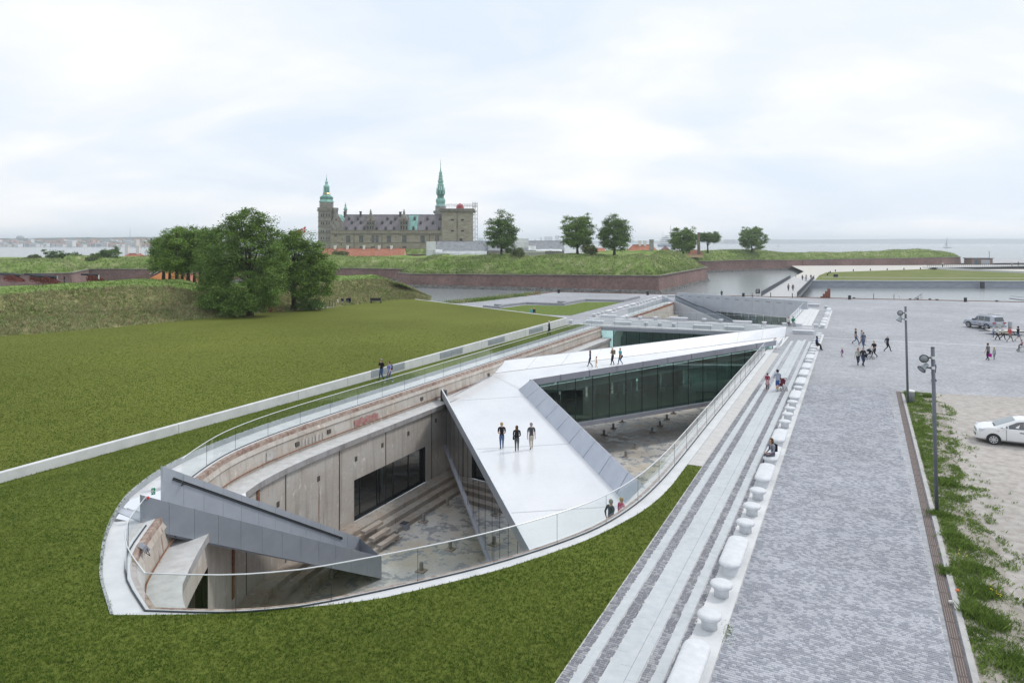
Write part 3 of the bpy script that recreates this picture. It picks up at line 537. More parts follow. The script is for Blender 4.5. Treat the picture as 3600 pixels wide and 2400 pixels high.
def flat(name, s0, s1, t0, t1, z, mat):
    m = MB(); m.poly([D(s0, t0, z), D(s1, t0, z), D(s1, t1, z), D(s0, t1, z)][::-1]); o = m.build(name, mat, pv); o.location = -pv.location; return o
flat('bedding', -8, 60, -7.1, -3.45, .004, SAND)
bed = flat('plaza_bedding', 10, 61.8, -3.45, 2.36, .004, SAND)
flat('bench_plinth_base', -8, 96, -4.32, -3.45, .030, COPE)
slb = MB(); slb.box(-.150, -.997, 0, .150, .997, .022); sl0 = None
LN = [(-6.60, 22.06, 12, 88), (-5.92, 21.1, 12, 88), (-5.62, 22.5, 12, 88), (-5.31, 21.9, 12, 88), (-4.69, 20.6, 12, 88)]
for t_, s00, a_, b_ in LN:
    s_ = s00-2*math.ceil((s00-a_)/2)
    while s_ < b_:
        o = slb.build('slab', SLAB, pv) if sl0 is None else share(sl0, 'slab', pv)
        sl0 = sl0 or o; o.location = D(s_+1, t_, .006)-pv.location; o.rotation_euler = (0, 0, -AX); o.scale = (1, 1, 1); s_ += 2
tm = MB(); tm.box(-.36, -.496, 0, .36, .496, .02)
for i in range(6): tm.box(-.33+i*.12, -.48, .02, -.28+i*.12, .48, .028)
t0_ = None; TACT = M('tactile_tile', (.50, .49, .475), (.57, .565, .555), scale=2, world=True, rough=.75)
for i in range(41):
    o = tm.build('tactile_tile', TACT, pv) if t0_ is None else share(t0_, 'tactile_tile', pv); t0_ = t0_ or o
    o.location = D(37.2+i*1.0, -7.45, .004)-pv.location; o.rotation_euler = (0, 0, -AX)
def setts(name, bands, s0, s1, mat, rh=.098, wmin=.11, wmax=.17, single=0, z=.016):
    vs = []; rng = random.Random(5)
    s_ = s0
    while s_ < s1:
        for (t0, t1) in bands:
            t_ = t0+rng.uniform(0, .03)
            while t_ < t1-.05:
                wd = min(rng.uniform(wmin, wmax), t1-t_)
                vs.append((s_, t_, wd, rng.uniform(-.004, .006))); t_ += wd
        s_ += rh
    A = np.array(vs); n = len(A); g = .007
    a0 = A[:, 0]+g/2; a1 = A[:, 0]+rh-g/2; b0 = A[:, 1]+g/2; b1 = A[:, 1]+A[:, 2]-g/2; zt = z+A[:, 3]
    j = lambda k: np.random.RandomState(k).uniform(-.006, .006, n)
    def pt(s, t, zz): return np.stack([s*U[0]+t*V[0], s*U[1]+t*V[1], zz], 1)
    z0 = np.zeros(n); i = .007
    P8 = np.stack([pt(a0+j(1), b0+j(2), z0), pt(a0+j(3), b1+j(4), z0), pt(a1+j(5), b1+j(6), z0), pt(a1+j(7), b0+j(8), z0), pt(a0+i, b0+i, zt), pt(a0+i, b1-i, zt), pt(a1-i, b1-i, zt), pt(a1-i, b0+i, zt)], 1)
    q = np.array([(4, 7, 6, 5)[::-1], (0, 1, 5, 4)[::-1], (1, 2, 6, 5)[::-1], (2, 3, 7, 6)[::-1], (3, 0, 4, 7)[::-1]])
    return A, P8, q
def settmesh(name, P8, q, mat, parent, kind='stuff'):
    n = len(P8); o = npmesh(name, P8.reshape(-1, 3)-np.array(parent.location), (q[None]+8*np.arange(n)[:, None, None]).reshape(-1, 4), mat, parent, kind); return o
A1, P1, q1 = setts('s', [(-7.08, -6.76), (-6.44, -6.08), (-5.15, -4.85), (-4.53, -4.33)], 11, 60, SETT2)
A2, P2, q2 = setts('s', [(-3.44, 2.36)], 10.5, 61.8, SETT)
def split(A, P8, cond): return P8[cond], P8[~cond]
allP = [(P1, SETT2, A1), (P2, SETT, A2)]
cand = []
for k, (P8, mt, A) in enumerate(allP):
    c = P8[:, 4:, :].mean(1); px = CX+F*c[:, 0]/c[:, 1]; py = HY+F*(H-c[:, 2])/c[:, 1]; ok = (px > 0) & (px < 3590) & (py < 2395)
    for i in np.where(ok)[0]: cand.append((c[i, 1], k, int(i)))
cand.sort(); own = cand[:300]
for k, (P8, mt, A) in enumerate(allP):
    mine = np.zeros(len(P8), bool)
    for d_, kk, i in own:
        if kk == k: mine[i] = True
    settmesh('setts' if k == 0 else 'plaza_setts', P8[~mine], q1, mt, pv)
    for i in np.where(mine)[0]:
        c = P8[i].mean(0); m = MB(); m.add([tuple(p) for p in (P8[i]-c)], [tuple(int(x) for x in f) for f in q1]); o = m.build('sett', mt, pv); o.location = Vector(c)-pv.location
for a, b, wd in ((gx(92.6, -3.4), gx(96, 40), .45), (gx(88.8, -2), gx(90, 60), .15)):
    m = MB(); m.beam((*a, .003), (*b, .003), wd, .006); tag(m.build('paving_band', M('band_granite', (.46, .475, .51), (.50, .515, .545), scale=1, world=True)), kind='structure')
for px, py, qx, qy in ((3495, 1104, 3533, 1101), (3320, 1126, 3346, 1129), (3366, 1067, 3398, 1066)):
    m = MB(); m.beam(P(px, py, .005), P(qx, qy, .005), .14, .006); tag(m.build('road_marking', WHT), kind='structure')
for root in (cop, dock):
    for ch in root.children: ch.location = Vector(ch.location)-Vector(root.location)
def railing(name, pts, label, cat='railing', hgt=1.2, rail=.045, plen=2.9, group=None, base_z=None, cuts=None, seal=.012, thick=.02):
    """glass balustrade along world points (x,y,z); panes follow the line"""
    pts = [Vector(p) for p in pts]; r = empty(name, pts[0], 0, label, cat, group); o0 = pts[0]
    L_ = [0]
    for a, b in zip(pts[:-1], pts[1:]): L_.append(L_[-1]+(b-a).length)
    tot = L_[-1]
    def at(x):
        x = max(0, min(tot, x))
        for i in range(len(pts)-1):
            if x <= L_[i+1]+1e-9:
                f = (x-L_[i])/max(1e-9, L_[i+1]-L_[i]); return pts[i].lerp(pts[i+1], f)
        return pts[-1]
    cs = cuts or [i*tot/max(1, round(tot/plen)) for i in range(max(1, round(tot/plen))+1)]
    up = Vector((0, 0, hgt))
    for a, b in zip(cs[:-1], cs[1:]):
        k = max(1, int((b-a)/.7)) if len(pts) > 2 else 1
        q = [at(a+.006+(b-a-.012)*i/k)-o0 for i in range(k+1)]
        m = MB(); m.grid([q, [p+up for p in q]]); g = m.build('pane', G_CLEAR, r, smooth=False)
    m = MB(); m.tube([at(tot*i/max(1, int(tot/.8)))-o0+up+Vector((0, 0, .0)) for i in range(int(tot/.8)+1)] if len(pts) > 2 else [pts[0]-o0+up, pts[-1]-o0+up], rail/2, 6); m.build('handrail', RAILM, r, smooth=True)
    m = MB()
    q = [at(tot*i/max(1, int(tot/.8)))-o0 for i in range(int(tot/.8)+1)] if len(pts) > 2 else [pts[0]-o0, pts[-1]-o0]
    for a, b in zip(q[:-1], q[1:]): m.beam(a+Vector((0, 0, .02)), b+Vector((0, 0, .02)), .05, .05)
    m.build('base_channel', STEELD, r)
    sm_ = MB(); sm_.beam((0, 0, 0), up, .014, .014); s0_ = None
    for c_ in cs[1:-1]:
        o_ = sm_.build('pane_seal', STEELD, r) if s0_ is None else share(s0_, 'pane_seal', r); s0_ = s0_ or o_; o_.location = at(c_)-o0
    return r
G0 = OFF[0]
def rl(sgn, s0, s1):
    return [D(a, TC+sgn*b, .0) for a, b in G0 if s0-1e-6 <= a <= s1+1e-6]
railing('glass_railing', rl(RGT, 14.5, 78.0), 'long curved glass balustrade along the right side of the dock from the bow')
lb = [D(a, TC-b, 0) for a, b in G0 if a < 19.2]
railing('glass_railing', lb, 'short curved glass balustrade at the left of the bow, ending at the grey stair fin')
railing('glass_railing', rl(LFT, 22.8, 91.4), 'long curved glass balustrade along the left side of the dock', hgt=1.28)
railing('glass_railing', [D(91.5, -31.6), D(94.3, -8.6)], 'glass balustrade on the front edge of the plaza bridge with stone benches', hgt=1.1, rail=.02, plen=2.2)
railing('glass_railing', [D(105.3, -31.7), D(104.6, -8.4)], 'glass balustrade on the rear edge of the plaza bridge, before the stair pit', hgt=1.1, rail=.025, plen=2.2)
railing('glass_railing', [D(105.3, -31.7), D(131.5, -31.7)], 'glass balustrade left of the stair pit, beside the row of stone seats', hgt=1.25, plen=3)
railing('glass_railing', [D(105.0, -8.2), D(129.6, -7.9)], 'glass balustrade right of the stair pit, running back to the tall grey wall', hgt=1.2, plen=4)
ww = empty('retaining_wall', D(-12, WT0(-12)), 0, 'long white concrete retaining wall between the two lawns with grey vents', 'wall')
ss = [-12, 3.3, 19, 29.0, 39, 44.5, 55.2, 61, 66.5, 72, 77.5, 83, 88, 91.0]
def wbase(s_): return D(s_, WT0(s_), 0)
def wtop(s_): p = wbase(s_); return zup(p.x, p.y)+.05
vents = [(47.5, 52.2), (58.2, 62.4), (68.0, 71.8), (78.6, 82.6)]
ax = D(1, 0)-D(0, 0); nx = D(0, 1)-D(0, 0)
for a, b in zip(ss[:-1], ss[1:]):
    m = MB(); a2, b2 = a+.015, b-.015; p0, p1 = wbase(a2)-ww.location, wbase(b2)-ww.location; ha, hb = wtop(a), wtop(b); w_ = nx*.30
    m.add([p0, p1, p1-w_, p0-w_]+[p0+Vector((0, 0, ha)), p1+Vector((0, 0, hb)), p1-w_+Vector((0, 0, hb)), p0-w_+Vector((0, 0, ha))], [(3, 2, 1, 0), (4, 5, 6, 7), (0, 1, 5, 4), (1, 2, 6, 5), (2, 3, 7, 6), (3, 0, 4, 7)])
    bevel(fixn(m.build('wall_panel', COPE, ww)), .02, 2)
for a, b in vents:
    v_ = MB(); f_ = MB(); k = 9
    for i in range(k):
        z = .22+i*(.5/k)+(.05 if a > 60 else 0); p0, p1 = wbase(a)-ww.location+nx*.02+Vector((0, 0, z)), wbase(b)-ww.location+nx*.02+Vector((0, 0, z)); v_.beam(p0, p1, .035, .03)
    vt = v_.build('vent_grille', ALU_L, ww)
    for e in (a, (a+b)/2, b): f_.beam(wbase(e)-ww.location+nx*.025+Vector((0, 0, .2)), wbase(e)-ww.location+nx*.025+Vector((0, 0, .78)), .05, .05)
    f_.build('vent_frame', ALU_L, vt)
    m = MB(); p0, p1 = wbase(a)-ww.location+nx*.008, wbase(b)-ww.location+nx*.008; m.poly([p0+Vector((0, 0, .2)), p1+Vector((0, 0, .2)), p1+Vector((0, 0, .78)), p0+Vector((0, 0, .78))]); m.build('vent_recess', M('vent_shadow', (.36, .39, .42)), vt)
we = empty('retaining_wall', wl[-1]+(0,) if isinstance(wl[-1], tuple) else (*wl[-1], 0), 0, 'low white wall edging the far end of the upper lawn beside the small garden', 'wall')
A_, B_ = Vector((*wl[-1], 0)), Vector((-18.0, 129.3, 0)); dr = (B_-A_); dl = dr.length; dr.normalize(); pn = Vector((-dr.y, dr.x, 0))
for i in range(8):
    a, b = A_+dr*(dl*i/8+.01), A_+dr*(dl*(i+1)/8-.01); m = MB(); m.beam(a-A_+Vector((0, 0, .53)), b-A_+Vector((0, 0, .53)), .30, 1.12); bevel(m.build('wall_panel', COPE, we), .02, 2)
we.location = A_
st = empty('stair_fin', (-15.3, 28.8, 0), 0, 'grey metal-clad stair wedge cutting from the lawn edge down into the dock bow', 'stairway')
O = Vector((-15.3, 28.8, 0)); E1 = Vector((-7.6, 40.6, 0)); dn = (E1-O).normalized(); LA = (E1-O).length; pn = Vector((-dn.y, dn.x, 0))
def zt(k): return 1.15+(-6.72-1.15)*k+ .25*math.sin(math.pi*k)*0
def zb(k): return -.22+(ZF+.02+.22)*k
nP = 12
for i in range(nP):                                 # front cladding panels
    a, b = i/nP, (i+1)/nP; pa, pb = dn*LA*a+dn*.006, dn*LA*b-dn*.006
    m = MB()
    th = pn*.16
    v8 = [pa+Vector((0, 0, zb(a))), pb+Vector((0, 0, zb(b))), pb+Vector((0, 0, zt(b))), pa+Vector((0, 0, zt(a)))]; v8 += [p+th for p in v8]
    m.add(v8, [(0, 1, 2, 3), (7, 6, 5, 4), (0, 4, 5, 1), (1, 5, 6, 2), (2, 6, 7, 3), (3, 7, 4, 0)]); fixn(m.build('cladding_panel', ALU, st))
sw = 2.95; m = MB(); a, b = dn*-.25, dn*LA
m.poly([a+pn*.0+Vector((0, 0, zb(0)+.02)), b+pn*.0+Vector((0, 0, zb(1)+.01)), b+pn*sw+Vector((0, 0, zb(1)+.01)), a+pn*sw+Vector((0, 0, zb(0)+.01))][::-1]); m.build('soffit', ALU_D, st)
nS = 44
trd = MB(); trd.box(0, .16, 0, .34, sw, .04); t00 = None; ang = math.atan2(dn.y, dn.x)
for i in range(nS):
    k = i/nS; z = .02+(ZF+.2-.02)*k; o = trd.build('stair_tread', ALU_L, st) if t00 is None else share(t00, 'stair_tread', st); t00 = t00 or o; o.location = dn*LA*k+Vector((0, 0, z)); o.rotation_euler = (0, 0, ang)
nP2 = 12; st0, en = -1.15, LA+.1; kk0 = 2.6/LA
def zt2(x): return 1.15+(-6.72-1.15)*max(-.1, (x-2.6)/(LA-1.4))
for i in range(nP2):
    xa, xb = 2.6+(LA+1.2-2.6)*i/nP2+.006, 2.6+(LA+1.2-2.6)*(i+1)/nP2-.006; m = MB(); th = pn*.16
    v8 = [dn*xa+pn*sw+Vector((0, 0, zb(min(1, xa/LA)))), dn*xb+pn*sw+Vector((0, 0, max(ZF, zb(min(1, xb/LA))))), dn*xb+pn*sw+Vector((0, 0, zt2(xb))), dn*xa+pn*sw+Vector((0, 0, zt2(xa)))]; v8 += [p+th for p in v8]
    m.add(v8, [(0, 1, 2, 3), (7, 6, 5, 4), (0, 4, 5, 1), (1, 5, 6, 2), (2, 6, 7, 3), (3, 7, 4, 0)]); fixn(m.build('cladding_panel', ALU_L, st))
hr = MB(); hr.beam(dn*3.1+pn*(sw-.012)+Vector((0, 0, zt2(3.1)-.42)), dn*(LA-.3)+pn*(sw-.012)+Vector((0, 0, zt2(LA-.3)-.42)), .03, .13); h_ = hr.build('handrail_recess', DARK, st)
hr = MB(); hr.tube([dn*3.1+pn*(sw-.05)+Vector((0, 0, zt2(3.1)-.45)), dn*(LA-.3)+pn*(sw-.05)+Vector((0, 0, zt2(LA-.3)-.45))], .022, 8); hr.build('handrail', STEELD, h_)
m = MB(); e = dn*(LA+.0); m.add([e+Vector((0, 0, ZF)), e+pn*(sw+.1)+dn*1.2+Vector((0, 0, ZF)), e+pn*(sw+.1)+dn*1.2+Vector((0, 0, zt2(LA+1.2))), e+Vector((0, 0, zt(1)))], [(0, 1, 2, 3)]); m.build('end_panel', ALU, st)
SD0, SW0 = Vector(dn), Vector(pn)
for ch in list(dock.children)+list(cop.children):
    if ch.name.split('.')[0] in ('wall_crown', 'upper_wall', 'rusty_pipe', 'ledge', 'ledge_edge', 'coping_slab', 'lower_wall', 'rusty_channel') and '.' not in ch.name:
        bm = bmesh.new(); bm.from_mesh(ch.data); bo = O-Vector(ch.location)-Vector(ch.parent.location)
        bmesh.ops.bisect_plane(bm, geom=bm.verts[:]+bm.edges[:]+bm.faces[:], plane_co=bo+zv(-.3) if False else bo+Vector((0, 0, -.3)), plane_no=Vector((dn.x*.553, dn.y*.553, 1)).normalized())
        for o_ in (.17, sw+.1): bmesh.ops.bisect_plane(bm, geom=bm.verts[:]+bm.edges[:]+bm.faces[:], plane_co=bo+pn*o_, plane_no=pn)
        kill = []
        for f in bm.faces:
            q = f.calc_center_median()-bo; a_, p_ = q.dot(dn), q.dot(pn)
            if .17 < p_ < sw+.1 and .0 < a_ < LA and q.z > -.3-a_*.553: kill.append(f)
        bmesh.ops.delete(bm, geom=kill, context='FACES'); bm.to_mesh(ch.data); bm.free()
wlamp = MB(); wlamp.lathe([(.0, -.06), (.04, -.05), (.06, 0), (.04, .05), (0, .065)], 12); o = wlamp.build('red_lamp', M('red_lens', (.55, .03, .03), rough=.2), st, smooth=True, loc=dn*.22-pn*.07+Vector((0, 0, 1.0)))
m = MB(); m.beam(dn*.22-pn*.05+Vector((0, 0, 1.0)), dn*.22+Vector((0, 0, 1.0)), .12, .12); m.build('lamp_base', RAILM, st)
def exit_sign(name, loc, rz, w_, h_, label):
    r = empty(name, loc, rz, label, 'exit sign'); m = MB(); m.box(-w_/2, -.015, 0, w_/2, .015, h_); bevel(m.build('sign_board', M('exit_green', (.01, .26, .12), rough=.4), r), .01)
    p = MB(); k = h_; x0 = -w_*.12                   # running figure and arrow
    p.lathe([(.0, -.004), (.07*k, -.004), (.07*k, .004), (0, .004)], 10, (x0, 0, 0)); vs_ = p.v; p.v = [(v[0], -.02+v[2]*.5, k*.80+(v[1])) for v in vs_]
    for a, b in (((0, .70), (-.05, .42)), ((-.05, .42), (.14, .25)), ((.14, .25), (.10, .08)), ((-.05, .42), (-.16, .24)), ((-.16, .24), (-.32, .22)), ((0, .66), (.18, .56)), ((0, .66), (-.20, .58))):
        p.beam((x0+a[0]*k, -.02, a[1]*k), (x0+b[0]*k, -.02, b[1]*k), .01, .09*k)
    p.beam((w_*.18, -.02, .5*k), (w_*.42, -.02, .5*k), .01, .08*k)
    p.build('pictogram', WHT, r); return r
exit_sign('exit_sign', Q(539, 1738, 31.2), R(35), .16, .30, 'green exit sign beside the top of the grey stair fin')
exit_sign('exit_sign', wallpt(1.66, LFT, 35.9, -5.0), math.atan2(-V[1], -V[0])-R(90)+R(180), .30, .16, 'small green exit sign on the dock wall left of the dark window')
fp = Q(300+545/2.614, 1600+840/2.613, 26.6); fl_ = empty('floodlight', fp, R(-40), 'tilted floodlight fixed under the coping at the dock bow', 'floodlight')
m = MB(); m.box(-.20, -.10, -.14, .20, .06, .14); o = m.build('housing', ALU_D, fl_); o.rotation_euler = (R(35), 0, 0); m = MB(); m.box(-.18, -.115, -.12, .18, -.101, .12); g = m.build('lens', RAILM, fl_); g.rotation_euler = (R(35), 0, 0)
m = MB(); m.tube([(-.22, 0, 0), (-.22, .1, -.3), (.22, .1, -.3), (.22, 0, 0)], .015, 6); m.build('bracket', STEELD, fl_)
zb_ = empty('zigzag_bridge', (0, 50, -2), 0, 'white zigzag footbridge folding across the dock with tinted glass sides', 'footbridge'); BO = Vector((0, 50, -2))
def z1(y): return -1.35-.052*(61.5-y)               # near ramp surface
A1_, A2_ = Vector((-5.85, 57.7)), Vector((1.05, 29.6))      # top line of the left parapet
B1_, B2_ = Vector((.55, 61.4)), Vector((7.2, 33.6))         # foot of the right parapet
C1_, C2_ = Vector((1.62, 60.1)), Vector((7.75, 34.0))       # top line of the right parapet
def v3(p, z): return Vector((p[0], p[1], z))-BO
def bb(mb, name, mat, par=zb_): return mb.build(name, mat, par, loc=None)
def put(mb, name, mat, par=None):
    o = mb.build(name, mat, par or zb_); return o
K1, K2 = Vector((-2.15, 67.1)), Vector((.72, 62.1))         # crease where the ramps fold; K1 at the far parapet
LW = [D(48.2, -30.7)[:2], D(60.1, -31.05)[:2]]
li = (A2_-A1_).normalized(); nl = Vector((-li.y, li.x)) # towards +x ?
if nl.x < 0: nl = -nl
def zz_(p): return z1(p[1])
deck = [A1_+nl*.28, A2_+nl*.28, B2_, B1_, K2, K1, Vector(LW[1])+Vector((.2, -.3)), Vector((LW[0][0], LW[0][1]))]
dk = [A1_+nl*.28, A2_+nl*.28, B2_, B1_, Vector((-2.15, 67.1)), Vector(D(58.9, -31.0)[:2]), Vector(D(49.5, -31.0)[:2])]
m = MB(); m.poly([v3(p, zz_(p)) for p in dk]); put(m, 'near_deck', WHITE)
for ya, yb in ((57.6, 59.2), (46.2, 47.4), (36.6, 37.6)):
    def onl(P0, P1, y): f = (y-P0[1])/(P1[1]-P0[1]); return P0.lerp(P1, f)
    a, b = onl(A1_, A2_, ya)+nl*.4, onl(B1_, B2_, yb); m = MB(); m.beam(v3(a, z1(a[1])+.004), v3(b, z1(b[1])+.004), .09, .006); put(m, 'deck_joint', M('deck_joint_grey', (.52, .54, .57), rough=.4))
    n_ = 7; m = MB()
a, b = K1, K2; m = MB(); m.beam(v3(a, z1(64.8)+.0), v3(b, z1(62.1)+.004), .09, .006); put(m, 'deck_joint', MT['deck_joint_grey'])
def zp(p): return z1(p[1])+1.0
def strip(mb, pts): mb.poly(pts)
NPAN = 9
for i in range(NPAN):
    a, b = A1_.lerp(A2_, i/NPAN), A1_.lerp(A2_, (i+1)/NPAN-.001)
    m = MB(); o0, o1 = v3(a, zp(a)), v3(b, zp(b)); f0, f1 = v3(a, zp(a)-.62), v3(b, zp(b)-.62); i0, i1 = v3(a+nl*.10, zp(a)), v3(b+nl*.10, zp(b)); d0, d1 = v3(a+nl*.62, z1(a[1])+.006), v3(b+nl*.62, z1(b[1])+.006)
    m.add([o0, o1, i1, i0], [(0, 1, 2, 3)]); m.add([i0, i1, d1, d0], [(0, 1, 2, 3)]); put(m, 'parapet_panel', WHITE2 if False else ALU_L if False else M('parapet_white', (.60, .63, .68), (.66, .69, .73), scale=1, world=True, rough=.4))
    m = MB(); m.poly([o0, f0, f1, o1]); m.poly([f0, v3(a+nl*.3, zp(a)-.62), v3(b+nl*.3, zp(b)-.62), f1]); put(m, 'fascia_panel', ALU)
for i in range(10):
    a, b = B1_.lerp(B2_, i/10+.0008), B1_.lerp(B2_, (i+1)/10-.0008); c, d = C1_.lerp(C2_, i/10+.0008), C1_.lerp(C2_, (i+1)/10-.0008); zc = lambda f: -.22+(z1(34.0)+1.12+.22)*f
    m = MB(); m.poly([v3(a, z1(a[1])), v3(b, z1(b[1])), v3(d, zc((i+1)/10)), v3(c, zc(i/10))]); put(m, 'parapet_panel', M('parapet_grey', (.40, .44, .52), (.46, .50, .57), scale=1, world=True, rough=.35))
    e = Vector((.12, .03)); m = MB(); m.poly([v3(c, zc(i/10)), v3(d, zc((i+1)/10)), v3(d+e, zc((i+1)/10)), v3(c+e, zc(i/10))]); m.poly([v3(d+e, zc((i+1)/10)), v3(c+e, zc(i/10)), v3(c+e, zc(i/10)-1.6), v3(d+e, zc((i+1)/10)-1.6)][::-1]); put(m, 'fascia_panel', ALU_D)
Fa, Fb = Vector((1.62, 60.1)), Vector((28.9, 76.1)); Ga, Gb = Vector((-2.15, 67.1)), Vector((33.6, 85.7))
zf0, zf1 = -1.22, 0.006
def zfar(f): return zf0+(zf1-zf0)*f
ln = (Fb-Fa).normalized(); nf = Vector((-ln.y, ln.x)); 
m = MB(); m.poly([v3(Vector((.55, 61.4)), -1.35), v3(Fa+nf*.9, -1.25), v3(Vector((29.9, 77.9)), .0), v3(Vector((31.6, 81.2)), .006), v3(Gb, .006), v3(Ga, z1(67.1)), ]); put(m, 'far_deck', WHITE)
for i in range(10):                                  # near parapet of the far ramp
    f0, f1 = i/10, (i+1)/10-.002; a, b = Fa.lerp(Fb, f0), Fa.lerp(Fb, f1); zt0, zt1_ = -.22+1.14*f0, -.22+1.14*f1
    m = MB(); m.poly([v3(a, zt0), v3(a, zt0-.55), v3(b, zt1_-.55), v3(b, zt1_)]); m.poly([v3(a, zt0-.55), v3(a+nf*.4, zt0-.55), v3(b+nf*.4, zt1_-.55), v3(b, zt1_-.55)]); put(m, 'fascia_panel', ALU_D)
    m = MB(); m.poly([v3(a, zt0), v3(b, zt1_), v3(b+nf*.15, zt1_), v3(a+nf*.15, zt0)]); m.poly([v3(a+nf*.15, zt0), v3(b+nf*.15, zt1_), v3(b+nf*.9, zfar(f1)+.01), v3(a+nf*.9, zfar(f0)+.01)]); put(m, 'parapet_panel', WHITE2)
e0, e1_ = Fb, Vector((29.9, 77.9)); m = MB(); m.poly([v3(Fb, .92), v3(Fb, -.05), v3(Fb+Vector((.7, .9)), -.02), ]); m.poly([v3(Fb, .92), v3(Fb+nf*.15, .92), v3(Fb+Vector((.7, .9)), .0), v3(Fb+Vector((.7, .9)), -.02)]); put(m, 'end_panel', WHITE2)
Ha, Hb = Vector((-.95, 69.4)), Vector((34.25, 86.9))
for i in range(10):                                  # far parapet, inner face leaning back
    f0, f1 = i/10, (i+1)/10-.0006; a, b = Ga.lerp(Gb, f0), Ga.lerp(Gb, f1); c, d = Ha.lerp(Hb, f0), Ha.lerp(Hb, f1); t0_z, t1_z = -.2+1.32*f0, -.2+1.32*f1
    zg = lambda f: z1(67.1)+(0.006-z1(67.1))*f
    m = MB(); m.poly([v3(a, zg(f0)+.01), v3(b, zg(f1)+.01), v3(d, t1_z), v3(c, t0_z)]); put(m, 'parapet_panel', WHITE2)
    o = Vector((-.12, .2)); m = MB(); m.poly([v3(c, t0_z), v3(d, t1_z), v3(d+o, t1_z), v3(c+o, t0_z)]); m.poly([v3(d+o, t1_z), v3(c+o, t0_z), v3(c+o, -5.0), v3(d+o, -5.0)][::-1] if False else [v3(c+o, t0_z), v3(d+o, t1_z), v3(d+o, -2.2), v3(c+o, -2.2)]); put(m, 'fascia_panel', ALU_D)
m = MB(); m.beam(v3(Ga, z1(67.1)+.012), v3(Gb, .02), .05, .02); put(m, 'shadow_gap', M('gap_grey', (.22, .22, .24)))
m = MB(); m.poly([v3(Hb, 1.12), v3(Hb+Vector((-.12, .2)), 1.12), v3(Gb+Vector((.1, .3)), 0), v3(Gb, 0)]); put(m, 'end_panel', WHITE2)
a, b = Vector((29.9, 77.7)), Vector((33.9, 85.6)); m = MB(); m.beam(v3(a, .02), v3(b, .02), .22, .03); put(m, 'threshold', COPE)
m = MB(); a = Vector(D(49.5, -31.0)[:2]); b = Vector(D(58.9, -31.0)[:2]); m.poly([v3(A1_, zp(A1_)), v3(A1_+nl*.62, z1(57.7)), v3(a, z1(a.y)-.0), v3(a, zp(A1_)-.1)]); put(m, 'end_panel', MT['parapet_white'])
def zbot(k): return -4.85-2.75*k
gk0 = .0; m_ = 15; off_ = nl*.14
for i in range(m_):
    k0_, k1_ = i/m_, (i+1)/m_; a, b = A1_.lerp(A2_, k0_)+off_, A1_.lerp(A2_, k1_)+off_
    m = MB(); m.poly([v3(a, zbot(k0_)), v3(b, zbot(k1_)), v3(b, zp(b)-.6), v3(a, zp(a)-.6)]); put(m, 'facade_pane', glassmat('mirror_glass', (.10, .13, .13), 2.0, .30) if 'mirror_glass' not in MT else MT['mirror_glass'])
m = MB()
for i in range(m_+1):
    a = A1_.lerp(A2_, i/m_)+off_; m.beam(v3(a, zbot(i/m_)), v3(a, zp(a)-.6), .02, .02)
put(m, 'facade_seal', DARK)
m = MB(); m.beam(v3(A1_+nl*.08, zbot(0)), v3(A2_+nl*.08, zbot(1)), .14, .16); put(m, 'lower_chord', ALU_D)
m = MB(); m.beam(v3(Vector(A1_)+nl*.2, -5.0), v3(Vector(A1_)+nl*.2, zp(A1_)-.1), .5, .5); put(m, 'end_post', DARK)
m = MB(); m.poly([v3(A1_+nl*.2, zbot(0)), v3(A2_+nl*.2, zbot(1)), v3(B2_, zbot(1)), v3(B1_, zbot(0))]); put(m, 'gallery_floor', M('oak_floor', (.30, .28, .19), (.38, .35, .25), scale=2, world=True, rough=.5, st=(1, 6, 1)))
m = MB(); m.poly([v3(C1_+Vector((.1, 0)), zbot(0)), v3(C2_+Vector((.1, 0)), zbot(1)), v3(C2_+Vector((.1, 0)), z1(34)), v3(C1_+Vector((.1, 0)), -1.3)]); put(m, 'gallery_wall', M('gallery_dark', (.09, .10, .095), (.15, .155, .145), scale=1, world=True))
MPX = [1900, 1963.7, 2025.4, 2086.4, 2145.4, 2203.4, 2260, 2315.2, 2369.7, 2422.7, 2474.4, 2524, 2574, 2622, 2668.7]
def kof(px):
    r_ = (px-CX)/F; dx, dy = Fb.x-Fa.x, Fb.y-Fa.y; return (r_*Fa.y-Fa.x)/(dx-r_*dy)
ks = [0]+[kof(x) for x in MPX]+[.985]
ztop = lambda k: -.22+1.14*k-.55
GZ = -4.62
for a_, b_ in zip(ks[:-1], ks[1:]):
    a, b = Fa.lerp(Fb, a_)+nf*.12, Fa.lerp(Fb, b_)+nf*.12; m = MB(); m.poly([v3(a, GZ), v3(b, GZ), v3(b, ztop(b_)+.02), v3(a, ztop(a_)+.02)]); put(m, 'facade_pane', G_DARK)
for k in ks[1:]:
    a = Fa.lerp(Fb, k)+nf*.12; m = MB(); m.beam(v3(a, GZ), v3(a, ztop(k)), .045, .05, up=(nf.x, nf.y, 0)); put(m, 'mullion', DARK)
m = MB(); m.beam(v3(Fa+nf*.05, GZ-.18), v3(Fb+nf*.05, GZ-.18), .3, .36); put(m, 'lower_fascia', ALU_D)
m = MB(); q4 = [Fa+nf*.2, Fb+nf*.2, Vector((34.2, 86.8)), Vector((-.9, 69.2))]; m.poly([v3(p, GZ+.0) for p in q4]); put(m, 'gallery_floor', MT['oak_floor'])
m = MB(); m.poly([v3(p, GZ-.36) for p in q4][::-1]); put(m, 'bridge_soffit', ALU_D)
m = MB(); m.poly([v3(q4[0], -1.75), v3(q4[1], -.55), v3(q4[2], -.55), v3(q4[3], -1.75)]); put(m, 'gallery_ceiling', M('gallery_ceiling_grey', (.17, .20, .19), (.22, .25, .24), scale=1, world=True))
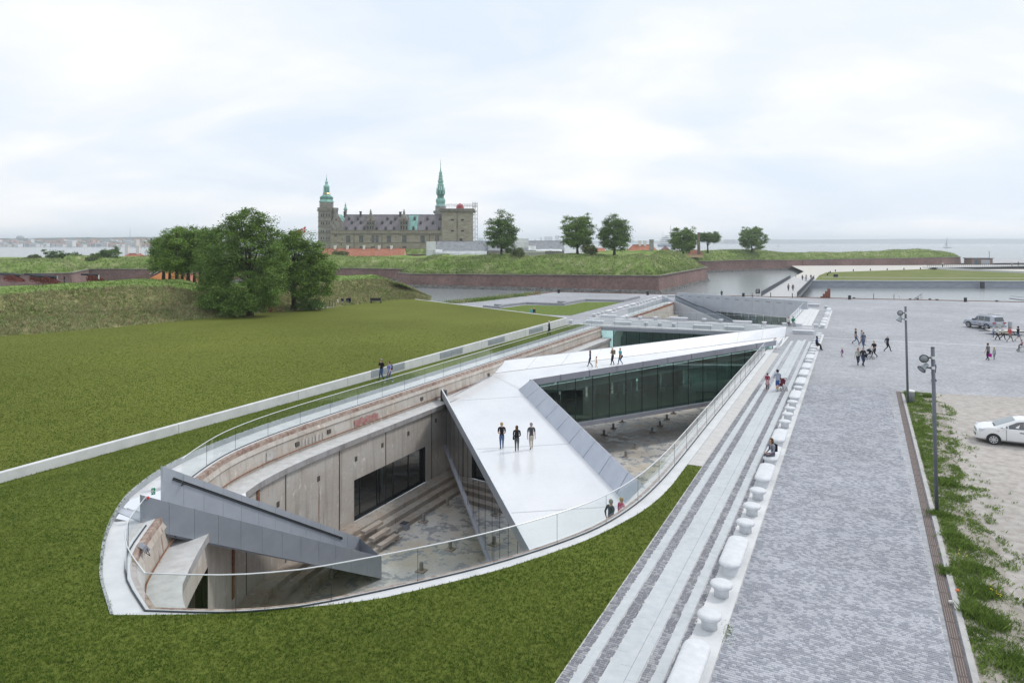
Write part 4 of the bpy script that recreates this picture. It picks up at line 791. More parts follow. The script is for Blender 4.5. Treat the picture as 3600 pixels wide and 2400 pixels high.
for i in range(12):
    a, b = q4[3].lerp(q4[2], i/12+.003), q4[3].lerp(q4[2], (i+1)/12-.003); m = MB(); 
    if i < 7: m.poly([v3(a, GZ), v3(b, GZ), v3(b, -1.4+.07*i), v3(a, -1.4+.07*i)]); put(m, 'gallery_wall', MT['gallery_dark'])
    else: m.poly([v3(a, GZ), v3(b, GZ), v3(b, -1.2+.06*i), v3(a, -1.2+.06*i)]); put(m, 'facade_pane', G_DARK)
m = MB()
for i in range(64):                                  # sloped floor glazing bars along the facade foot
    k = ks[2]+(.97-ks[2])*i/64; a = Fa.lerp(Fb, k); m.beam(v3(a+nf*.2, GZ+.06), v3(a+nf*1.0+ln*.3, GZ+.06), .025, .03)
o = put(m, 'floor_grille', M('floor_grille_steel', (.10, .17, .17), rough=.3))
m = MB(); m.poly([v3(Fa.lerp(Fb, ks[2])+nf*.2, GZ+.03), v3(Fa.lerp(Fb, .97)+nf*.2, GZ+.03), v3(Fa.lerp(Fb, .97)+nf*1.05, GZ+.03), v3(Fa.lerp(Fb, ks[2])+nf*1.05, GZ+.03)]); put(m, 'floor_strip', M('dark_teal_strip', (.012, .045, .045), rough=.3))
HP = [(382, 250, 380), (604, 235, 375), (840, 180, 320), (955, 145, 285), (1028, 140, 310), (1152, 110, 285), (1226, 95, 245), (1322, 85, 270), (1495, 95, 235), (1685, 100, 220), (1765, 100, 200), (1912, 20, 190), (2093, 45, 135)]
cols = [(.05, .045, .05), (.08, .075, .07), (.15, .13, .12), (.10, .04, .04), (.16, .05, .05), (.03, .08, .07), (.3, .3, .28), (.12, .12, .11)]
ordn = ['first', 'second', 'third', 'fourth', 'fifth', 'sixth', 'seventh', 'eighth', 'ninth', 'tenth', 'eleventh', 'twelfth', 'thirteenth']
for i, (X, ya, yb) in enumerate(HP):
    px = 1860+X/3.675; k = kof(px); a = Fa.lerp(Fb, k); inset = 1.9+.5*(i % 2); r_ = (px-CX)/F
    p = a+nf*inset; dd = p.y; p = Vector((r_*dd, dd)); zt_ = H-(1320+ya/3.675-HY)*dd/F; zb__ = H-(1320+yb/3.675-HY)*dd/F
    r = empty('exhibit_panel', (p.x, p.y, zb__), R(60+8*(i % 3)), f'hanging display panel behind the bridge glass, {ordn[i]} from the left', 'display panel', 'display panels hanging in the gallery')
    m = MB(); m.box(-.32 if i < 3 else -.22, -.02, 0, .32 if i < 3 else .22, .02, zt_-zb__); m.build('board', M('panel_colour_%d' % (i % 8), cols[i % 8], rough=.5), r)
    m = MB(); m.tube([(0, 0, zt_-zb__), (0, 0, max(zt_-zb__+.2, -.9+k-zb__))], .012, 5); m.build('hanger', DARK, r)
pb = empty('plaza_bridge', D(98, -20, 0), 0, 'stone-paved bridge across the dock with a dark glass front below grey fascia', 'bridge'); PO = pb.location.copy()
fr0, fr1 = D(91.4, -31.5), D(94.2, -8.5)
def pbm(pts, name, mat): m = MB(); m.poly([p-PO for p in pts]); return m.build(name, mat, pb)
zv = lambda z: Vector((0, 0, z))
for i in range(12):
    a, b = fr0.lerp(fr1, i/12+.0004), fr0.lerp(fr1, (i+1)/12-.0004); pbm([a+zv(.0), a+zv(-.46), b+zv(-.46), b+zv(.0)], 'fascia_panel', ALU)
m = MB(); m.beam(fr0-PO+zv(.01)+D(.2, 0), fr1-PO+zv(.01)+D(.2, 0), .4, .03); m.build('edge_slab', COPE, pb)
ng = 13; ins = D(.35, 0)-D(0, 0)
for i in range(ng):
    a, b = fr0.lerp(fr1, i/ng)+ins, fr0.lerp(fr1, (i+1)/ng)+ins; pbm([a+zv(ZF), b+zv(ZF), b+zv(-.44), a+zv(-.44)], 'facade_pane', G_DARK)
    m = MB(); m.beam(a-PO+zv(ZF), a-PO+zv(-.44), .07, .09, up=(U[0], U[1], 0)); m.build('mullion', DARK, pb)
m = MB(); m.beam(fr0+ins-PO+zv(-3.1), fr1+ins-PO+zv(-3.1), .06, .05); m.build('transom', DARK, pb)
bk0, bk1 = D(97.5, -31.5), D(98.5, -8.5)
pbm([bk0+zv(ZF), bk1+zv(ZF), bk1+zv(-.44), bk0+zv(-.44)], 'inner_wall', M('sage_inner_wall', (.20, .26, .24), (.27, .33, .30), scale=.6, world=True))
pbm([fr0+zv(-.46), fr1+zv(-.46), bk1+zv(-.46), bk0+zv(-.46)][::-1], 'soffit', ALU_D)
pbm([fr0+ins+zv(-4.4), fr1+ins+zv(-4.4), bk1+zv(-4.4), bk0+zv(-4.4)], 'inner_floor', MT['oak_floor'])
bk = [D(105.3, -31.7), D(104.6, -8.4)]; pbm([bk[0]+zv(0), bk[1]+zv(0), bk[1]+zv(-.5), bk[0]+zv(-.5)], 'rear_fascia', ALU); pbm([bk[0]+zv(-.5), bk[1]+zv(-.5), bk[1]+zv(ZF), bk[0]+zv(ZF)], 'rear_facade', G_DARK)
pw = empty('stair_pit', D(118, -20, 0), 0, 'sunken forecourt behind the plaza bridge with concrete side walls', 'courtyard'); PW = pw.location.copy()
def pwm(rows, name, mat): m = MB(); m.grid([[p-PW for p in r] for r in rows]); return m.build(name, mat, pw)
pwm([[D(105, -31.5, .0), D(136, -31.5, .0)], [D(105, -31.4, -.4), D(136, -31.4, -.4)]], 'wall_crown', RUST)
pwm([[D(105, -31.4, -.4), D(136, -31.4, -.4)], [D(105, -31.2, -2.3), D(136, -31.2, -2.3)], [D(105, -30.2, -2.3), D(136, -30.2, -2.3)], [D(105, -30.1, -2.9), D(136, -30.1, -2.9)], [D(105, -29.2, -2.9), D(136, -29.2, -2.9)], [D(105, -29.1, ZF), D(136, -29.1, ZF)]], 'side_wall', CONCU)
pwm([[D(104.6, -8.4, 0), D(131, -8.4, 0)], [D(104.6, -8.6, ZF), D(131, -8.6, ZF)]], 'side_wall', CONC)
pwm([[D(104.8, -33.0, .012), D(136, -33.0, .012)], [D(104.8, -31.6, .012), D(136, -31.6, .012)]][::-1], 'coping_slab', COPE)
pwm([[D(104.6, -8.4, .012), D(131, -8.4, .012)], [D(104.6, -7.2, .012), D(131, -7.2, .012)]][::-1], 'coping_slab', COPE)
for i, tt in enumerate((-7.2, -6.6, -6.0)):
    m = MB(); m.beam(D(104.8, tt+.3, .03-.0*i)-PW, D(132-i*.6, tt+.3, .03)-PW, .58, .05+.0*i); m.build('coping_step', COPE, pw)
wt = empty('screen_wall', D(131, -7.4), 0, 'tall grey metal screen wall behind the stair pit with a row of slots', 'wall'); WO = wt.location.copy()
W0, W1 = D(131, -7.4, 0), D(141.7, -32.4, 0); wd_ = (W1-W0); WL = wd_.length; wd_.normalize(); wn_ = Vector((wd_.y, -wd_.x, 0)); wn_ = wn_ if wn_.y < 0 else -wn_
for i in range(13):
    a, b = W0+wd_*(WL*i/13+.012), W0+wd_*(WL*(i+1)/13-.012); m = MB(); q_ = [a-WO, b-WO]; th = wn_*-.35
    v8 = [q_[0]+zv(-1.75), q_[1]+zv(-1.75), q_[1]+zv(1.42), q_[0]+zv(1.42)]; v8 += [p+th for p in v8]; m.add(v8, [(0, 1, 2, 3), (7, 6, 5, 4), (0, 4, 5, 1), (1, 5, 6, 2), (2, 6, 7, 3), (3, 7, 4, 0)]); fixn(m.build('cladding_panel', ALU_L, wt))
    if 0 < i < 13: 
        m = MB(); c_ = (a+b)/2-WO+wn_*.012; m.beam(c_-wd_*.45+zv(.82), c_+wd_*.45+zv(.82), .02, .06); m.build('wall_slot', DARK, wt)
for i in range(14):
    a, b = W0+wd_*(WL*i/14*.72+.02)+wn_*-.6, W0+wd_*(WL*(i+1)/14*.72)+wn_*-.6; m = MB(); m.poly([a-WO+zv(ZF), b-WO+zv(ZF), b-WO+zv(-1.75), a-WO+zv(-1.75)]); m.build('window_pane', G_DARK, wt)
    m = MB(); m.beam(a-WO+zv(ZF), a-WO+zv(-1.75), .08, .08); m.build('mullion', DARK, wt)
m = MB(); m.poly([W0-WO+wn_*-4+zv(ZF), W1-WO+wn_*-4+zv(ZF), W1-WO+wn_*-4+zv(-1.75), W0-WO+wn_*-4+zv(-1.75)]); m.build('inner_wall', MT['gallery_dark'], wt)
m = MB(); a, b = W0+wd_*.5+wn_*.5, W0+wd_*(WL*.62)+wn_*.5
m.beam(a-WO+zv(-1.8), b-WO+zv(-1.2), .04, .04)
for i in range(12): p = a.lerp(b, i/11)-WO; m.beam(p+zv(-2.8+.6*i/11), p+zv(-1.8+.6*i/11), .04, .04)
m.build('inner_handrail', RAILM, wt)
fs = empty('pit_stairway', D(136, -33.9), 0, 'grey stairway with solid side walls descending into the pit behind the plaza bridge', 'stairway'); FO = fs.location.copy()
S0 = Vector((29.5, 137.1, 0)); sdir = Vector((.651, -.758, 0)).normalized(); SL = 13.2; sp_ = Vector((sdir.y, -sdir.x, 0)); sp_ = sp_ if sp_.y > 0 else -sp_
def zst(x): return 1.15-.305*x
for x0, x1 in zip([i*SL/6 for i in range(6)], [(i+1)*SL/6-.02 for i in range(6)]):
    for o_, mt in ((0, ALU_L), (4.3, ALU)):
        a, b = S0+sdir*x0+sp_*o_-FO, S0+sdir*x1+sp_*o_-FO; m = MB(); v8 = [a+zv(-5 if o_ == 0 else -3), b+zv(-6 if o_ == 0 else -6), b+zv(zst(x1)), a+zv(zst(x0))]
        v8[0] = a+zv(max(-8, zst(x0)-1.8-.25*x0)); v8[1] = b+zv(max(-8, zst(x1)-1.8-.25*x1)); v8 += [p+sp_*.15 for p in v8]
        m.add(v8, [(0, 1, 2, 3), (7, 6, 5, 4), (0, 4, 5, 1), (1, 5, 6, 2), (2, 6, 7, 3), (3, 7, 4, 0)]); fixn(m.build('stringer_panel', mt, fs))
m = MB(); m.beam(S0-FO+zv(zst(0)+.02), S0+sdir*SL-FO+zv(zst(SL)+.02), .08, .05); m.build('handrail', RAILM, fs)
m = MB(); a = S0+sp_*4.27-FO; m.tube([a+sdir*.2+zv(.75), a+sdir*5.2+zv(zst(5.2)-.35), a+sdir*6.4+zv(zst(5.6)-.35), a+sdir*SL+zv(zst(SL)-.3)], .06, 6); m.build('handrail', DARK, fs)
tr_ = MB(); tr_.box(0, 0, 0, .36, 4.1, .06); t1_ = None; sa = math.atan2(sdir.y, sdir.x)
for i in range(34):
    x = i*SL/34; o = tr_.build('stair_tread', ALU_L, fs) if t1_ is None else share(t1_, 'stair_tread', fs); t1_ = t1_ or o; o.location = S0+sdir*x+sp_*.16-FO+zv(zst(x)-1.15-.0); o.rotation_euler = (0, 0, sa); o.scale = (1, 1 if (sp_.x*-math.sin(sa)+sp_.y*math.cos(sa)) > 0 else -1, 1)
m = MB(); m.poly([S0-FO+zv(-.2), S0+sdir*SL-FO+zv(zst(SL)-1.5), S0+sdir*SL+sp_*4.3-FO+zv(zst(SL)-1.5), S0+sp_*4.3-FO+zv(-.2)]); m.build('soffit', ALU_D, fs)
dotp = [(.0, 0), (.235, 0), (.235, .24), (.25, .285), (.33, .315), (.362, .36), (.362, .40), (.335, .445), (.25, .475), (.12, .488), (0, .49)]
def rrect(hl, hw, r, n=5):
    pts = []
    for cx_, cy_, a0 in ((hl-r, hw-r, 0), (-hl+r, hw-r, 90), (-hl+r, -hw+r, 180), (hl-r, -hw+r, 270)):
        for i in range(n+1): a = R(a0+90*i/n); pts.append((cx_+r*math.cos(a), cy_+r*math.sin(a)))
    return pts
def dashmesh(L_=2.72):
    m = MB(); hl, hw = L_/2, .375; prof = [(-.13, 0), (-.13, .24), (-.11, .285), (-.03, .315), (0, .36), (0, .40), (-.03, .445), (-.11, .475), (-.22, .488)]
    rows = []
    for ins_, z in prof:
        h1, w1 = hl+ins_, hw+ins_; rows.append([(x, y, z) for x, y in rrect(h1, w1, min(w1-.002, .36+ins_*.8))])
    n = len(rows[0]); b = len(m.v); vs = [p for r in rows for p in r]; fs_ = [(i*n+j, i*n+(j+1) % n, (i+1)*n+(j+1) % n, (i+1)*n+j) for i in range(len(rows)-1) for j in range(n)]; fs_.append(tuple(range((len(rows)-1)*n, len(rows)*n))); m.add(vs, fs_); return m
bc = {'dot': 0, 'dash': 0}; BM = {}
def bench(kind, loc, rz, label, group):
    o = empty('stone_bench', loc, rz, label, 'stone bench' if kind == 'dash' else 'stone stool', group) if False else None
    if kind not in BM:
        m = MB()
        if kind == 'dot': m.lathe(dotp, 24); o = m.build('stone_stool', BENCHM, smooth=True)
        else: o = dashmesh().build('stone_bench', BENCHM, smooth=True)
        BM[kind] = o
    else:
        o = BM[kind].copy(); C.objects.link(o)
    o.location = loc; o.rotation_euler = (0, 0, rz); tag(o, label, 'stone bench' if kind == 'dash' else 'stone stool', group); return o
ordn = ['first', 'second', 'third', 'fourth', 'fifth', 'sixth', 'seventh', 'eighth', 'ninth', 'tenth', 'eleventh', 'twelfth', 'thirteenth', 'fourteenth', 'fifteenth', 'sixteenth', 'seventeenth', 'eighteenth', 'nineteenth', 'twentieth', 'twenty-first', 'twenty-second', 'twenty-third', 'twenty-fourth', 'twenty-fifth', 'twenty-sixth', 'twenty-seventh', 'twenty-eighth']
near = [('dash', 18.55), ('dot', 21.4), ('dot', 23.5), ('dash', 26.2), ('dot', 29.1), ('dot', 31.05), ('dot', 33.1), ('dash', 35.9), ('dash', 39.3), ('dash', 43.1), ('dot', 46.6), ('dot', 48.7), ('dot', 50.5), ('dot', 52.6), ('dash', 55.2), ('dot', 58.0), ('dash', 60.9), ('dash', 64.9), ('dash', 68.5), ('dot', 71.6), ('dash', 74.2), ('dot', 77.0), ('dot', 78.9), ('dash', 82.0), ('dot', 84.8), ('dot', 87.2), ('dot', 89.3), ('dot', 91.5), ('dot', 93.3)]
for i, (k, s_) in enumerate(near):
    extra = {0: ', cut off', 8: ', under the sitting woman', 23: ', under the couple'}.get(i, '')
    n_ = ordn[i] if i < len(ordn) else 'last'
    bench(k, D(s_, -3.92, .030), math.atan2(U[1], U[0]), f'white stone {"bench" if k == "dash" else "stool"} in the promenade row, {n_} from the front'+extra, 'stone seats along the promenade')
for i, (k, s_) in enumerate([('dash', 104), ('dash', 108), ('dash', 112), ('dot', 115), ('dot', 117.6), ('dash', 120.5), ('dot', 123.2), ('dot', 125.2), ('dash', 128.5)]):
    bench(k, D(s_, -3.92, .02), math.atan2(U[1], U[0]), f'white stone {"bench" if k == "dash" else "stool"} in the row beyond the cross band, {ordn[i]} from the front', 'stone seats beyond the cross band')
m = MB(); m.poly([D(103, -4.4, .01), D(103, -3.4, .01), D(131, -3.4, .01), D(131, -4.4, .01)]); o = m.build('bench_plinth', COPE); o['kind'] = 'structure'
ba = math.atan2((fr1-fr0).y, (fr1-fr0).x)
FRW = [('dot', 2006, 1137), ('dash', 2091, 1139), ('dash', 2187, 1143), ('dot', 2271, 1145), ('dot', 2319.5, 1147), ('dot', 2368.8, 1149), ('dash', 2469, 1155.6), ('dash', 2581, 1161), ('dot', 2678, 1166)]
for i, (k, px, py) in enumerate(FRW): bench(k, P(px, py-2, .02), ba, f'white stone {"bench" if k == "dash" else "stool"} in the front row on the plaza bridge, {ordn[i]} from the left', 'front row of seats on the plaza bridge')
BKW = [('dot', 2088, 1114), ('dash', 2138, 1118), ('dot', 2205, 1121), ('dot', 2250.4, 1123), ('dot', 2304.4, 1125), ('dash', 2386, 1127), ('dot', 2476, 1131), ('dot', 2534.8, 1134), ('dash', 2610, 1139.5), ('dot', 2687, 1143), ('dash', 2785, 1148), ('dot', 2867.6, 1152)]
for i, (k, px, py) in enumerate(BKW): bench(k, P(px, py-1, .02), ba, f'white stone {"bench" if k == "dash" else "stool"} in the rear row on the plaza bridge, {ordn[i]} from the left', 'rear row of seats on the plaza bridge')
bench('dash', P(2823, 1173, .02), ba, 'white stone bench at the far end of the striped promenade', 'stone seats on the plaza')
LRW = [('dot', 2105, 1108.6), ('dot', 2118, 1104), ('dash', 2139, 1100), ('dot', 2159, 1093.7), ('dash', 2178.6, 1088.5), ('dash', 2202, 1082), ('dash', 2225, 1075.5), ('dot', 2242, 1071), ('dot', 2253, 1067.6), ('dot', 2263.6, 1064.2), ('dot', 2274, 1061.5), ('dot', 2283.8, 1058.7), ('dash', 2299.7, 1054), ('dash', 2319, 1048.5)]
for i, (k, px, py) in enumerate(LRW): bench(k, P(px, py, .02), math.atan2(U[1], U[0]), f'white stone {"bench" if k == "dash" else "stool"} left of the stair pit, {ordn[i]} from the front', 'stone seats left of the stair pit')
bench('dash', P(2368, 1044, .02), ba, 'white stone bench behind the head of the pit stairway', 'stone seats on the plaza'); bench('dash', P(2855, 1077, .02), ba, 'white stone bench right of the tall grey wall', 'stone seats on the plaza'); bench('dot', P(2903.6, 1083.7, .02), 0, 'lone white stone stool right of the tall grey wall', 'stone seats on the plaza')
for a, b in ((P(2040, 1137.5, .008), P(2690, 1168, .008)), (P(2070, 1116, .008), P(2880, 1153, .008))):
    m = MB(); m.beam(a, b, .8, .012); tag(m.build('bench_plinth', COPE), kind='structure')
m = MB(); m.beam(P(2095, 1112, .007), P(2328, 1046, .007), .9, .012); tag(m.build('bench_plinth', COPE), kind='structure')
def z17(X, Y, z=0): return P(1700+X/3.92, 980+Y/3.92, z)
gl_ = [z17(X, Y, .03)[:2] for X, Y in ((150, 425), (230, 408), (575, 362), (600, 362), (1100, 372), (1150, 365), (1390, 318), (1900, 322), (1205, 503), (870, 495), (640, 484), (360, 450))]
ground('garden_lawn', gl_, M('garden_grass', (.10, .15, .03), (.165, .21, .06), scale=1.5, world=True, rough=1, spec=.05, detail=9, bump=.4, bscale=12, bdist=.05), zf=lambda x, y: .03)
gw = empty('garden_wall', z17(570, 345), 0, 'low grey stepped retaining wall folding around the small garden lawn', 'wall'); GO = gw.location.copy()
LW_ = [[(0, 396), (205, 412), (275, 385), (575, 352)], [(155, 376), (275, 382)], [(575, 350), (1092, 368), (1150, 348), (1392, 308)], [(1025, 334), (1150, 342)], [(1392, 306), (1915, 318), (2140, 262)]]
for seg in LW_:
    for a, b in zip(seg[:-1], seg[1:]):
        pa, pb_ = z17(*a), z17(*b); n = max(1, int((pb_-pa).length/5))
        for i in range(n):
            m = MB(); q0, q1_ = pa.lerp(pb_, i/n+.002), pa.lerp(pb_, (i+1)/n-.002); m.beam(q0-GO+zv(.2), q1_-GO+zv(.2), .5, .42); m.build('wall_block', M('dark_grey_stone_block', (.24, .25, .27), (.31, .32, .34), scale=1, world=True), gw)
def emb():
    cols = []   # base, berm front, berm back, crest front, crest back, foot behind
    for (bx, by), (mx_, my, mz), (cx_, cy, cz) in (((-420, 1212), (-420, 1155, 2.1), (-420, 1042, 5.1)), ((0, 1181), (0, 1129, 2.15), (0, 1030, 5.0)), ((150, 1171), (150, 1116, 2.15), (150, 1019, 5.1)), ((300, 1160), (300, 1103, 2.15), (300, 1008, 5.2)), ((450, 1146), (450, 1094, 2.15), (450, 1001, 5.3)), ((600, 1133), (600, 1086, 2.15), (590, 1001, 5.2)), ((680, 1126), (680, 1079, 2.2), (672, 1018, 4.6)), ((800, 1116), (800, 1070, 2.2), (800, 1014, 4.5)), ((1000, 1099), (1000, 1052, 2.3), (1000, 999, 4.5)), ((1176, 1083), (1176, 1036, 2.4), (1176, 986, 4.5)), ((1290, 1069), (1290, 1027, 2.4), (1290, 980, 4.5)), ((1360, 1059), (1360, 1020, 2.5), (1352, 981, 4.2)), ((1420, 1055.5), (1410, 1016, 2.5), (1402, 999, 3.6)), ((1450, 1055), (1448, 1024, 2.1), (1446, 1016, 2.6)), ((1475, 1054.5), (1475, 1040, 1.2), (1478, 1034, 1.5)), ((1510, 1057), (1512, 1052, .45), (1514, 1050, .6))):
        b = P(bx, by, .9); m_ = P(mx_, my, mz); c = P(cx_, cy, cz); dz = Vector((-.35, 1, 0)).normalized()
        m2 = m_+dz*1.4; r = [b+Vector((0, 0, -.3)), b.lerp(m_, .35)+zv(.12), b.lerp(m_, .72)+zv(.12), m_, m2+zv(.05), m2.lerp(c, .3)+zv(.1), m2.lerp(c, .7)+zv(.15), c, c+dz*3+zv(.25), c+dz*14+zv(.15), c+dz*24+Vector((0, 0, -c.z+1.0)), c+dz*30+Vector((0, 0, -c.z-1.9))]
        cols.append(r)
    return cols
EC = emb(); nr = len(EC[0])
def colint(f):                                       # smooth interpolation between columns
    i = min(len(EC)-2, int(f)); t = f-i; return [EC[i][j].lerp(EC[i+1][j], t) for j in range(nr)]
rows = [[Vector(p) for p in colint(k/8)] for k in range((len(EC)-1)*8+1)]
fine = []
for r in rows:
    q = []
    for a, b in zip(r[:-1], r[1:]):
        for k in range(4): q.append(a.lerp(b, k/4))
    q.append(r[-1])
    for p in q: n_ = noise.noise(p*.35)*.22+noise.noise(p*1.1)*.10; p.z += n_*(1 if p.z > .95 else .3)
    fine.append(q)
m = MB(); m.grid([list(x) for x in zip(*fine)]); emo = m.build('embankment', [SLOPE_G, CREST_G], None, smooth=True); emo['kind'] = 'structure'
mi = []
for f in emo.data.polygons:
    row = f.vertices[0]//len(fine); top = 27 <= row <= 38 or 12 <= row <= 15 or row >= 40
    mi.append(1 if top else 0)
emo.data.polygons.foreach_set('material_index', mi)
def tufts(name, pts, hgt, wd, mat, blades=4, lean=.5, parent=None, kind='stuff', label=None, cat=None, seed=1):
    rs = np.random.RandomState(seed); pts = np.asarray(pts, float); n = len(pts); K = blades
    base = np.repeat(pts, K, 0); a = rs.uniform(0, 6.283, n*K); h = hgt*rs.uniform(.5, 1.25, n*K); l = h*lean*rs.uniform(.2, 1.2, n*K); ro = wd*1.2
    base[:, :2] += rs.normal(0, ro, (n*K, 2)); b2 = a+rs.uniform(1.2, 1.9, n*K)
    dx, dy = np.cos(b2)*wd/2, np.sin(b2)*wd/2; tip = base+np.stack([np.cos(a)*l, np.sin(a)*l, h], 1); mid = base+np.stack([np.cos(a)*l*.35, np.sin(a)*l*.35, h*.55], 1)
    v = np.stack([base-np.stack([dx, dy, 0*dx], 1), base+np.stack([dx, dy, 0*dx], 1), mid+np.stack([dx*.7, dy*.7, 0*dx], 1), tip], 1).reshape(-1, 3)
    f = np.arange(n*K*4).reshape(-1, 4); o = npmesh(name, v, f, mat, parent, kind); tag(o, label, cat); return o
rs = np.random.RandomState(3)
def onrows(fine, i0, i1, n, rs):                     # random points on a strip of a grid surface
    nc = len(fine); a = rs.uniform(0, nc-1.001, n); b = rs.uniform(i0, min(i1, len(fine[0])-1)-.001, n); out_ = []
    A = np.array([[tuple(p) for p in r] for r in fine]); i = a.astype(int); j = b.astype(int); u = (a-i)[:, None]; w_ = (b-j)[:, None]
    return A[i, j]*(1-u)*(1-w_)+A[i+1, j]*u*(1-w_)+A[i, j+1]*(1-u)*w_+A[i+1, j+1]*u*w_
STRAW = M('straw_blade', (.28, .235, .12), (.40, .34, .20), scale=.5, world=True, rough=.9, island=.35, trans=.2)
tufts('slope_grass', onrows(fine, 1, 27, 14000, rs), .38, .07, BLADE3, 3, 1.0, seed=2); tufts('straw_tussocks', onrows(fine, 1, 26, 4500, rs), .42, .07, STRAW, 4, 1.3, seed=4)
tufts('crest_grass', onrows(fine, 26, 38, 5000, rs), .22, .06, BLADE2, 3, .5, seed=6)
def rampart(name, pts, ztop, zbase, inward, label, prof=None, cat='bastion', stone=True, seed=0, zsky=None, tuft=3000):
    """brick scarp wall with sloping grass on top. pts plan points; inward +1 = left of travel"""
    r = empty(name, (*pts[0], zbase), 0, label, cat); o0 = Vector((*pts[0], zbase)); P_ = [Vector(p) for p in pts]; n = len(P_)
    nn = []
    for i in range(n):
        d = Vector((0, 0))
        if i > 0: d += (P_[i]-P_[i-1]).normalized()
        if i < n-1: d += (P_[i+1]-P_[i]).normalized()
        d.normalize(); v_ = Vector((-d.y, d.x))*inward; c = 1.0
        if 0 < i < n-1: c = max(.55, v_.dot(Vector((-(P_[i]-P_[i-1]).normalized().y, (P_[i]-P_[i-1]).normalized().x))*inward))
        nn.append(v_/c)
    zt_ = ztop if hasattr(ztop, '__len__') else [ztop]*n
    def sub(f):
        i = min(n-2, int(f)); t = f-i; return P_[i].lerp(P_[i+1], t), nn[i].lerp(nn[i+1], t), zt_[i]+(zt_[i+1]-zt_[i])*t
    fs = []
    for i in range(n-1):
        k = max(2, int((P_[i+1]-P_[i]).length/3)); fs += [i+j/k for j in range(k)]
    fs.append(n-1.0)
    S_ = [sub(min(f, n-1-1e-6)) for f in fs]
    w1 = [[Vector((p.x, p.y, zbase))-Vector((q.x, q.y, 0))*.5-o0 for p, q, z in S_], [Vector((p.x, p.y, z))-o0 for p, q, z in S_]]
    m = MB(); m.grid(w1 if inward < 0 else w1[::-1]); m.build('brick_wall', BRICK, r)
    m = MB()
    for a, b in zip(P_[:-1], P_[1:]): i = P_.index(a); m.beam(Vector((a.x, a.y, zt_[i]+.06))-o0, Vector((b.x, b.y, zt_[i+1]+.06))-o0, .7, .22)
    m.build('coping_course', CASTLE_D, r)
    if stone:                                        # rough granite footing, block by block
        m = MB(); rr = random.Random(seed)
        for i in range(n-1):
            a, b = P_[i], P_[i+1]; ln_ = (b-a).length; d = (b-a)/ln_; q = -Vector((-d.y, d.x))*inward
            for row in range(3):
                x = 0
                while x < ln_:
                    w_ = rr.uniform(.5, 1.1); c = a+d*(x+w_/2)+q*(.62-.1*row+rr.uniform(-.06, .1)); mm = Matrix.Translation(Vector((c.x, c.y, zbase+.22+row*.42))-o0) @ Matrix.Rotation(math.atan2(d.y, d.x)+rr.uniform(-.05, .05), 4, 'Z'); m.box(-w_/2, -.25, -.22, w_/2, .25, .20+rr.uniform(-.05, .05), mm); x += w_+.03
        o = m.build('footing_stones', STONE, r); o['kind'] = 'stuff'
    prof = prof or [(.35, .15), (.8, .45), (2.0, 1.35), (4, 2.7), (6.5, 4.0), (9, 4.8), (12, 5.1), (18, 5.2), (32, 4.9)]
    rows = []
    for o_, dz in prof: rows.append([Vector((p.x+q.x*o_, p.y+q.y*o_, z+dz))-o0 for p, q, z in S_])
    fine_ = []
    for a, b in zip(rows[:-1], rows[1:]):
        for k in range(3): fine_.append([u_.lerp(v_, k/3) for u_, v_ in zip(a, b)])
    fine_.append(rows[-1])
    for ri, row in enumerate(fine_):
        amp = min(1, ri/6)
        for p in row:
            g = p+o0; p.z += amp*(noise.noise(Vector((g.x*.05, g.y*.05, seed)))*1.3+noise.noise(Vector((g.x*.25, g.y*.25, seed)))*.45+noise.noise(g*1.1)*.14)
    m = MB(); m.grid(fine_ if inward > 0 else fine_[::-1]); m.build('grass_slope', RAMP_G, r, smooth=True)
    if tuft:
        cols_ = [list(c) for c in zip(*fine_)]; pt = onrows(cols_, .5, min(17, len(cols_[0])-1.01), tuft, np.random.RandomState(seed+9)); tufts('grass_tufts', pt, .5, .10, BLADE3, 4, .8, parent=r, seed=seed+1)
    return r
def T(px, py, z): p = P(px, py, z); return (p.x, p.y)
rampart('bastion', [(-32, 238), (-34.5, 212), (-30, 205), (37.8, 180), (66.5, 237.7), (64, 300)], [2.4, 2.3, 2.3, 2.9, 3.0, 3.2], -2.0, 1, 'nearest red brick bastion with tall grass on top, its corner pointing at the moat', seed=1, tuft=9000)
rampart('bastion', [(70, 302), (85, 305.8), (109, 321), (144, 340), (146, 380)], [3.2, 3.2, 3.5, 2.8, 3], -2.0, 1, 'red brick rampart with a dark recessed face behind the moat, left of the bridge end', seed=3, tuft=4000, prof=[(.35, .15), (1, .6), (3, 1.9), (6, 3.2), (9, 3.9), (14, 4.1), (30, 4)])
rampart('bastion', [(141, 338), (214, 347), (233, 362), (240, 420)], [3.1, 4.0, 4.0, 4.0], -1.8, 1, 'long red brick rampart right of the castle bridge, its right end sloping down', seed=5, stone=False, tuft=4000, prof=[(.35, .1), (1, .5), (3, 1.5), (6, 2.4), (9, 2.9), (14, 2.6), (30, 1.5)])
rampart('bastion', [(-230, 160), T(0, 965, 2.9), T(250, 960, 2.9), (-137, 226)], [2.9, 2.9, 2.9, 2.9], -2.0, 1, 'red brick bastion at the far left behind the cannons', seed=7, tuft=4000, prof=[(.35, .15), (1, .6), (3, 1.9), (6, 3.0), (9, 3.6), (14, 3.7), (34, 3.4)])
rampart('bastion', [(-145, 222), T(391, 946, 2.9), T(520, 947, 2.9), (-62, 240), (-28, 233)], [2.9, 2.9, 2.9, 2.7, 2.5], -2.0, 1, 'red brick curtain wall between the cannons and the big trees', seed=8, tuft=4000, prof=[(.35, .15), (1, .6), (3, 1.9), (6, 3.0), (9, 3.6), (14, 3.6), (30, 3.4)])
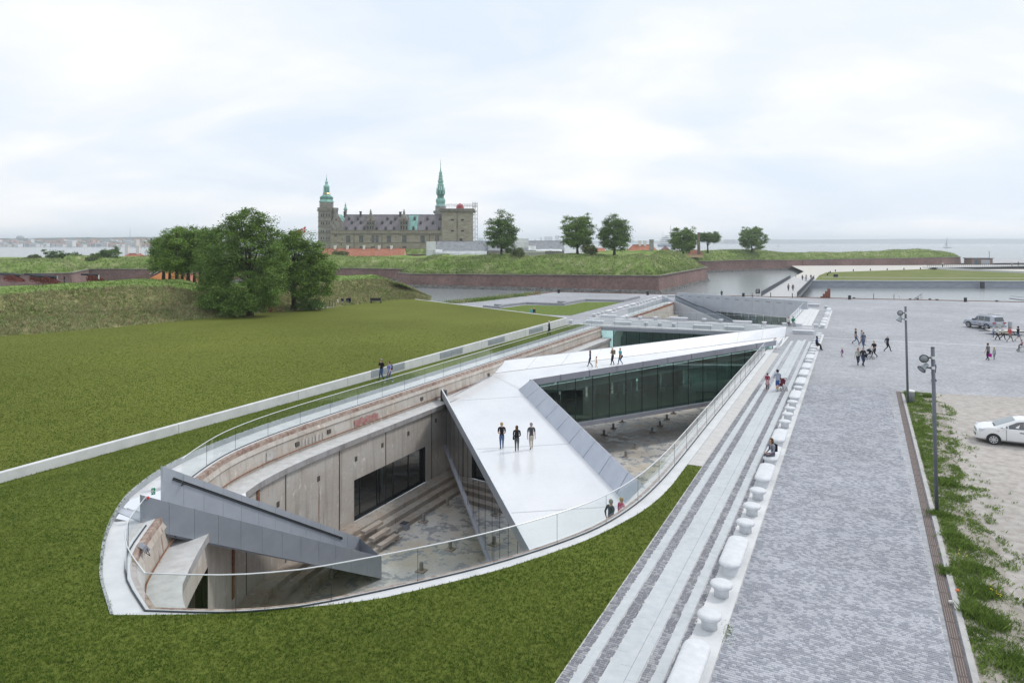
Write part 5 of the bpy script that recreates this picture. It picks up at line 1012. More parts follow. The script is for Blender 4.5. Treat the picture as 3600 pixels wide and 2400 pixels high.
ground('fortress_ground', [(-330, 235), (-150, 262), (-60, 268), (-20, 235), (30, 212), (44, 235), (52, 300), (80, 330), (140, 362), (225, 372), (232, 520), (100, 640), (-330, 640)], RAMP_G, zf=lambda x, y: 6.0+noise.noise(Vector((x*.03, y*.03, 2)))*.8-(1.8 if x > 150 else 1.3 if x < -25 else 0)-max(0, (y-300)*.02), step=14)
rampart('inner_bank', [(-52, 318), (-12, 318), (-8, 345)], [6.0, 6.0, 6.0], 0, 1, 'dark walled grassy bank between the red roof and the tarpaulin scaffold', prof=[(.4, .3), (1.5, 1.2), (3, 1.9), (6, 2.3), (14, 2.2)], stone=False, seed=4, tuft=1200, cat='bank')
for (px, py, d, w_, h_, lb_) in ((2795, 893, 375, 14, 2.4, 'low grassy mound on the far rampart skyline'),):
    c = Q(px, py, d); o = MB(); rows = []
    for i in range(9):
        r_ = w_*(1-i/8); rows.append([(r_*math.cos(a)*1.5, r_*math.sin(a), h_*math.sin(i/8*math.pi/2)*(.9+.2*noise.noise(Vector((math.cos(a)*2, math.sin(a)*2, px))))-(2.5 if i == 0 else .4)) for a in [2*math.pi*k/28 for k in range(29)]])
    o.grid(rows); b = o.build('grass_mound', RAMP_G, None, smooth=True, loc=c+Vector((0, 0, -h_*.4))); tag(b, lb_, 'mound')
LEAF = {}
def leafmat(k, a, b):
    if k not in LEAF: LEAF[k] = M('leaves_'+k, a, b, scale=.45, world=True, rough=.6, spec=.25, island=.4, trans=.22, detail=4, lo=.3, hi=.7)
    return LEAF[k]
def leaves(lobes, n, size, rs, clump=1.0, gap=.18):
    """leaf blades grouped in clumps on the shell and inside of ellipsoid lobes"""
    w_ = np.array([l[3]*l[4]+l[3]*l[5] for l in lobes], float); w_ /= w_.sum(); V_ = []
    for l, f in zip(lobes, w_):
        nl_ = int(n*f); nc = max(8, int(nl_/75)); d = rs.normal(size=(nc, 3)); d /= np.linalg.norm(d, axis=1)[:, None]
        lump = 1+.16*np.sin(d[:, 0]*5+l[0])*np.cos(d[:, 2]*6+l[1]); rad = (rs.uniform(.12, 1.0, nc)**.40)*lump
        c = d*rad[:, None]*np.array(l[3:6])+np.array(l[:3]); c = c[rs.uniform(size=nc) > gap*.5]
        k = max(1, nl_//len(c)); cc_ = np.repeat(c, k, 0); r_ = rs.normal(size=cc_.shape)*np.array([1, 1, .5])*clump*1.25*np.repeat(rs.uniform(.6, 1.3, len(c)), k)[:, None]
        p = cc_+r_; V_.append((p, np.repeat(d[:len(c)] if len(d) == len(c) else c-np.array(l[:3]), k, 0)))
    p = np.concatenate([a for a, b in V_]); n_ = len(p); ctr = np.array([np.mean([l[i] for l in lobes]) for i in range(3)])
    nrm = (p-ctr); nrm /= np.linalg.norm(nrm, axis=1)[:, None]+1e-6; nrm = nrm*.55+rs.normal(size=(n_, 3))*.6+np.array([0, 0, .5]); nrm /= np.linalg.norm(nrm, axis=1)[:, None]
    a = np.cross(nrm, rs.normal(size=(n_, 3))); a /= np.linalg.norm(a, axis=1)[:, None]; b = np.cross(nrm, a); s_ = size*rs.uniform(.6, 1.3, n_)[:, None]
    v = np.stack([p-a*s_*.5, p-b*s_*.28, p+a*s_*.5, p+b*s_*.28], 1).reshape(-1, 3); return v, np.arange(n_*4).reshape(-1, 4)
def tree(loc, h, lobes, n, size, label, name='tree', mat=None, trunk=.4, seed=1, clump=.5, group=None, low=.2, gap=.2, limbs=9):
    rs = np.random.RandomState(seed); r = empty(name, loc, 0, label, 'tree' if 'tree' in name else 'bush', group)
    lb2 = lobes if isinstance(lobes, list) else lobes(rs)
    v, f = leaves(lb2, n, size, rs, clump, gap); npmesh('crown', v, f, mat or LEAF['green'], r)
    m = MB(); k = 8; top = h*.8; pts = [Vector((math.sin(i*1.3+seed)*.08*h*.12*i/k, math.cos(i*1.7+seed)*.08*h*.12*i/k, -.3+top*i/k)) for i in range(k+1)]
    m.tube(pts, [trunk*(1.25 if i == 0 else 1)*(1-.85*i/k) for i in range(k+1)], 9)
    for i in range(limbs):
        l = lb2[i % len(lb2)]; z0 = h*(low+.45*((i*.37) % 1)); p0 = Vector((0, 0, z0)); p1 = Vector((l[0]+rs.uniform(-.7, .7)*l[3]*.8, l[1]+rs.uniform(-.7, .7)*l[4]*.8, max(z0+.5, l[2]+rs.uniform(-.5, .6)*l[5]))); md = p0.lerp(p1, .5)+Vector((0, 0, .06*h))
        m.tube([p0, md, p1], [trunk*.36, trunk*.22, trunk*.07], 6, cap=False)
    m.build('trunk', BARK, r, smooth=True); return r
def roundtree(w_, h, low=.14, k=14, peak=.5, seed=0):
    """lobes for a broad irregular crown of width w_ and height h: a full core with bulges all round"""
    rr = random.Random(seed); hc = h*(1-low); zc = h*low+hc*.46; L_ = [(0, 0, zc, w_*.33, w_*.33, hc*.40)]
    for i in range(k):
        a = 2*math.pi*i*.618+rr.uniform(-.3, .3); f = (i+.5)/k; v_ = -.8+1.65*f; s_ = w_*rr.uniform(.12, .18); e = math.sqrt(max(.04, 1-v_*v_*.85)); r_ = (w_*.5-s_*.95)*e*rr.uniform(.82, 1.08)
        L_.append((r_*math.cos(a), r_*math.sin(a), zc+v_*hc*.40, s_, s_, s_*rr.uniform(.8, 1.1)))
    return L_
DKL = leafmat('dark', (.07, .145, .03), (.14, .225, .055)); GRL = leafmat('green', (.09, .175, .03), (.18, .285, .06)); LGL = leafmat('bright', (.10, .19, .025), (.20, .31, .06)); OLL = leafmat('olive', (.08, .115, .035), (.15, .18, .06))
def gz(p, z): return Vector((p.x, p.y, z))
t1p = P(879, 1112, .9); tree(t1p, 16, [(-.6, 0, 13.5, 2.8, 2.8, 2.2), (1.9, 0, 12.4, 2.1, 2.2, 2.2), (-2.7, 0, 11.8, 2.0, 2.1, 2.0), (0, 0, 9.3, 4.0, 3.8, 4.6), (-4.0, 0, 7.2, 2.8, 2.8, 3.2), (3.2, 0, 8.3, 2.4, 2.6, 3.2), (-5.0, -.5, 3.8, 2.4, 2.5, 2.8), (-2.8, -1.5, 2.4, 3.2, 2.4, 1.8), (1, -2, 3.7, 3.1, 2.2, 2.5), (3.2, -1.4, 4.6, 2.2, 2, 2.4), (-6.0, 0, 1.9, 1.3, 1.5, 1.3), (-.5, -2.2, 1.7, 2.6, 1.6, 1.5), (2.6, -1.6, 2.2, 1.8, 1.5, 1.3)], 66000, .27, 'tallest dark green tree of the cluster at the lawn edge, its crown reaching the ground', mat=GRL, trunk=.5, seed=11, clump=.38, gap=.35)
t2p = P(1033, 1092, .9); tree(t2p, 13, [(0, .5, 8.3, 3.7, 3.6, 4.2), (.3, .5, 11.2, 2.2, 2.2, 1.6), (-1.9, .5, 10.3, 2.2, 2.2, 2.0), (2.8, .3, 9.1, 2.2, 2.2, 2.0), (4.0, .2, 6.9, 2.2, 2.2, 2.4), (5.7, 0, 5.8, 1.5, 1.6, 1.2), (4.0, 0, 4.0, 2, 1.9, 1.9), (-2.3, -1, 6, 2.5, 2.4, 2.8), (1, -1.5, 4.4, 2.7, 2, 1.9), (2.4, -1.2, 2.6, 1.6, 1.5, 1.0)], 46000, .27, 'wide tree at the right of the cluster, with visible trunk and lighter green tips', mat=LGL, trunk=.45, seed=12, clump=.38, gap=.4)
t3p = Vector(((765-CX)/F*112, 112, 1.2)); tree(t3p, 13.5, [(0, 0, 8.8, 3.0, 3, 3.6), (-1, 0, 11.1, 1.8, 1.8, 2.0), (1.5, 0, 9.8, 1.8, 2, 2.2), (-1.8, 0, 6.2, 1.9, 2.2, 2.4), (0, -.5, 4.6, 2.8, 2.2, 2.4)], 20000, .28, 'mid green tree behind the tallest one, between it and the row of limes', mat=GRL, trunk=.4, seed=13, clump=.4, gap=.3)
bs = P(1085, 1092, .9)+Vector((0, -1, 0)); tree(bs, 2.5, [(0, 0, 1.2, 1.5, 1.2, 1.2), (1.6, 0, 1.0, 1.2, 1, .9)], 5000, .22, 'dark bush at the foot of the wide tree', name='bush', mat=DKL, trunk=.06, seed=14, clump=.3)
for i, (px, d, h_, w_) in enumerate(((622, 119, 11.2, 8.6), (662, 127, 11.8, 8.2), (705, 121, 11.0, 7.6), (575, 124, 9.6, 7.4))):
    b = Q(px, 1003, d); b.z = 4.3; tree(b, h_, roundtree(w_*.70, h_, .13, 16, seed=20+i), 16000, .30, ['lime tree second from the left above the embankment', 'rearmost lime tree above the embankment, rising highest', 'lime tree nearest the tall tree, above the embankment', 'leftmost lime tree above the embankment, beside the ochre building'][i], name='lime_tree', mat=GRL if i % 2 else LGL, trunk=.36, seed=20+i, clump=.4, gap=.18, group='lime trees above the embankment')
for i, px in enumerate((596, 640, 683, 730)):
    b = Q(px, 1003, 128); b.z = 4.2; m = MB(); m.tube([(0, 0, -.3), (.05, 0, 1.2), (0, .03, 3.2)], [.34, .27, .22], 8); o = m.build('lime_trunk', BARK, None, smooth=True, loc=b); tag(o, f'bare dark trunk under the lime crowns, {ordn[i]} from the left', 'tree', 'trunks under the lime trees')  # trunks of the lime trees, built apart from the crowns they belong to
RT = [(1763, 899, 741, 1697, 1830, 208, 'dark', 'tall dark tree on the bastion right of the scaffolded castle tower', .10, 'cone'), (2030, 890, 746, 1966, 2093, 206, 'green', 'left one of the pair of round trees above the mound', .12, 'round'), (2160, 893, 753, 2098, 2221, 204, 'dark', 'right one of the pair of round trees above the mound', .10, 'cone'), (2402, 896, 798, 2351, 2450, 262, 'green', 'tree left of the brown chimney column', .14, 'round'), (2488, 884, 815, 2445, 2530, 300, 'dark', 'flat-topped spreading tree right of the brown chimney column', .25, 'flat'), (2643, 888, 791, 2595, 2697, 330, 'green', 'lone round tree on the far rampart against the sea', .12, 'round')]
for i, (px, yb, yt, xl, xr, d, mt, lb_, low, kind) in enumerate(RT):
    b = Q(px, yb+3, d); h_ = (yb-yt+6)*d/F; w_ = (xr-xl)*d/F; lo = roundtree(w_*1.02, h_, low*.7, 22, seed=40+i)
    if kind == 'cone': lo = [(l[0]*(1.15-.45*l[2]/h_), l[1], l[2], l[3]*(1.1-.25*l[2]/h_), l[4]*(1.1-.25*l[2]/h_), l[5]) for l in lo]+[(0, 0, h_*.92, w_*.12, w_*.12, h_*.08)]
    if kind == 'flat': lo = [(l[0]*1.1, l[1]*1.1, h_*.42+l[2]*.5, l[3], l[4], l[5]*.6) for l in lo]
    tree(b, h_, lo, 22000, .46 if d > 250 else .38, lb_, mat=LEAF[mt], trunk=.42, seed=40+i, clump=.44, gap=.3)
BU = [(2070, 888, 862, 26, 201, 'olive', 'silvery shrub between the pair of round trees'), (1822, 898, 874, 15, 204, 'olive', 'small olive shrub beside the bastion tree'), (200, 916, 880, 88, 236, 'dark', 'wide dark thicket on the skyline at the left'), (118, 915, 898, 22, 236, 'olive', 'low bush left of the wide thicket'), (385, 918, 866, 32, 238, 'dark', 'upright dark tree left of the red roofs'), (352, 920, 886, 24, 240, 'green', 'rounded bush beside the upright dark tree'), (325, 918, 902, 14, 232, 'olive', 'small olive bush between the thicket and the red roofs'), (1205, 903, 878, 38, 288, 'olive', 'rounded bush in front of the long red roof')]
for i, (px, yb, yt, hw, d, mt, lb_) in enumerate(BU):
    b = Q(px, yb+6, d); h_ = (yb-yt+8)*d/F; w_ = 2*hw*d/F; rr = random.Random(i)
    lo = [(w_*(rr.uniform(-.38, .38)), rr.uniform(-1, 1), h_*rr.uniform(.4, .62), w_*.18, 1.6, h_*.34) for _ in range(7)]+[(0, 0, h_*.5, w_*.2, 1.8, h_*.42)]
    tree(b, h_, lo, 5000, .42, lb_, name='bush', mat=LEAF[mt], trunk=.1, seed=60+i, clump=.35)
CD = 362.0; KS = CD/F
def c3(X, Y): return ((1000+X/2.94-CX)*KS, H-(540+Y/2.94-HY)*KS)       # facade coordinates: metres right, metres up
ca = empty('castle', ((1390-CX)*KS, CD, 0), 0, 'sandstone renaissance castle with green copper spires, grey roof and a square tower in scaffolding', 'castle'); CO = Vector(ca.location)
def cb(name, X0, Y0, X1, Y1, mat, y0=0.0, y1=.5, par=ca):
    (xa, za), (xb, zb_) = c3(X0, Y0), c3(X1, Y1); m = MB(); m.box(xa-CO.x, y0, min(za, zb_), xb-CO.x, y1, max(za, zb_)); return m.build(name, mat, par)
(x0, zc_), (x1, _) = c3(478, 826), c3(1637, 826)
m = MB(); m.box(x0-CO.x, 0, 0, x1-CO.x, 14, zc_); m.build('south_wing', CASTLE, ca)
for Y, nm in ((918, 'string_course'),): cb(nm, 478, Y, 1637, Y+4, CASTLE_D, -.25, 0)
cb('parapet', 484, 797, 1637, 826, CASTLE, -.45, .2); cb('cornice', 484, 823, 1637, 830, CASTLE_D, -.75, -.46); cb('cornice', 484, 790, 1637, 797, CASTLE_D, -.7, .3)
for i in range(60):
    X = 500+i*18.9; cb('corbel', X, 806, X+5, 822, CASTLE_D, -.55, -.455)
(xl, zr0), (xr, zr1) = c3(597, 793), c3(1632, 629)
def roofpanel(xa, xb, mat, y_off=0.0):
    m = MB(); m.poly([(xa, -.1-y_off, zr0), (xb, -.1-y_off, zr0), (xb, 7.0-y_off, zr1), (xa, 7.0-y_off, zr1)]); m.poly([(xa, 14, zr0), (xb, 14, zr0), (xb, 7, zr1), (xa, 7, zr1)][::-1]); return m
xs = [c3(X, 0)[0]-CO.x for X in (597, 845, 935, 1190, 1268, 1368, 1632)]
for i, (a, b) in enumerate(zip(xs[:-1], xs[1:])):
    o = roofpanel(a, b, LEAD); o.build('roof_panel', COPPER if i == 4 else LEAD, ca)
    k = int((b-a)/1.1); s_ = MB()
    for j in range(1, k): x = a+(b-a)*j/k; s_.beam((x, -.12, zr0), (x, 6.98, zr1), .07, .10)
    s_.build('standing_seams', COPPER_D if i == 4 else M('lead_seam', (.13, .12, .135)), ca)
m = MB(); m.poly([(xs[0], -.1, zr0), (xs[0], 7, zr1), (xs[0], 14, zr0)]); m.build('roof_gable', CASTLE_G, ca)
m = MB(); m.beam((xs[0], 7, zr1+.1), (xs[-1], 7, zr1+.1), .4, .3); m.build('ridge', LEAD, ca)
def ry(z): return -.1+7.1*(z-zr0)/(zr1-zr0)
for i, (X0, X1, Y0, Y1) in enumerate(((582, 600, 597, 640), (750, 766, 593, 645), (1166, 1187, 597, 645))):
    (a, za), (b, zb_) = c3(X0, Y0), c3(X1, Y1); m = MB(); m.box(a-CO.x, 6, zb_-1, b-CO.x, 7.6, za); m.box(a-CO.x-.12, 5.9, za-.3, b-CO.x+.12, 7.7, za+.1); m.build('chimney', M('sooty_chimney', (.07, .065, .07)), ca)
DM = [(645, 672), (737, 672), (825, 672), (1047, 672), (1130, 672), (1334, 672), (1464, 672), (1596, 672), (685, 713), (777, 713), (1000, 713), (1091, 713), (1400, 716), (1527, 716), (637, 775), (733, 775), (823, 775), (953, 775), (1046, 775), (1131, 775), (1333, 775), (1469, 775), (1597, 775)]
dmb = None
for X, Y in DM:
    x, z = c3(X, Y); y = ry(z); r_ = None
    if dmb is None:
        d = MB(); d.box(-.55, -.7, -.9, .55, .9, .45); d.add([(-.7, -.8, .4), (.7, -.8, .4), (0, -.8, 1.4), (-.7, 1.4, .4), (.7, 1.4, .4), (0, 1.4, 1.4)], [(0, 1, 2), (0, 2, 5, 3), (1, 4, 5, 2), (3, 5, 4)]); dmb = d.build('dormer', M('dormer_slate', (.12, .115, .13)), ca)
        w__ = MB(); w__.box(-.34, -.74, -.75, .34, -.705, .25); dwn = w__.build('dormer_window', M('dark_opening', (.02, .02, .025), rough=.3), dmb)
        dm_ = dmb
    else: dm_ = share(dmb, 'dormer', ca); share(dwn, 'dormer_window', dm_)
    dm_.location = (x-CO.x, y, z)
def gable(Xc, par=ca, sc_=1.0, Y0=793):
    g = empty('gabled_bay', (c3(Xc, 0)[0]-CO.x, -.3, 0)); g.parent = par; k = KS/2.94; z0 = c3(0, Y0)[1]
    out_ = [(-44, 0), (-44, 88), (-50, 96), (-50, 108), (-40, 116), (-30, 132), (-22, 150), (-12, 166), (-8, 178), (-8, 188), (8, 188), (8, 178), (12, 166), (22, 150), (30, 132), (40, 116), (50, 108), (50, 96), (44, 88), (44, 0)]
    pts = [(a*k*sc_, z0+b*k*sc_) for a, b in out_]; m = MB(); n = len(pts); m.add([(x, 0, z) for x, z in pts]+[(x, 1.6, z) for x, z in pts], [tuple(range(n))[::-1], tuple(range(n, 2*n))]+[(i, (i+1) % n, n+(i+1) % n, n+i) for i in range(n)]); fixn(m.build('gable_wall', CASTLE_G, g))
    m = MB(); m.box(-42*k, .5, z0, 42*k, 7, z0+100*k); m.build('gable_body', CASTLE_G, g)
    m = MB(); m.poly([(-44*k, .2, z0+100*k), (0, .2, z0+150*k), (0, 7, z0+150*k), (-44*k, 7, z0+100*k)]); m.poly([(44*k, .2, z0+100*k), (0, .2, z0+150*k), (0, 7, z0+150*k), (44*k, 7, z0+100*k)][::-1]); m.build('gable_roof', LEAD, g)
    for row, hh in ((10, 34), (62, 20)):
        for xx in (-26, 0, 26):
            m = MB(); m.box((xx-6)*k, -.05, z0+row*k, (xx+6)*k, .0-.005, z0+(row+hh)*k); m.build('window', MT['dark_opening'], g)
    m = MB(); m.box(-7*k, -.05, z0+100*k, 7*k, -.005, z0+118*k); m.build('window', M('red_shutter', (.17, .03, .035)), g)
    m = MB()
    for zz in (5, 52, 90, 98): m.box(-47*k, -.3, z0+zz*k, 47*k, -.002, z0+(zz+3)*k)
    for xx in (-40, -13, 13, 40): m.box((xx-2)*k, -.2, z0+6*k, (xx+2)*k, -.002, z0+90*k)
    m.build('pilasters', CASTLE_D, g)
    m = MB(); 
    for xx, zz in ((0, 190), (-50, 110), (50, 110)): m.lathe([(0, -.2), (.5, -.1), (.6, .2), (.2, .5), (.45, .8), (.1, 1.3), (0, 1.8)], 8, (xx*k, .6, z0+zz*k))
    m.build('finials', CASTLE_G, g)
    return g
gable(890); gable(1235)
wn0 = None
def castle_window(X, Y0, Y1, w_=42, cols=3, rws=3):
    (a, za), (b, zb_) = c3(X-w_/2, Y0), c3(X+w_/2, Y1); o = empty('window', ((a+b)/2-CO.x, 0, zb_)); o.parent = ca; W_, H_ = b-a, za-zb_
    m = MB(); m.box(-W_/2, -.02, 0, W_/2, -.004, H_); m.build('glazing', M('blue_leaded_glass', (.05, .065, .085), (.10, .125, .16), scale=2, rough=.25), o)
    m = MB()
    for i in range(cols+1): x = -W_/2+W_*i/cols; m.box(x-.10, -.12, 0, x+.10, -.021, H_)
    for i in range(rws+1): z = H_*i/rws; m.box(-W_/2-.1, -.10, z-.10, W_/2+.1, -.0215, z+.10)
    m.build('mullions', CASTLE_D, o)
for X in (659, 793, 1080, 1239, 1427): castle_window(X, 847, 917)
castle_window(915, 847, 917, 28, 2); castle_window(957, 847, 917, 28, 2); castle_window(1578, 847, 902, 40)
for X in (530, 659, 800, 915, 1080, 1240): castle_window(X, 958 if X != 530 else 841, 978 if X != 530 else 858, 42 if X != 530 else 26, 3 if X != 530 else 2, 1)
for X, Y in ((590, 940), (596, 885), (1151, 862), (888, 898)): cb('slit_window', X-3, Y-9, X+3, Y+9, MT['dark_opening'], -.03, -.003)
for X in (719, 1008, 1500): cb('downpipe', X-2, 826, X+2, 978, STEELD, -.16, -.003)
(a, za), (b, zb_) = c3(487, 695), c3(597, 797); m = MB(); m.box(a-CO.x, -.2, zb_-.5, b-CO.x, 12, za); m.build('west_block', CASTLE_G, ca)
k = KS/2.94; xc, z0 = c3(540, 697); m = MB(); pts = [(-52, 0), (-46, 20), (-34, 34), (-24, 50), (-14, 62), (-12, 76), (12, 76), (14, 62), (24, 50), (34, 34), (46, 20), (52, 0)]; n = len(pts)
m.add([(xc-CO.x+x*k, -.2, z0+z*k) for x, z in pts]+[(xc-CO.x+x*k, 1.2, z0+z*k) for x, z in pts], [tuple(range(n))[::-1], tuple(range(n, 2*n))]+[(i, (i+1) % n, n+(i+1) % n, n+i) for i in range(n)]); fixn(m.build('west_gable', CASTLE_G, ca))
m = MB(); m.poly([(xc-CO.x, 1, z0+74*k), (xc-CO.x+56*k, 1, z0), (xc-CO.x+56*k, 12, z0), (xc-CO.x, 12, z0+74*k)]); m.build('west_roof', COPPER, ca)
cb('window', 528, 672, 542, 692, MT['red_shutter'], -.26, -.205)
for X, Y in ((508, 715), (500, 775), (541, 785)): cb('slit_window', X-3, Y-7, X+3, Y+7, MT['dark_opening'], -.25, -.205)
def sq(name, X0, X1, Y0, Y1, mat, yc=4.5, par=ca, n=8, r=None, rot=None):
    (a, za), (b, zb_) = c3(X0, Y0), c3(X1, Y1); r_ = (b-a)/2; m = MB(); z_lo, z_hi = min(za, zb_), max(za, zb_); rr = r_/math.cos(math.pi/n) if n <= 8 else r_
    m.lathe([(rr, z_lo), (rr, z_hi)], n, ((a+b)/2-CO.x, yc, 0), rot=math.pi/n if rot is None else rot); return m.build(name, mat, par)
tw = empty('west_tower', (c3(411, 0)[0]-CO.x, 4.5, 0)); tw.parent = ca
xt = c3(411, 0)[0]; 
def tl(name, prof, mat, n=8, rot=math.pi/8): # prof in zoom px (half width, Y)
    m = MB(); m.lathe([(w_*k/(math.cos(math.pi/n) if n == 8 else 1), c3(0, Y)[1]) for w_, Y in prof], n, (0, 0, 0), rot=rot); return m.build(name, mat, tw, smooth=(n > 8))
m = MB(); m.box(-68*k, -68*k, 0, 68*k, 68*k, c3(0, 584)[1]); m.build('tower_wall', CASTLE_G, tw)
for Y in (640+22, 703-1, 758, 820, 905): 
    m = MB(); z = c3(0, Y)[1]; m.box(-71*k, -71*k, z, 71*k, 71*k, z+.5); m.build('string_course', CASTLE_D, tw)
m = MB(); z = c3(0, 586)[1]; m.box(-74*k, -74*k, z, 74*k, 74*k, c3(0, 556)[1]); m.build('balcony', CASTLE_D, tw); m = MB(); m.box(-79*k, -79*k, z-.4, 79*k, 79*k, z+.25); m.build('balcony_slab', CASTLE_D, tw)
tl('drum', [(66, 556), (66, 497)], CASTLE_G); tl('dome', [(74, 498), (70, 490), (62, 478), (59, 462), (57, 448), (50, 434), (40, 424), (31, 419)], COPPER); tl('dome_band', [(60, 470), (63, 462), (62, 445), (56, 440)], COPPER_D)
tl('gilded_ring', [(34, 416), (38, 410), (34, 403)], M('gilding', (.55, .42, .22), rough=.3, metal=.6)); tl('lantern_floor', [(33, 404), (30, 396), (24, 392)], COPPER_D)
m = MB()
for i in range(8): a_ = 2*math.pi*i/8+.39; m.beam((25*k*math.cos(a_), 25*k*math.sin(a_), c3(0, 396)[1]), (23*k*math.cos(a_), 23*k*math.sin(a_), c3(0, 344)[1]), .55, .55)
m.build('lantern_columns', COPPER, tw)
m = MB(); m.lathe([(12*k, c3(0, 396)[1]), (12*k, c3(0, 344)[1])], 8); m.build('lantern_core', COPPER_D, tw)
tl('lantern_roof', [(29, 345), (29, 336), (25, 326), (18, 318), (14, 314)], COPPER); tl('upper_lantern', [(13, 314), (13, 292), (17, 290), (12, 284), (7, 276), (4, 268)], COPPER); tl('ball', [(3, 270), (6, 262), (5, 256), (2, 250)], COPPER_D, 10, 0); tl('needle', [(2.4, 252), (1.3, 225), (.9, 212), (2, 209), (.6, 205)], COPPER_D, 6, 0)
for r0, (Y0, Y1) in enumerate(((615, 652), (698, 735), (787, 823), (860, 886))):
    for j, xx in enumerate((-62+27, -14, 21, 45)):
        X = xx-0; m = MB(); za, zb_ = c3(0, Y0)[1], c3(0, Y1)[1]; m.box((X-5)*k, -68.6*k-.02, zb_, (X+5)*k, -68*k-.004, za-.6)
        m.add([((X-5)*k, -68.6*k-.02, za-.6), ((X+5)*k, -68.6*k-.02, za-.6), (X*k, -68.6*k-.02, za)], [(0, 1, 2)]); m.build('arched_window', MT['dark_opening'], tw)
m = MB(); xa = c3(513, 0)[0]-CO.x; m.lathe([(26*k, 0), (26*k, c3(0, 590)[1]), (30*k, c3(0, 584)[1]), (30*k, c3(0, 558)[1]), (0, c3(0, 556)[1])], 8, (xa, 3, 0)); m.build('stair_turret', CASTLE_G, ca)
xa = c3(536, 0)[0]-CO.x; m = MB(); m.lathe([(16*k, c3(0, 700)[1]), (15*k, c3(0, 566)[1])], 8, (xa, 20, 0)); m.build('small_tower', CASTLE_G, ca)
m = MB(); m.lathe([(w_*k, c3(0, Y)[1]) for w_, Y in ((24, 566), (20, 556), (18, 545), (12, 536), (8, 530), (8, 518), (10, 514), (7, 506), (3, 498), (1, 480), (0, 474))], 12, (xa, 20, 0)); m.build('small_dome', COPPER, ca, smooth=True)
sp2 = empty('spire', (c3(1553, 0)[0]-CO.x, 30, 0)); sp2.parent = ca
def sl_(name, prof, mat, n=8): m = MB(); m.lathe([(w_*k*1.08, H-(540+Y/2.94-HY)*KS*1.083) for w_, Y in prof], n); return m.build(name, mat, sp2, smooth=n > 8)
def Z2(Y): return H-(540+Y/2.94-HY)*KS*1.083
m = MB(); m.box(-60*k, -60*k, 0, 60*k, 60*k, Z2(622)); m.build('tower_shaft', CASTLE_G, sp2); sl_('cornice', [(66, 622), (76, 612), (76, 592), (60, 590)], CASTLE_D); sl_('drum', [(56, 592), (54, 545)], CASTLE_G)
sl_('base_bulb', [(58, 545), (52, 537), (44, 528), (42, 518), (47, 505), (50, 490), (48, 475), (42, 466)], COPPER); sl_('mid_bulb', [(40, 468), (34, 455), (33, 440), (38, 430), (44, 418), (44, 405), (36, 396), (34, 384)], COPPER_D); sl_('mid_collar', [(40, 386), (42, 380), (34, 376)], COPPER)
m = MB()
for i in range(8): a_ = 2*math.pi*i/8; m.beam((30*k*math.cos(a_), 30*k*math.sin(a_), Z2(378)), (27*k*math.cos(a_), 27*k*math.sin(a_), Z2(326)), .55, .55); m.tube([(44*k*math.cos(a_), 44*k*math.sin(a_), Z2(420)), (42*k*math.cos(a_), 42*k*math.sin(a_), Z2(372)), (41*k*math.cos(a_), 41*k*math.sin(a_), Z2(345))], [.35, .25, .05], 5)
m.build('lantern_columns', COPPER, sp2)
sl_('lantern_roof', [(33, 328), (33, 320), (24, 314), (26, 300), (30, 290), (27, 278), (18, 270)], COPPER); 
m = MB()
for i in range(8): a_ = 2*math.pi*i/8; m.beam((19*k*math.cos(a_), 19*k*math.sin(a_), Z2(268)), (17*k*math.cos(a_), 17*k*math.sin(a_), Z2(232)), .35, .35)
m.build('upper_columns', COPPER, sp2); sl_('upper_floor', [(22, 272), (22, 266), (16, 264)], COPPER_D)
sl_('upper_bulb', [(20, 234), (20, 226), (12, 222), (16, 212), (18, 204), (13, 192), (8, 184), (6, 172), (4, 150), (2.5, 120)], COPPER); sl_('needle', [(2.4, 122), (1.6, 112), (5, 107), (1.6, 102), (1, 80), (3, 74), (.8, 68), (.3, 56)], COPPER_D, 6)
(a, za), (b, zb_) = c3(1628, 600), c3(1936, 600); tq = empty('square_tower', ((a+b)/2-CO.x, 0, 0)); tq.parent = ca; hw = (b-a)/2
m = MB(); m.box(-hw, -1.2, 0, hw, 2*hw-1.2, za); m.build('tower_wall', CASTLE, tq); m = MB(); m.box(-hw-.8, -2.1, za, hw+.9, 2*hw, c3(0, 578)[1]); m.box(-hw-1.4, -2.6, za+.1, hw+1.4, 2*hw+.4, za+.8); m.box(-hw-1.1, -2.4, c3(0, 580)[1], hw+1.1, 2*hw, c3(0, 570)[1]); m.build('cornice', CASTLE_D, tq)
for X, Y, hh in ((1738, 686, 8), (1842, 686, 8), (1738, 799, 8), (1842, 799, 8), (1826, 890, 12)):
    x, z = c3(X, Y); m = MB(); m.box(x-CO.x-tq.location.x-.75, -1.24, z-hh*k, x-CO.x-tq.location.x+.75, -1.205, z+hh*k); m.build('window', MT['dark_opening'], tq)
x = c3(1788, 0)[0]-CO.x-tq.location.x; m = MB(); m.box(x-.4, -1.34, 0, x+.4, -1.205, za-.05); m.build('dark_seam', CASTLE_D, tq)
x = c3(1803, 0)[0]-CO.x-tq.location.x; m = MB(); m.lathe([(42*k, c3(0, 570)[1]), (40*k, c3(0, 545)[1]), (28*k, c3(0, 520)[1]), (0, c3(0, 503)[1])], 10, (x, 8, 0)); m.build('red_tent', M('red_canvas', (.42, .04, .06), (.5, .07, .09), scale=1), tq)
scf = empty('scaffold', (c3(1968, 0)[0], CD+2, 0), 0, 'white tubular scaffold tower clinging to the right side of the square castle tower', 'scaffolding'); m = MB(); W_ = 24*k; zt_ = c3(0, 508)[1]; lv = int(zt_/2.0)
for px_ in (-W_, 0, W_):
    for py_ in (-1.2, 1.2): m.tube([(px_, py_, 0), (px_, py_, zt_)], .07, 4)
m.build('uprights', SCAF, scf); m = MB()
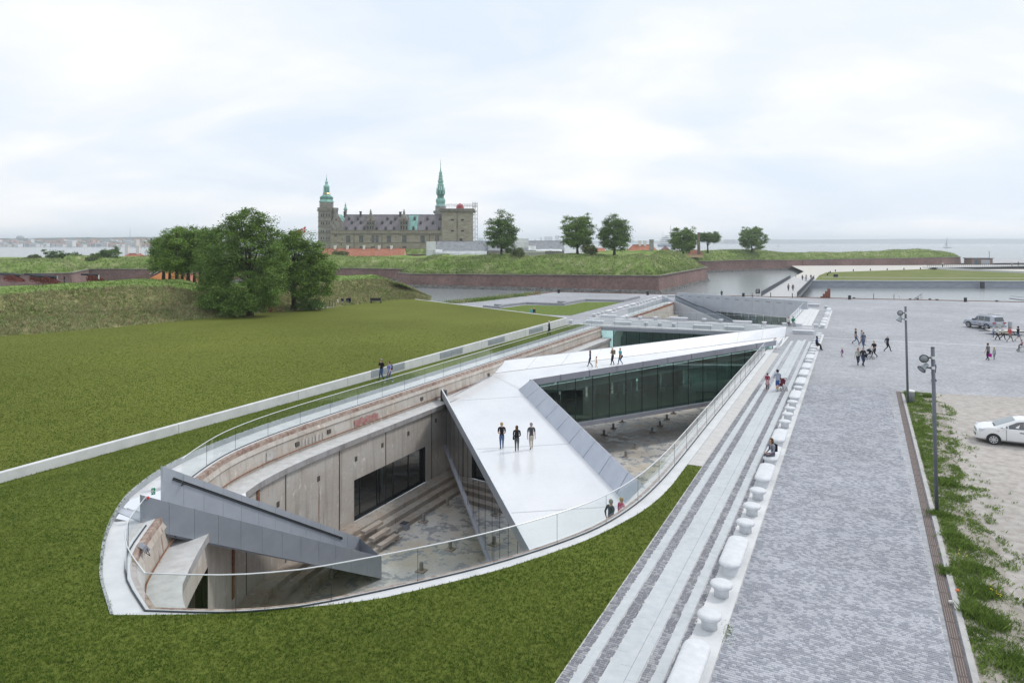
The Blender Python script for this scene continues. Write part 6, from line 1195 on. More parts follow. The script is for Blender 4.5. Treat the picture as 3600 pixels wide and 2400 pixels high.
for i in range(lv+1):
    z = i*2.0
    for py_ in (-1.2, 1.2): m.tube([(-W_, py_, z), (W_, py_, z)], .05, 4); m.tube([(-W_ if i % 2 else W_, py_, z), (W_ if i % 2 else -W_, py_, min(z+2, zt_))], .04, 4)
m.build('cross_tubes', SCAF, scf); m = MB()
for i in range(lv): m.box(-W_, -1.1, i*2.0, -W_*.0, 1.1, i*2.0+.12)
m.build('boards', M('grey_board', (.4, .41, .43)), scf)
sc2 = empty('scaffold', (c3(1780, 0)[0], CD+4, za), 0, 'thin scaffold walkway across the roof of the square castle tower', 'scaffolding'); m = MB()
X0_, X1_ = c3(1600, 0)[0]-sc2.location.x, c3(1990, 0)[0]-sc2.location.x
for z in (c3(0, 541)[1]-za, c3(0, 529)[1]-za, c3(0, 520)[1]-za): m.tube([(X0_, 0, z), (X1_, 0, z+.2)], .07, 4)
for i in range(24): x = X0_+(X1_-X0_)*i/23; m.tube([(x, 0, c3(0, 578)[1]-za), (x, 0, c3(0, 515)[1]-za+(1.5 if i > 19 else 0))], .05, 4)
m.build('tubes', SCAF, sc2); m = MB(); m.box(X0_+8, -.6, c3(0, 541)[1]-za, X1_, .6, c3(0, 538)[1]-za); m.build('platform', STEELD, sc2)
m = MB(); 
for i in range(9):
    x = c3(1510+i*12, 0)[0]-sc2.location.x; m.tube([(x, 20, c3(0, 625)[1]-za), (x, 20, c3(0, 545)[1]-za)], .05, 4)
for Y in (560, 575, 590, 605): m.tube([(c3(1505, 0)[0]-sc2.location.x, 20, c3(0, Y)[1]-za), (c3(1612, 0)[0]-sc2.location.x, 20, c3(0, Y)[1]-za)], .05, 4)
m.build('tubes', SCAF, sc2)
fg = empty('flagpole', Q(1075, 850, 330), 0, 'white flagpole with a swallow-tailed red and white flag above the trees', 'flag'); m = MB(); m.tube([(0, 0, -6), (0, 0, 7.6)], [.12, .06], 6); m.build('pole', WHT, fg)
def flagpart(name, mat, y, quads):
    m = MB()
    for (x0_, x1_, v0, v1) in quads:
        def pt(x, v_): return (-x, .35*math.sin(x*1.4)+y, 7.4-2.6*v_-x*.55)
        n_ = 8; m.grid([[pt(x0_+(x1_-x0_)*i/n_, v0) for i in range(n_+1)], [pt(x0_+(x1_-x0_)*i/n_, v1) for i in range(n_+1)]])
    return m.build(name, mat, fg)
flagpart('flag_red', M('flag_red', (.55, .03, .05)), 0, [(0, 3.4, 0, 1), (3.4, 4.4, 0, .4), (3.4, 4.4, .6, 1)]); flagpart('flag_cross', WHT, -.03, [(1.1, 1.6, 0, 1), (0, 3.4, .42, .58)]); flagpart('flag_cross', WHT, .03, [(1.1, 1.6, 0, 1), (0, 3.4, .42, .58)])
def house(name, px0, px1, py_eave, py_ridge, d, depth, wallm, roofm, label, py_base=None, hip=0.0, chim=(), wins=(), cat='house', rz=0.0, gablepx=None, tiles=False):
    k_ = d/F; xa, xb = (px0-CX)*k_, (px1-CX)*k_; ze, zr = H-(py_eave-HY)*k_, H-(py_ridge-HY)*k_; zb2 = H-((py_base or py_eave+25)-HY)*k_
    r = empty(name, ((xa+xb)/2, d+depth/2, zb2), rz, label, cat); W_ = (xb-xa)/2; dp = depth/2; e = ze-zb2; g = zr-zb2
    m = MB(); m.box(-W_+.2, -dp, 0, W_-.2, dp, e)
    m.add([(-W_+.2, -dp, e), (-W_+.2, dp, e), (-W_+.2+hip, 0, g-.1)], [(0, 1, 2)]); m.add([(W_-.2, -dp, e), (W_-.2, dp, e), (W_-.2-hip, 0, g-.1)], [(0, 1, 2)]); m.build('wall', wallm, r)
    m = MB(); o = .35; m.add([(-W_, -dp-o, e-.15), (W_, -dp-o, e-.15), (W_-hip, 0, g), (-W_+hip, 0, g), (-W_, dp+o, e-.15), (W_, dp+o, e-.15)], [(0, 1, 2, 3), (5, 4, 3, 2)]+([(4, 0, 3), (1, 5, 2)] if hip else [])); m.build('roof', roofm, r)
    m = MB(); m.beam((-W_+hip, 0, g+.05), (W_-hip, 0, g+.05), .3, .2); m.build('ridge_tiles', roofm, r)
    for (cx_, w_, h_) in chim:
        m = MB(); x = (cx_-CX)*k_-(xa+xb)/2; m.box(x-w_/2, -.5, g-.8, x+w_/2, .5, g+h_); m.box(x-w_/2-.1, -.6, g+h_-.25, x+w_/2+.1, .6, g+h_+.05); m.build('chimney', WHT, r)
    for (wx, wy, ww_, wh_) in wins:                  # roof lights / windows in px
        x = (wx-CX)*k_-(xa+xb)/2; z = H-(wy-HY)*k_-zb2
        f = max(0, min(1, (z-e)/(g-e))); y = -dp-o+(dp+o)*f if z > e else -dp
        m = MB(); sl__ = (dp+o)/(g-e+.15) if z > e else 0; m.poly([(x-ww_/2, y-.06, z-wh_/2), (x+ww_/2, y-.06, z-wh_/2), (x+ww_/2, y-.06+sl__*wh_, z+wh_/2), (x-ww_/2, y-.06+sl__*wh_, z+wh_/2)]); o2 = m.build('window', M('pale_rooflight', (.65, .7, .76), rough=.2) if z > e else MT['dark_opening'], r)
    return r
house('long_house', 1128, 1420, 904, 873.5, 296, 9, YEL, TILE, 'long low house with orange-red tiled roof and white chimneys below the castle', 915, hip=0, chim=[(1168.5, .85, 1.25), (1213, .85, 1.25), (1271.5, .85, 1.25), (1326, .85, 1.25), (1369.5, .85, 1.25)], wins=[(1322.5, 890, .6, .8), (1348.6, 890, .6, .8)])
r = house('barracks', 1531, 1716, 884, 848, 302, 12, CASTLE_G, SLATE, 'long grey slate-roofed barracks with white tarpaulin scaffolding under its eaves', 912, chim=(), wins=[(1568.8, 854, .9, 1.1), (1573.6, 864, .9, 1.1), (1592.8, 872, .9, 1.1), (1608.7, 872, .9, 1.1), (1635, 854, .9, 1.1), (1639, 864, .9, 1.1)])
r2 = house('barracks', 1716, 1985, 880, 847.5, 300, 12, CASTLE_G, SLATE, 'grey slate-roofed barracks wing between the bastion trees', 912, wins=[(1932.5, 854, .9, 1.1), (1937.5, 863, .9, 1.1)])
def tarp(name, px0, px1, py0, py1, d, label, seed=1, frames=True, slope=1.2):
    k_ = d/F; xa, xb = (px0-CX)*k_, (px1-CX)*k_; z0, z1_ = H-(py1-HY)*k_, H-(py0-HY)*k_; r = empty(name, (xa, d, z0), 0, label, 'scaffolding'); n = max(4, int((xb-xa)/1.2)); rows = []
    for j in range(7):
        f = j/6; rows.append([(( xb-xa)*i/n, -slope*(1-f)+.35*noise.noise(Vector((i*.6, j*.8, seed)))+.25*math.sin(i*1.3), (z1_-z0)*f+(.35*noise.noise(Vector((i*.5, seed, 0))) if j in (0, 6) else 0)) for i in range(n+1)])
    m = MB(); m.grid(rows); m.build('tarpaulin', TARP, r, smooth=True); m = MB()
    if frames:
        for i in range(0, n+1, 3): m.tube([((xb-xa)*i/n, -slope-.5, -1.5), ((xb-xa)*i/n, -slope-.5, (z1_-z0)*.6)], .07, 4)
        for z in (-1.3, .0, (z1_-z0)*.5): m.tube([(0, -slope-.5, z), (xb-xa, -slope-.5, z)], .06, 4)
        m.build('tubes', SCAF, r)
    return r
tarp('tarpaulin_scaffold', 1524, 1712, 882.5, 900, 298, 'white sheeted scaffold along the eaves of the first grey roof', 1); tarp('tarpaulin_scaffold', 1499, 1533, 849, 914, 297, 'tall crumpled white sheeting wrapping the gable end of the grey roof', 2, slope=.5); tarp('tarpaulin_scaffold', 1532, 1556, 877, 886, 296, 'loose white sheet folded over the scaffold corner', 3, False); tarp('tarpaulin_scaffold', 1810, 1858, 838, 872, 298, 'white sheeted scaffold tower between the two grey roofs', 4, slope=.6); tarp('tarpaulin_scaffold', 1858, 1884, 864, 880, 296, 'bulging white sheet right of the small scaffold tower', 5, False); tarp('tarpaulin_scaffold', 1884, 1975, 876, 882, 297, 'narrow white sheet along the eaves of the second grey roof', 6, False)
fz = empty('railing_fence', Q(1802, 890, 280), 0, 'row of white balusters before the second grey roof', 'fence'); m = MB(); k_ = 280/F
for i in range(44): m.box(i*2.6*k_, -.05, -1.0, i*2.6*k_+.14, .05, .5)
m.build('balusters', M('white_baluster', (.5, .5, .5)), fz); m = MB(); m.box(0, -.08, .5, 44*2.6*k_, .08, .8); m.build('rail', WHT, fz)
house('cottage', 2206, 2326, 893, 861, 248, 9, YEL, TILE, 'yellow house with hipped red tiled roof behind the grey column', 905, hip=2.6, chim=[(2257, .9, 1.5), (2275, .9, 1.5)], wins=[(2280.5, 877, .7, .7), (2223, 884, .9, 1.4), (2236, 884, .9, 1.4)])
house('cottage', 2320, 2376, 893, 866, 262, 9, M('dim_plaster', (.3, .22, .17)), M('brown_tiles', (.20, .10, .08), (.27, .15, .12), scale=1, world=True), 'house with brown-red hipped roof left of the chimney column tree', 905, hip=2.8)
house('cottage', 2427, 2474, 893, 879.5, 300, 8, YEL, TILE, 'low red roof at the foot of the brown chimney column', 905, hip=1.0)
house('cottage', 2514, 2577, 891, 883, 330, 8, WHT, TILE, 'thin red roof showing above the far rampart', 900, hip=.5)
house('cottage', 2085, 2130, 884, 873, 262, 8, YEL, TILE, 'sliver of red roof seen between the pair of round trees', 897)
house('cottage', 408, 491, 915, 892, 262, 10, YEL, TILE, 'red tiled house with two white chimneys at the left', 935, hip=2.2, chim=[(421, 1.2, 3.0), (461, 1.2, 3.0)], wins=[(432, 915, .9, 1.1), (440, 915, .9, 1.1)])
house('cottage', 466, 536, 925, 900, 252, 10, YEL, TILE, 'lower red roofed house with a dark patch, in front of the chimneyed one', 940, wins=())
p = Q(497, 912, 250); m = MB(); m.poly([(-2.3, -1.6, -1.35), (2.3, -1.6, -1.35), (2.9, .3, .75), (-1.7, .3, .75)]); o = m.build('roof_patch', M('dark_roof_tiles', (.16, .07, .06)), None, loc=p+Vector((0, .3, 0))); tag(o, 'dark tiled patch on the lower red roof', 'roof patch')
house('dark_building', 544, 575, 900, 879, 270, 10, M('dark_brick_wall', (.08, .06, .06)), M('dark_brick_wall', (.08, .06, .06)), 'dark square building top left of the lime trees', 935)
ob = house('ochre_building', 500, 590, 985, 946, 150, 9, OCH, OCH, 'ochre building with a brown roof slope and white trim left of the lime trees', 1004)
m = MB(); m.poly([(-6.5, -5.3, .6), (-2.6, -5.3, .6), (2.2, -4.6, 3.3), (-.3, -4.6, 3.3)]); m.build('lean_to_roof', M('brown_shingles', (.12, .07, .055), (.18, .11, .085), scale=2, world=True), ob)
for i in range(2): m = MB(); m.beam((-.9+1.0*i, -5.0, 2.5), (.5+1.0*i, -4.6, 3.5), .3, .08); m.build('white_board', WHT, ob)
ob2 = house('ochre_building', 566, 690, 992, 968, 165, 6, OCH, TILE, 'low ochre and red wing behind the lime trunks', 1007, wins=())
k_ = 165/F
for px in (590, 628, 655): m = MB(); x = (px-CX)*k_-ob2.location.x; m.box(x-.4, -3.12, .6, x+.4, -3.04, 1.5); m.build('window', WHT, ob2)
cg = empty('chimney_column', (Q(2290.5, 898, 225).x, 225, Q(0, 905, 225).z), 0, 'square grey concrete column standing on the rampart by the yellow house', 'column'); hh = (905-845)*225/F; m = MB(); m.box(-.60, -.6, 0, .60, .6, hh); bevel(m.build('shaft', M('grey_column_stone', (.27, .26, .24), (.36, .35, .33), scale=.8, world=True), cg)); m = MB(); m.box(-.66, -.66, hh, .66, .66, hh+.25); m.build('cap', CASTLE_D, cg)
cg = empty('chimney_column', (Q(2456.5, 889, 280).x, 280, Q(0, 895, 280).z), 0, 'round brown brick chimney column between two trees', 'column'); hh = (895-820)*280/F; m = MB(); m.lathe([(.66, 0), (.52, hh)], 14); m.build('shaft', M('brown_chimney_brick', (.15, .11, .09), (.22, .17, .14), scale=1, world=True), cg); m = MB(); m.lathe([(.58, hh), (.6, hh+.3)], 14); m.build('cap', CASTLE_D, cg)
def shore(name, px0, px1, d, ys, ybase, mat, depth=300, seed=0):
    k_ = d/F; n = len(ys); m = MB(); fr = []; tp = []; bk_ = []
    N_ = 160
    for i in range(N_+1):
        f = i/N_; px = px0+(px1-px0)*f; g = f*(n-1); j = min(n-2, int(g)); y = ys[j]+(ys[j+1]-ys[j])*(g-j)+noise.noise(Vector((i*.35, seed, 0)))*1.2
        x = (px-CX)*k_; fr.append((x, d, -1.6)); tp.append((x, d+depth*.35, H-(y-HY)*k_)); bk_.append((x*1.3, d+depth, H-(y-HY)*k_*.9))
    m.grid([fr, tp, bk_]); o = m.build(name, mat, None); tag(o, kind='structure'); return o
SH1 = M('distant_woods', (.05, .075, .06), (.10, .12, .10), scale=.02, world=True, rough=1, spec=0)
shore('hills', -500, 640, 2350, [842, 843, 838, 836, 838, 837, 833, 835, 832, 834, 838], 868, SH1, 500, 1)
shore('hills', 2560, 4200, 6200, [843, 841, 842, 840.5, 839, 839.5, 838.5, 840, 838.5, 840, 841], 857, M('distant_coast', (.08, .11, .12), (.12, .15, .15), scale=.004, world=True, rough=1, spec=0), 900, 4)
shore('hills', 1880, 2580, 6600, [848, 847, 847.5, 846, 847, 848], 857, MT['distant_coast'], 900, 8)
rr = random.Random(4); CB = [M('city_cream', (.62, .58, .52)), M('city_white', (.72, .72, .72)), M('city_pink', (.48, .32, .28)), M('city_grey', (.36, .37, .40)), M('city_brick', (.34, .20, .17))]; CR = [M('city_roof_red', (.33, .15, .11)), M('city_roof_grey', (.25, .26, .28))]
cityn = 0
def cityblock(px, w_, yb, yt, d, mi_, roof=None, lab=None):
    global cityn
    k_ = d/F; x = (px-CX)*k_; zb2, zt_ = H-(yb-HY)*k_, H-(yt-HY)*k_; r = empty('city_building', (x, d, zb2), 0, lab or 'hazy pale building of the town across the water', 'building', None if lab else 'buildings of the town across the water'); W_ = w_*k_/2
    m = MB(); m.box(-W_, -8, 0, W_, 8, zt_-zb2); m.build('wall', CB[mi_], r)
    m = MB(); h_ = 3.2; m.add([(-W_-.5, -8.5, zt_-zb2), (W_+.5, -8.5, zt_-zb2), (W_+.5, 8.5, zt_-zb2), (-W_-.5, 8.5, zt_-zb2), (-W_, 0, zt_-zb2+h_), (W_, 0, zt_-zb2+h_)], [(0, 1, 5, 4), (2, 3, 4, 5), (0, 4, 3), (1, 2, 5)]); m.build('roof', CR[rr.randint(0, 1)] if roof is None else CR[roof], r)
    m = MB(); nf_ = max(1, int((zt_-zb2)/3.4)); nw_ = max(2, int(W_*2/4))
    for a in range(nf_):
        m.box(-W_+1, -8.15, a*3.4+1.2, W_-1, -8.02, a*3.4+2.4)
    m.build('window_band', M('city_window', (.10, .12, .15), rough=.3), r); cityn += 1
for i in range(30): cityblock(-8+i*19+rr.uniform(-4, 4), rr.uniform(10, 24), 867.5, 867.5-rr.uniform(7, 15), 1900+rr.uniform(0, 60), rr.choice([0, 1, 1, 2, 3, 0]))
for i in range(34): cityblock(-5+i*16.5+rr.uniform(-5, 5), rr.uniform(6, 12), 852+rr.uniform(-6, 3), 848+rr.uniform(-8, 2), 2150+rr.uniform(0, 120), rr.choice([0, 1, 2, 0, 4, 3]), 0 if rr.random() < .6 else 1)
cityblock(251, 20, 867, 845, 1880, 1, 1, 'tallest white waterfront tower block across the water'); cityblock(456, 22, 867, 846, 1885, 1, 1, 'white office tower below the mast across the water'); cityblock(481, 9, 866, 842, 1885, 0, 0, 'slim pale church-like tower across the water'); cityblock(66, 9, 869, 857, 1880, 1, 1, 'small white square tower on the waterfront at the far left')
r = empty('water_tower', Q(71, 840, 2200), 0, 'round water tower on the skyline at the far left', 'water tower'); m = MB(); m.lathe([(2, -12), (2, -2), (9, 0), (11, 4), (9, 9), (3, 11)], 14); m.build('tank', CB[3], r)
r = empty('radio_mast', Q(457.5, 836, 2200), 0, 'thin tall radio mast on the skyline across the water', 'mast'); m = MB(); m.tube([(0, 0, -2), (0, 0, 34)], [.9, .35], 6); m.build('mast', M('mast_grey', (.35, .38, .42)), r)
for i, (px, w_, yt, lb_) in enumerate(((1928, 29, 833, 'wide pale tower block on the horizon between the trees'), (1958, 14, 829, 'tall narrow tower block on the horizon left of the pair of trees'), (1902, 7, 836, 'slim tower on the horizon'), (1881, 5, 842, 'tiny block on the horizon'))): cityblock(px, w_, 857, yt, 5000, 1, 1, lb_)
cityblock(1690, 18, 857, 838, 5000, 3, 1, 'faint industrial block on the horizon beside the scaffold'); cityblock(2566, 39, 857, 843, 4700, 3, 1, 'large grey hangar-like hall on the far shore'); cityblock(2540, 24, 857, 847, 4800, 0, 1, 'long pale hall left of the grey hangar on the far shore')
br = empty('castle_bridge', (57, 148, 0), 0, 'pale plank footbridge with dark railings crossing the moat towards the castle', 'footbridge'); BR = Vector(br.location)
bl0, br0 = Vector((53.4, 149.2, 0)), Vector((60.0, 146.6, 0)); bl1, br1 = Vector((89.2, 222, .35)), Vector((95.2, 219, .35))
DECKM = M('grey_deck_boards', (.42, .42, .43), (.50, .50, .505), scale=1, world=True, rough=.7)
nb = 30
for i in range(nb):
    a0, a1 = i/nb+.0004, (i+1)/nb-.0004; m = MB(); z = .03; m.poly([bl0.lerp(bl1, a0)-BR+zv(z), br0.lerp(br1, a0)-BR+zv(z), br0.lerp(br1, a1)-BR+zv(z), bl0.lerp(bl1, a1)-BR+zv(z)]); m.build('deck_board', DECKM, br)
m = MB(); m.beam(bl0-BR+zv(-.25), bl1-BR+zv(-.25), .3, .5); m.beam(br0-BR+zv(-.25), br1-BR+zv(-.25), .3, .5); m.build('edge_beam', M('rail_steel_grey', (.13, .14, .155), (.17, .18, .2), scale=3, rough=.5, metal=.3), br)
for (p0, p1) in ((bl0, bl0.lerp(bl1, .93)), (br0, br0.lerp(br1, .95))):
    rail_ = MB(); rail_.beam(p0-BR+zv(1.12), p1-BR+zv(1.12), .07, .07); rail_.beam(p0-BR+zv(.12), p1-BR+zv(.12), .05, .05); o = rail_.build('railing', MT['rail_steel_grey'], br); m = MB(); n = 230
    for i in range(n+1): q = p0.lerp(p1, i/n)-BR; m.box(q.x-.022, q.y-.022, q.z+.1, q.x+.022, q.y+.022, q.z+1.1)
    m.build('bars', MT['rail_steel_grey'], o)
ZI = .35
isl = [T(2864, 986.5, ZI), T(3200, 987, ZI), T(3900, 990, ZI), (420, 215), (300, 330), T(3600, 961, ZI), T(3265, 945.5, ZI), T(2905, 957.5, ZI), T(2880, 968, ZI)]
ground('island_lawn', isl, M('island_grass', (.135, .17, .05), (.20, .215, .085), scale=.12, world=True, rough=1, spec=.05, detail=8, bump=.4, bscale=3, bdist=.1), zf=lambda x, y: ZI+.02)
pth = [T(2780, 979, ZI-.05), T(2864, 987, ZI-.05), T(2882, 968, ZI-.05), T(2905, 957.8, ZI-.05), T(3265, 946, ZI-.05), T(3600, 962, ZI-.05), (330, 300), (320, 345), (214, 352), (140, 352), T(2826, 954.5, ZI-.05)]
ground('path', pth, M('pale_path', (.50, .48, .44), (.58, .56, .52), scale=.8, world=True, rough=.9), zf=lambda x, y: ZI-.02)
qa, qb = Vector((*T(2830, 987.2, ZI), 0)), Vector((*T(3950, 990.5, ZI), 0))
m = MB(); m.grid([[qa+zv(ZI+.0), qb+zv(ZI+.0)], [qa+zv(-2), qb+zv(-2)]]); tag(m.build('island_quay_wall', M('blue_grey_concrete', (.28, .31, .36), (.36, .39, .44), scale=.5, world=True, rough=.8, st=(1, 1, 4))), kind='structure')
m = MB(); m.beam(qa+zv(ZI+.1), qb+zv(ZI+.1), .7, .18); tag(m.build('quay_coping', COPE), kind='structure')
qa2, qb2 = Vector((*T(2890, 975.5, ZI), 0)), Vector((*T(3850, 980, ZI), 0)); m = MB(); m.beam(qa2+zv(ZI+.07), qb2+zv(ZI+.07), 1.0, .08); tag(m.build('lawn_path', MT['pale_path']), kind='structure')
m = MB(); a = Vector((*T(3265, 945, ZI), ZI+.35)); b = Vector((*T(3640, 963, ZI), ZI+.35)); m.beam(a, b, .6, .8); tag(m.build('edge_wall', COPE), label='pale low wall curving along the far edge of the island lawn', cat='wall')
m = MB(); a = Vector((*T(3451, 990, ZI), .0)); m.box(a.x-.5, a.y-.6, -1.9, a.x+.5, a.y-.05, ZI); tag(m.build('quay_ladder', STEELD), label='dark ladder recess in the blue-grey island quay wall', cat='ladder')
def small_post(name, px, py, z, w_, h_, mat, label, cat, group=None, n=10, cap=True):
    p = P(px, py, z); r = empty(name, p, 0, label, cat, group); m = MB(); m.lathe([(w_, 0), (w_, h_)], n); m.build('shaft', mat, r)
    if cap: m = MB(); m.lathe([(w_*1.08, h_-.06), (w_*1.08, h_+.015), (0, h_+.03)], n); m.build('cap', STEELD, r)
    return r
for i, (px, py, lb_) in enumerate(((1964, 1030, 'black quay bollard left of the small garden wall'), (2277, 1037, 'black quay bollard in front of the bastion corner'), (2613.6, 1043.5, 'black quay bollard left of the black sign'), (2986.8, 1052.5, 'black quay bollard near the rusty mooring steps'), (3394, 1061, 'black quay bollard behind the silver off-roader'))): small_post('quay_bollard', px, py, 0, .27, .82, BLK, lb_, 'bollard', 'black bollards on the quay')
for px, py, lb_ in ((2709.5, 1044.5, 'slim post on the left at the near end of the castle bridge'), (2785.6, 1046.5, 'slim post on the right at the near end of the castle bridge'), (2798, 978, 'slim post at the far end of the castle bridge')): small_post('bridge_post', px, py, 0, .09, .95, STEELD, lb_, 'post')
for i, (px, py) in enumerate(((2909, 968.5), (2914, 963), (2919, 959.5), (2937, 954.5), (3000, 953), (3060, 951), (3119, 949.5), (3178, 948), (3236, 946.5))): small_post('path_light', px, py, ZI, .2, .7, BLK, f'small dark light post along the island path, {ordn[i]} from the bridge', 'path light', 'light posts along the island path', 8)
for i, (px, py) in enumerate(((3002.5, 1050), (3200, 1054), (3226, 1052.5), (3269, 1054), (3294, 1056), (3504, 1060.5), (3004, 1051))[:6]): p = P(px, py, 0); m = MB(); m.lathe([(.2, 0), (.18, .16), (.3, .2), (.3, .28), (0, .3)], 10); tag(m.build('mooring_bollard', STEELD, None, loc=p), f'small dark mooring knob on the quay edge, {ordn[i]} from the left', 'mooring knob', 'mooring knobs on the quay edge')
for px, py, lb_ in ((2938, 974, 'small black box on the island lawn'), (3284, 948, 'small black box on the island edge wall')):
    p = P(px, py, ZI); m = MB(); m.box(-.55, -.4, 0, .55, .4, .9); tag(m.build('black_box', BLK, None, loc=p), lb_, 'box')
p = P(2664, 1046, 0); sg = empty('information_sign', p, 0, 'black information sign on two thin posts beside the castle bridge', 'sign'); m = MB(); m.tube([(-.5, 0, 0), (-.5, 0, 1.9)], .035, 6); m.tube([(.5, 0, 0), (.5, 0, 1.9)], .035, 6); m.build('post', RAILM, sg); m = MB(); m.box(-.47, -.03, .85, .47, .03, 1.8); m.build('board', BLK, sg); m = MB()
for i in range(3): m.box(-.3, -.045, 1.55-i*.22, .3-.1*i, -.031, 1.61-i*.22)
m.build('lettering', WHT, sg)
p = P(2913, 1049, 0); ms = empty('mooring_steps', p+Vector((0, 1.5, -1.6)), R(-16), 'rusty red-brown stepped mooring pile in the water by the quay', 'mooring pile')
for i in range(4): m = MB(); m.box(-.9+.45*i, -.5, 0, -.45+.45*i, .5, 1.9+.55*i); m.build('pile', M('red_rust', (.16, .055, .04), (.24, .1, .07), scale=4), ms)
p = P(3135, 1052, 0); pt = empty('pontoon', p+Vector((0, 3.2, -1.3)), R(-16), 'pale floating pontoon with two short dark railings beside the quay', 'pontoon'); m = MB(); m.box(-4.3, -2.2, 0, 4.3, 1.4, .45); m.build('float', M('pontoon_boards', (.45, .40, .37), (.55, .5, .47), scale=3), pt)
for x in (-1.9, 1.9):
    m = MB()
    for i in range(5): m.tube([(x+.35*(i-2)*.5, -2.0+.8*i, .45), (x+.35*(i-2)*.5, -2.0+.8*i, 2.2)], .05, 5)
    for z in (1.0, 1.6, 2.2): m.tube([(x-.35, -2.0, z), (x+.35, 1.2, z)], .05, 5)
    m.build('railing', MT['rail_steel_grey'], pt)
p = P(3200, 1052.5, 0); pt = empty('pontoon', p+Vector((0, 3.0, -1.3)), R(-16), 'second floating pontoon with a triangular gangway frame', 'pontoon'); m = MB(); m.box(-3, -1.8, 0, 4, 1.4, .4); m.build('float', MT['pontoon_boards'], pt); m = MB(); m.tube([(1.2, 0, .4), (3.6, -.5, 2.4), (3.6, -.5, .4)], .06, 5)
for i in range(5): m.tube([(1.6+.45*i, -.1*i, .4), (1.6+.45*i, -.1*i, .75+.38*i)], .04, 5)
m.build('gangway_frame', MT['rail_steel_grey'], pt); m = MB(); m.box(-.4, .6, .4, -.1, .8, 2.0); m.build('white_post', WHT, pt)
p = P(3598, 1058, 0); pt = empty('gangway', p+Vector((1.5, 1.5, -.2)), R(-30), 'dark end of a gangway at the right picture edge on the quay', 'gangway'); m = MB(); m.beam((-2.6, 0, .5), (3, 0, -.2), .9, .15); m.beam((-2.6, -.5, 1.0), (3, -.5, .6), .06, .06); m.build('ramp', MT['rail_steel_grey'], pt)
fb0, fb1 = Vector((*T(3252, 941.5, .9), .9)), Q(3900, 930, 300); fb = empty('harbour_footbridge', fb0, 0, 'long dark low footbridge with thin railings beyond the island', 'footbridge'); dz_ = fb1-fb0
m = MB(); m.beam((0, 0, .2), dz_+zv(.2), 3.4, .4); m.build('deck', COPE, fb); m = MB(); m.beam((3, 0, -.65), dz_+zv(-1.2), 2.6, 1.7); m.build('dark_girder', BLK, fb); m = MB()
for i in range(90): q = dz_*(i/89); m.box(q.x-.05, q.y-1.65, q.z+.3, q.x+.05, q.y-1.55, q.z+1.5)
m.beam(Vector((0, -1.6, 1.5)), dz_+Vector((0, -1.6, 1.5)), .08, .08); m.beam(Vector((0, -1.6, .9)), dz_+Vector((0, -1.6, .9)), .05, .05); m.build('railing', MT['rail_steel_grey'], fb)
c0 = [T(3330, 933.5, -.2), (360, 392), (520, 400), (520, 470), (262, 470), (250, 440)]
ground('breakwater', [(218, 372), (300, 372), (520, 380), (520, 470), (250, 470), (222, 420)], M('breakwater_concrete', (.33, .34, .36), (.42, .42, .43), scale=.3, world=True), zf=lambda x, y: .5)
m = MB(); a, b = Q(3338, 931, 455), Q(3800, 931, 455); m.box(a.x, 452, -2, b.x, 458, H-(918-HY)*455/F); tag(m.build('breakwater_wall', MT['breakwater_concrete']), label='long grey breakwater wall closing the harbour at the right', cat='wall')
sh = empty('harbour_shed', Q(3453, 931, 352), 0, 'small brick harbour shed with blue door and pale panels', 'shed'); k_ = 352/F; W_ = 37*k_; hh = 22*k_; m = MB(); m.box(-W_, 0, -.5, W_, 6, hh); m.build('wall', M('shed_brick', (.20, .15, .13), (.25, .19, .16), scale=2), sh); m = MB(); m.box(-W_-.4, -.6, hh, W_+.4, 6.4, hh+.3); m.build('roof', STEELD, sh); m = MB(); m.box(-W_*.72, -.06, 0, -W_*.45, -.01, hh*.8); m.build('door', M('blue_door', (.06, .13, .19)), sh); m = MB(); m.box(-W_*.10, -.06, 0, W_*.72, -.01, hh*.8); m.build('panel', M('pale_panel', (.40, .41, .45)), sh); m = MB(); m.box(-W_*.42, -.05, 0, -W_*.14, -.01, hh*.8); m.build('timber_panel', M('brown_timber', (.17, .12, .10)), sh)
lm = empty('harbour_light', Q(3478, 910, 356), 0, 'thin light mast with white lamp behind the harbour shed', 'light mast'); m = MB(); m.tube([(0, 0, 0), (0, 0, 3.6)], .12, 6); m.build('mast', MT['rail_steel_grey'], lm); m = MB(); m.lathe([(.1, 3.4), (.42, 3.6), (.42, 4.1), (.1, 4.3)], 8); m.build('lamp', WHT, lm); m = MB(); m.box(-.5, -.1, 3.2, .5, .1, 3.35); m.build('bracket', WHT, lm)
d = 1650; b = empty('sailing_boat', Q(3331, 871, d), R(4), 'white sailing boat with bare rigging alone on the open water', 'sailing boat'); k_ = d/F; L_ = 31*k_/2; b.location.z = -1.5
m = MB(); st_ = []
for i in range(9):
    x = -L_+2*L_*i/8; w_ = 3.0*math.sin(math.pi*min(.999, max(.04, (i/8)**.8)))**.6; st_.append([(x, -w_, 2.0), (x*.94, -w_*.7, .2), (x*.9, 0, -.3), (x*.94, w_*.7, .2), (x, w_, 2.0)])
m.grid(st_); m.poly([r[0] for r in st_]+[r[-1] for r in st_[::-1]]); m.build('hull', WHT, b); m = MB(); m.box(-L_*.9, -2.3, -.2, L_*.9, 2.3, .55); m.build('waterline_stripe', M('navy_stripe', (.03, .05, .12)), b); m = MB(); m.box(-4, -1.3, 1.8, 4, 1.3, 3.2); m.build('cabin', WHT, b)
hm = (871-834)*k_; m = MB(); m.tube([(-1, 0, 1), (-1, 0, hm)], [.28, .15], 6); m.tube([(-1, 0, 3.2), (-8, 0, 3.2)], .22, 6); m.build('mast', M('mast_alu', (.35, .38, .42)), b); m = MB()
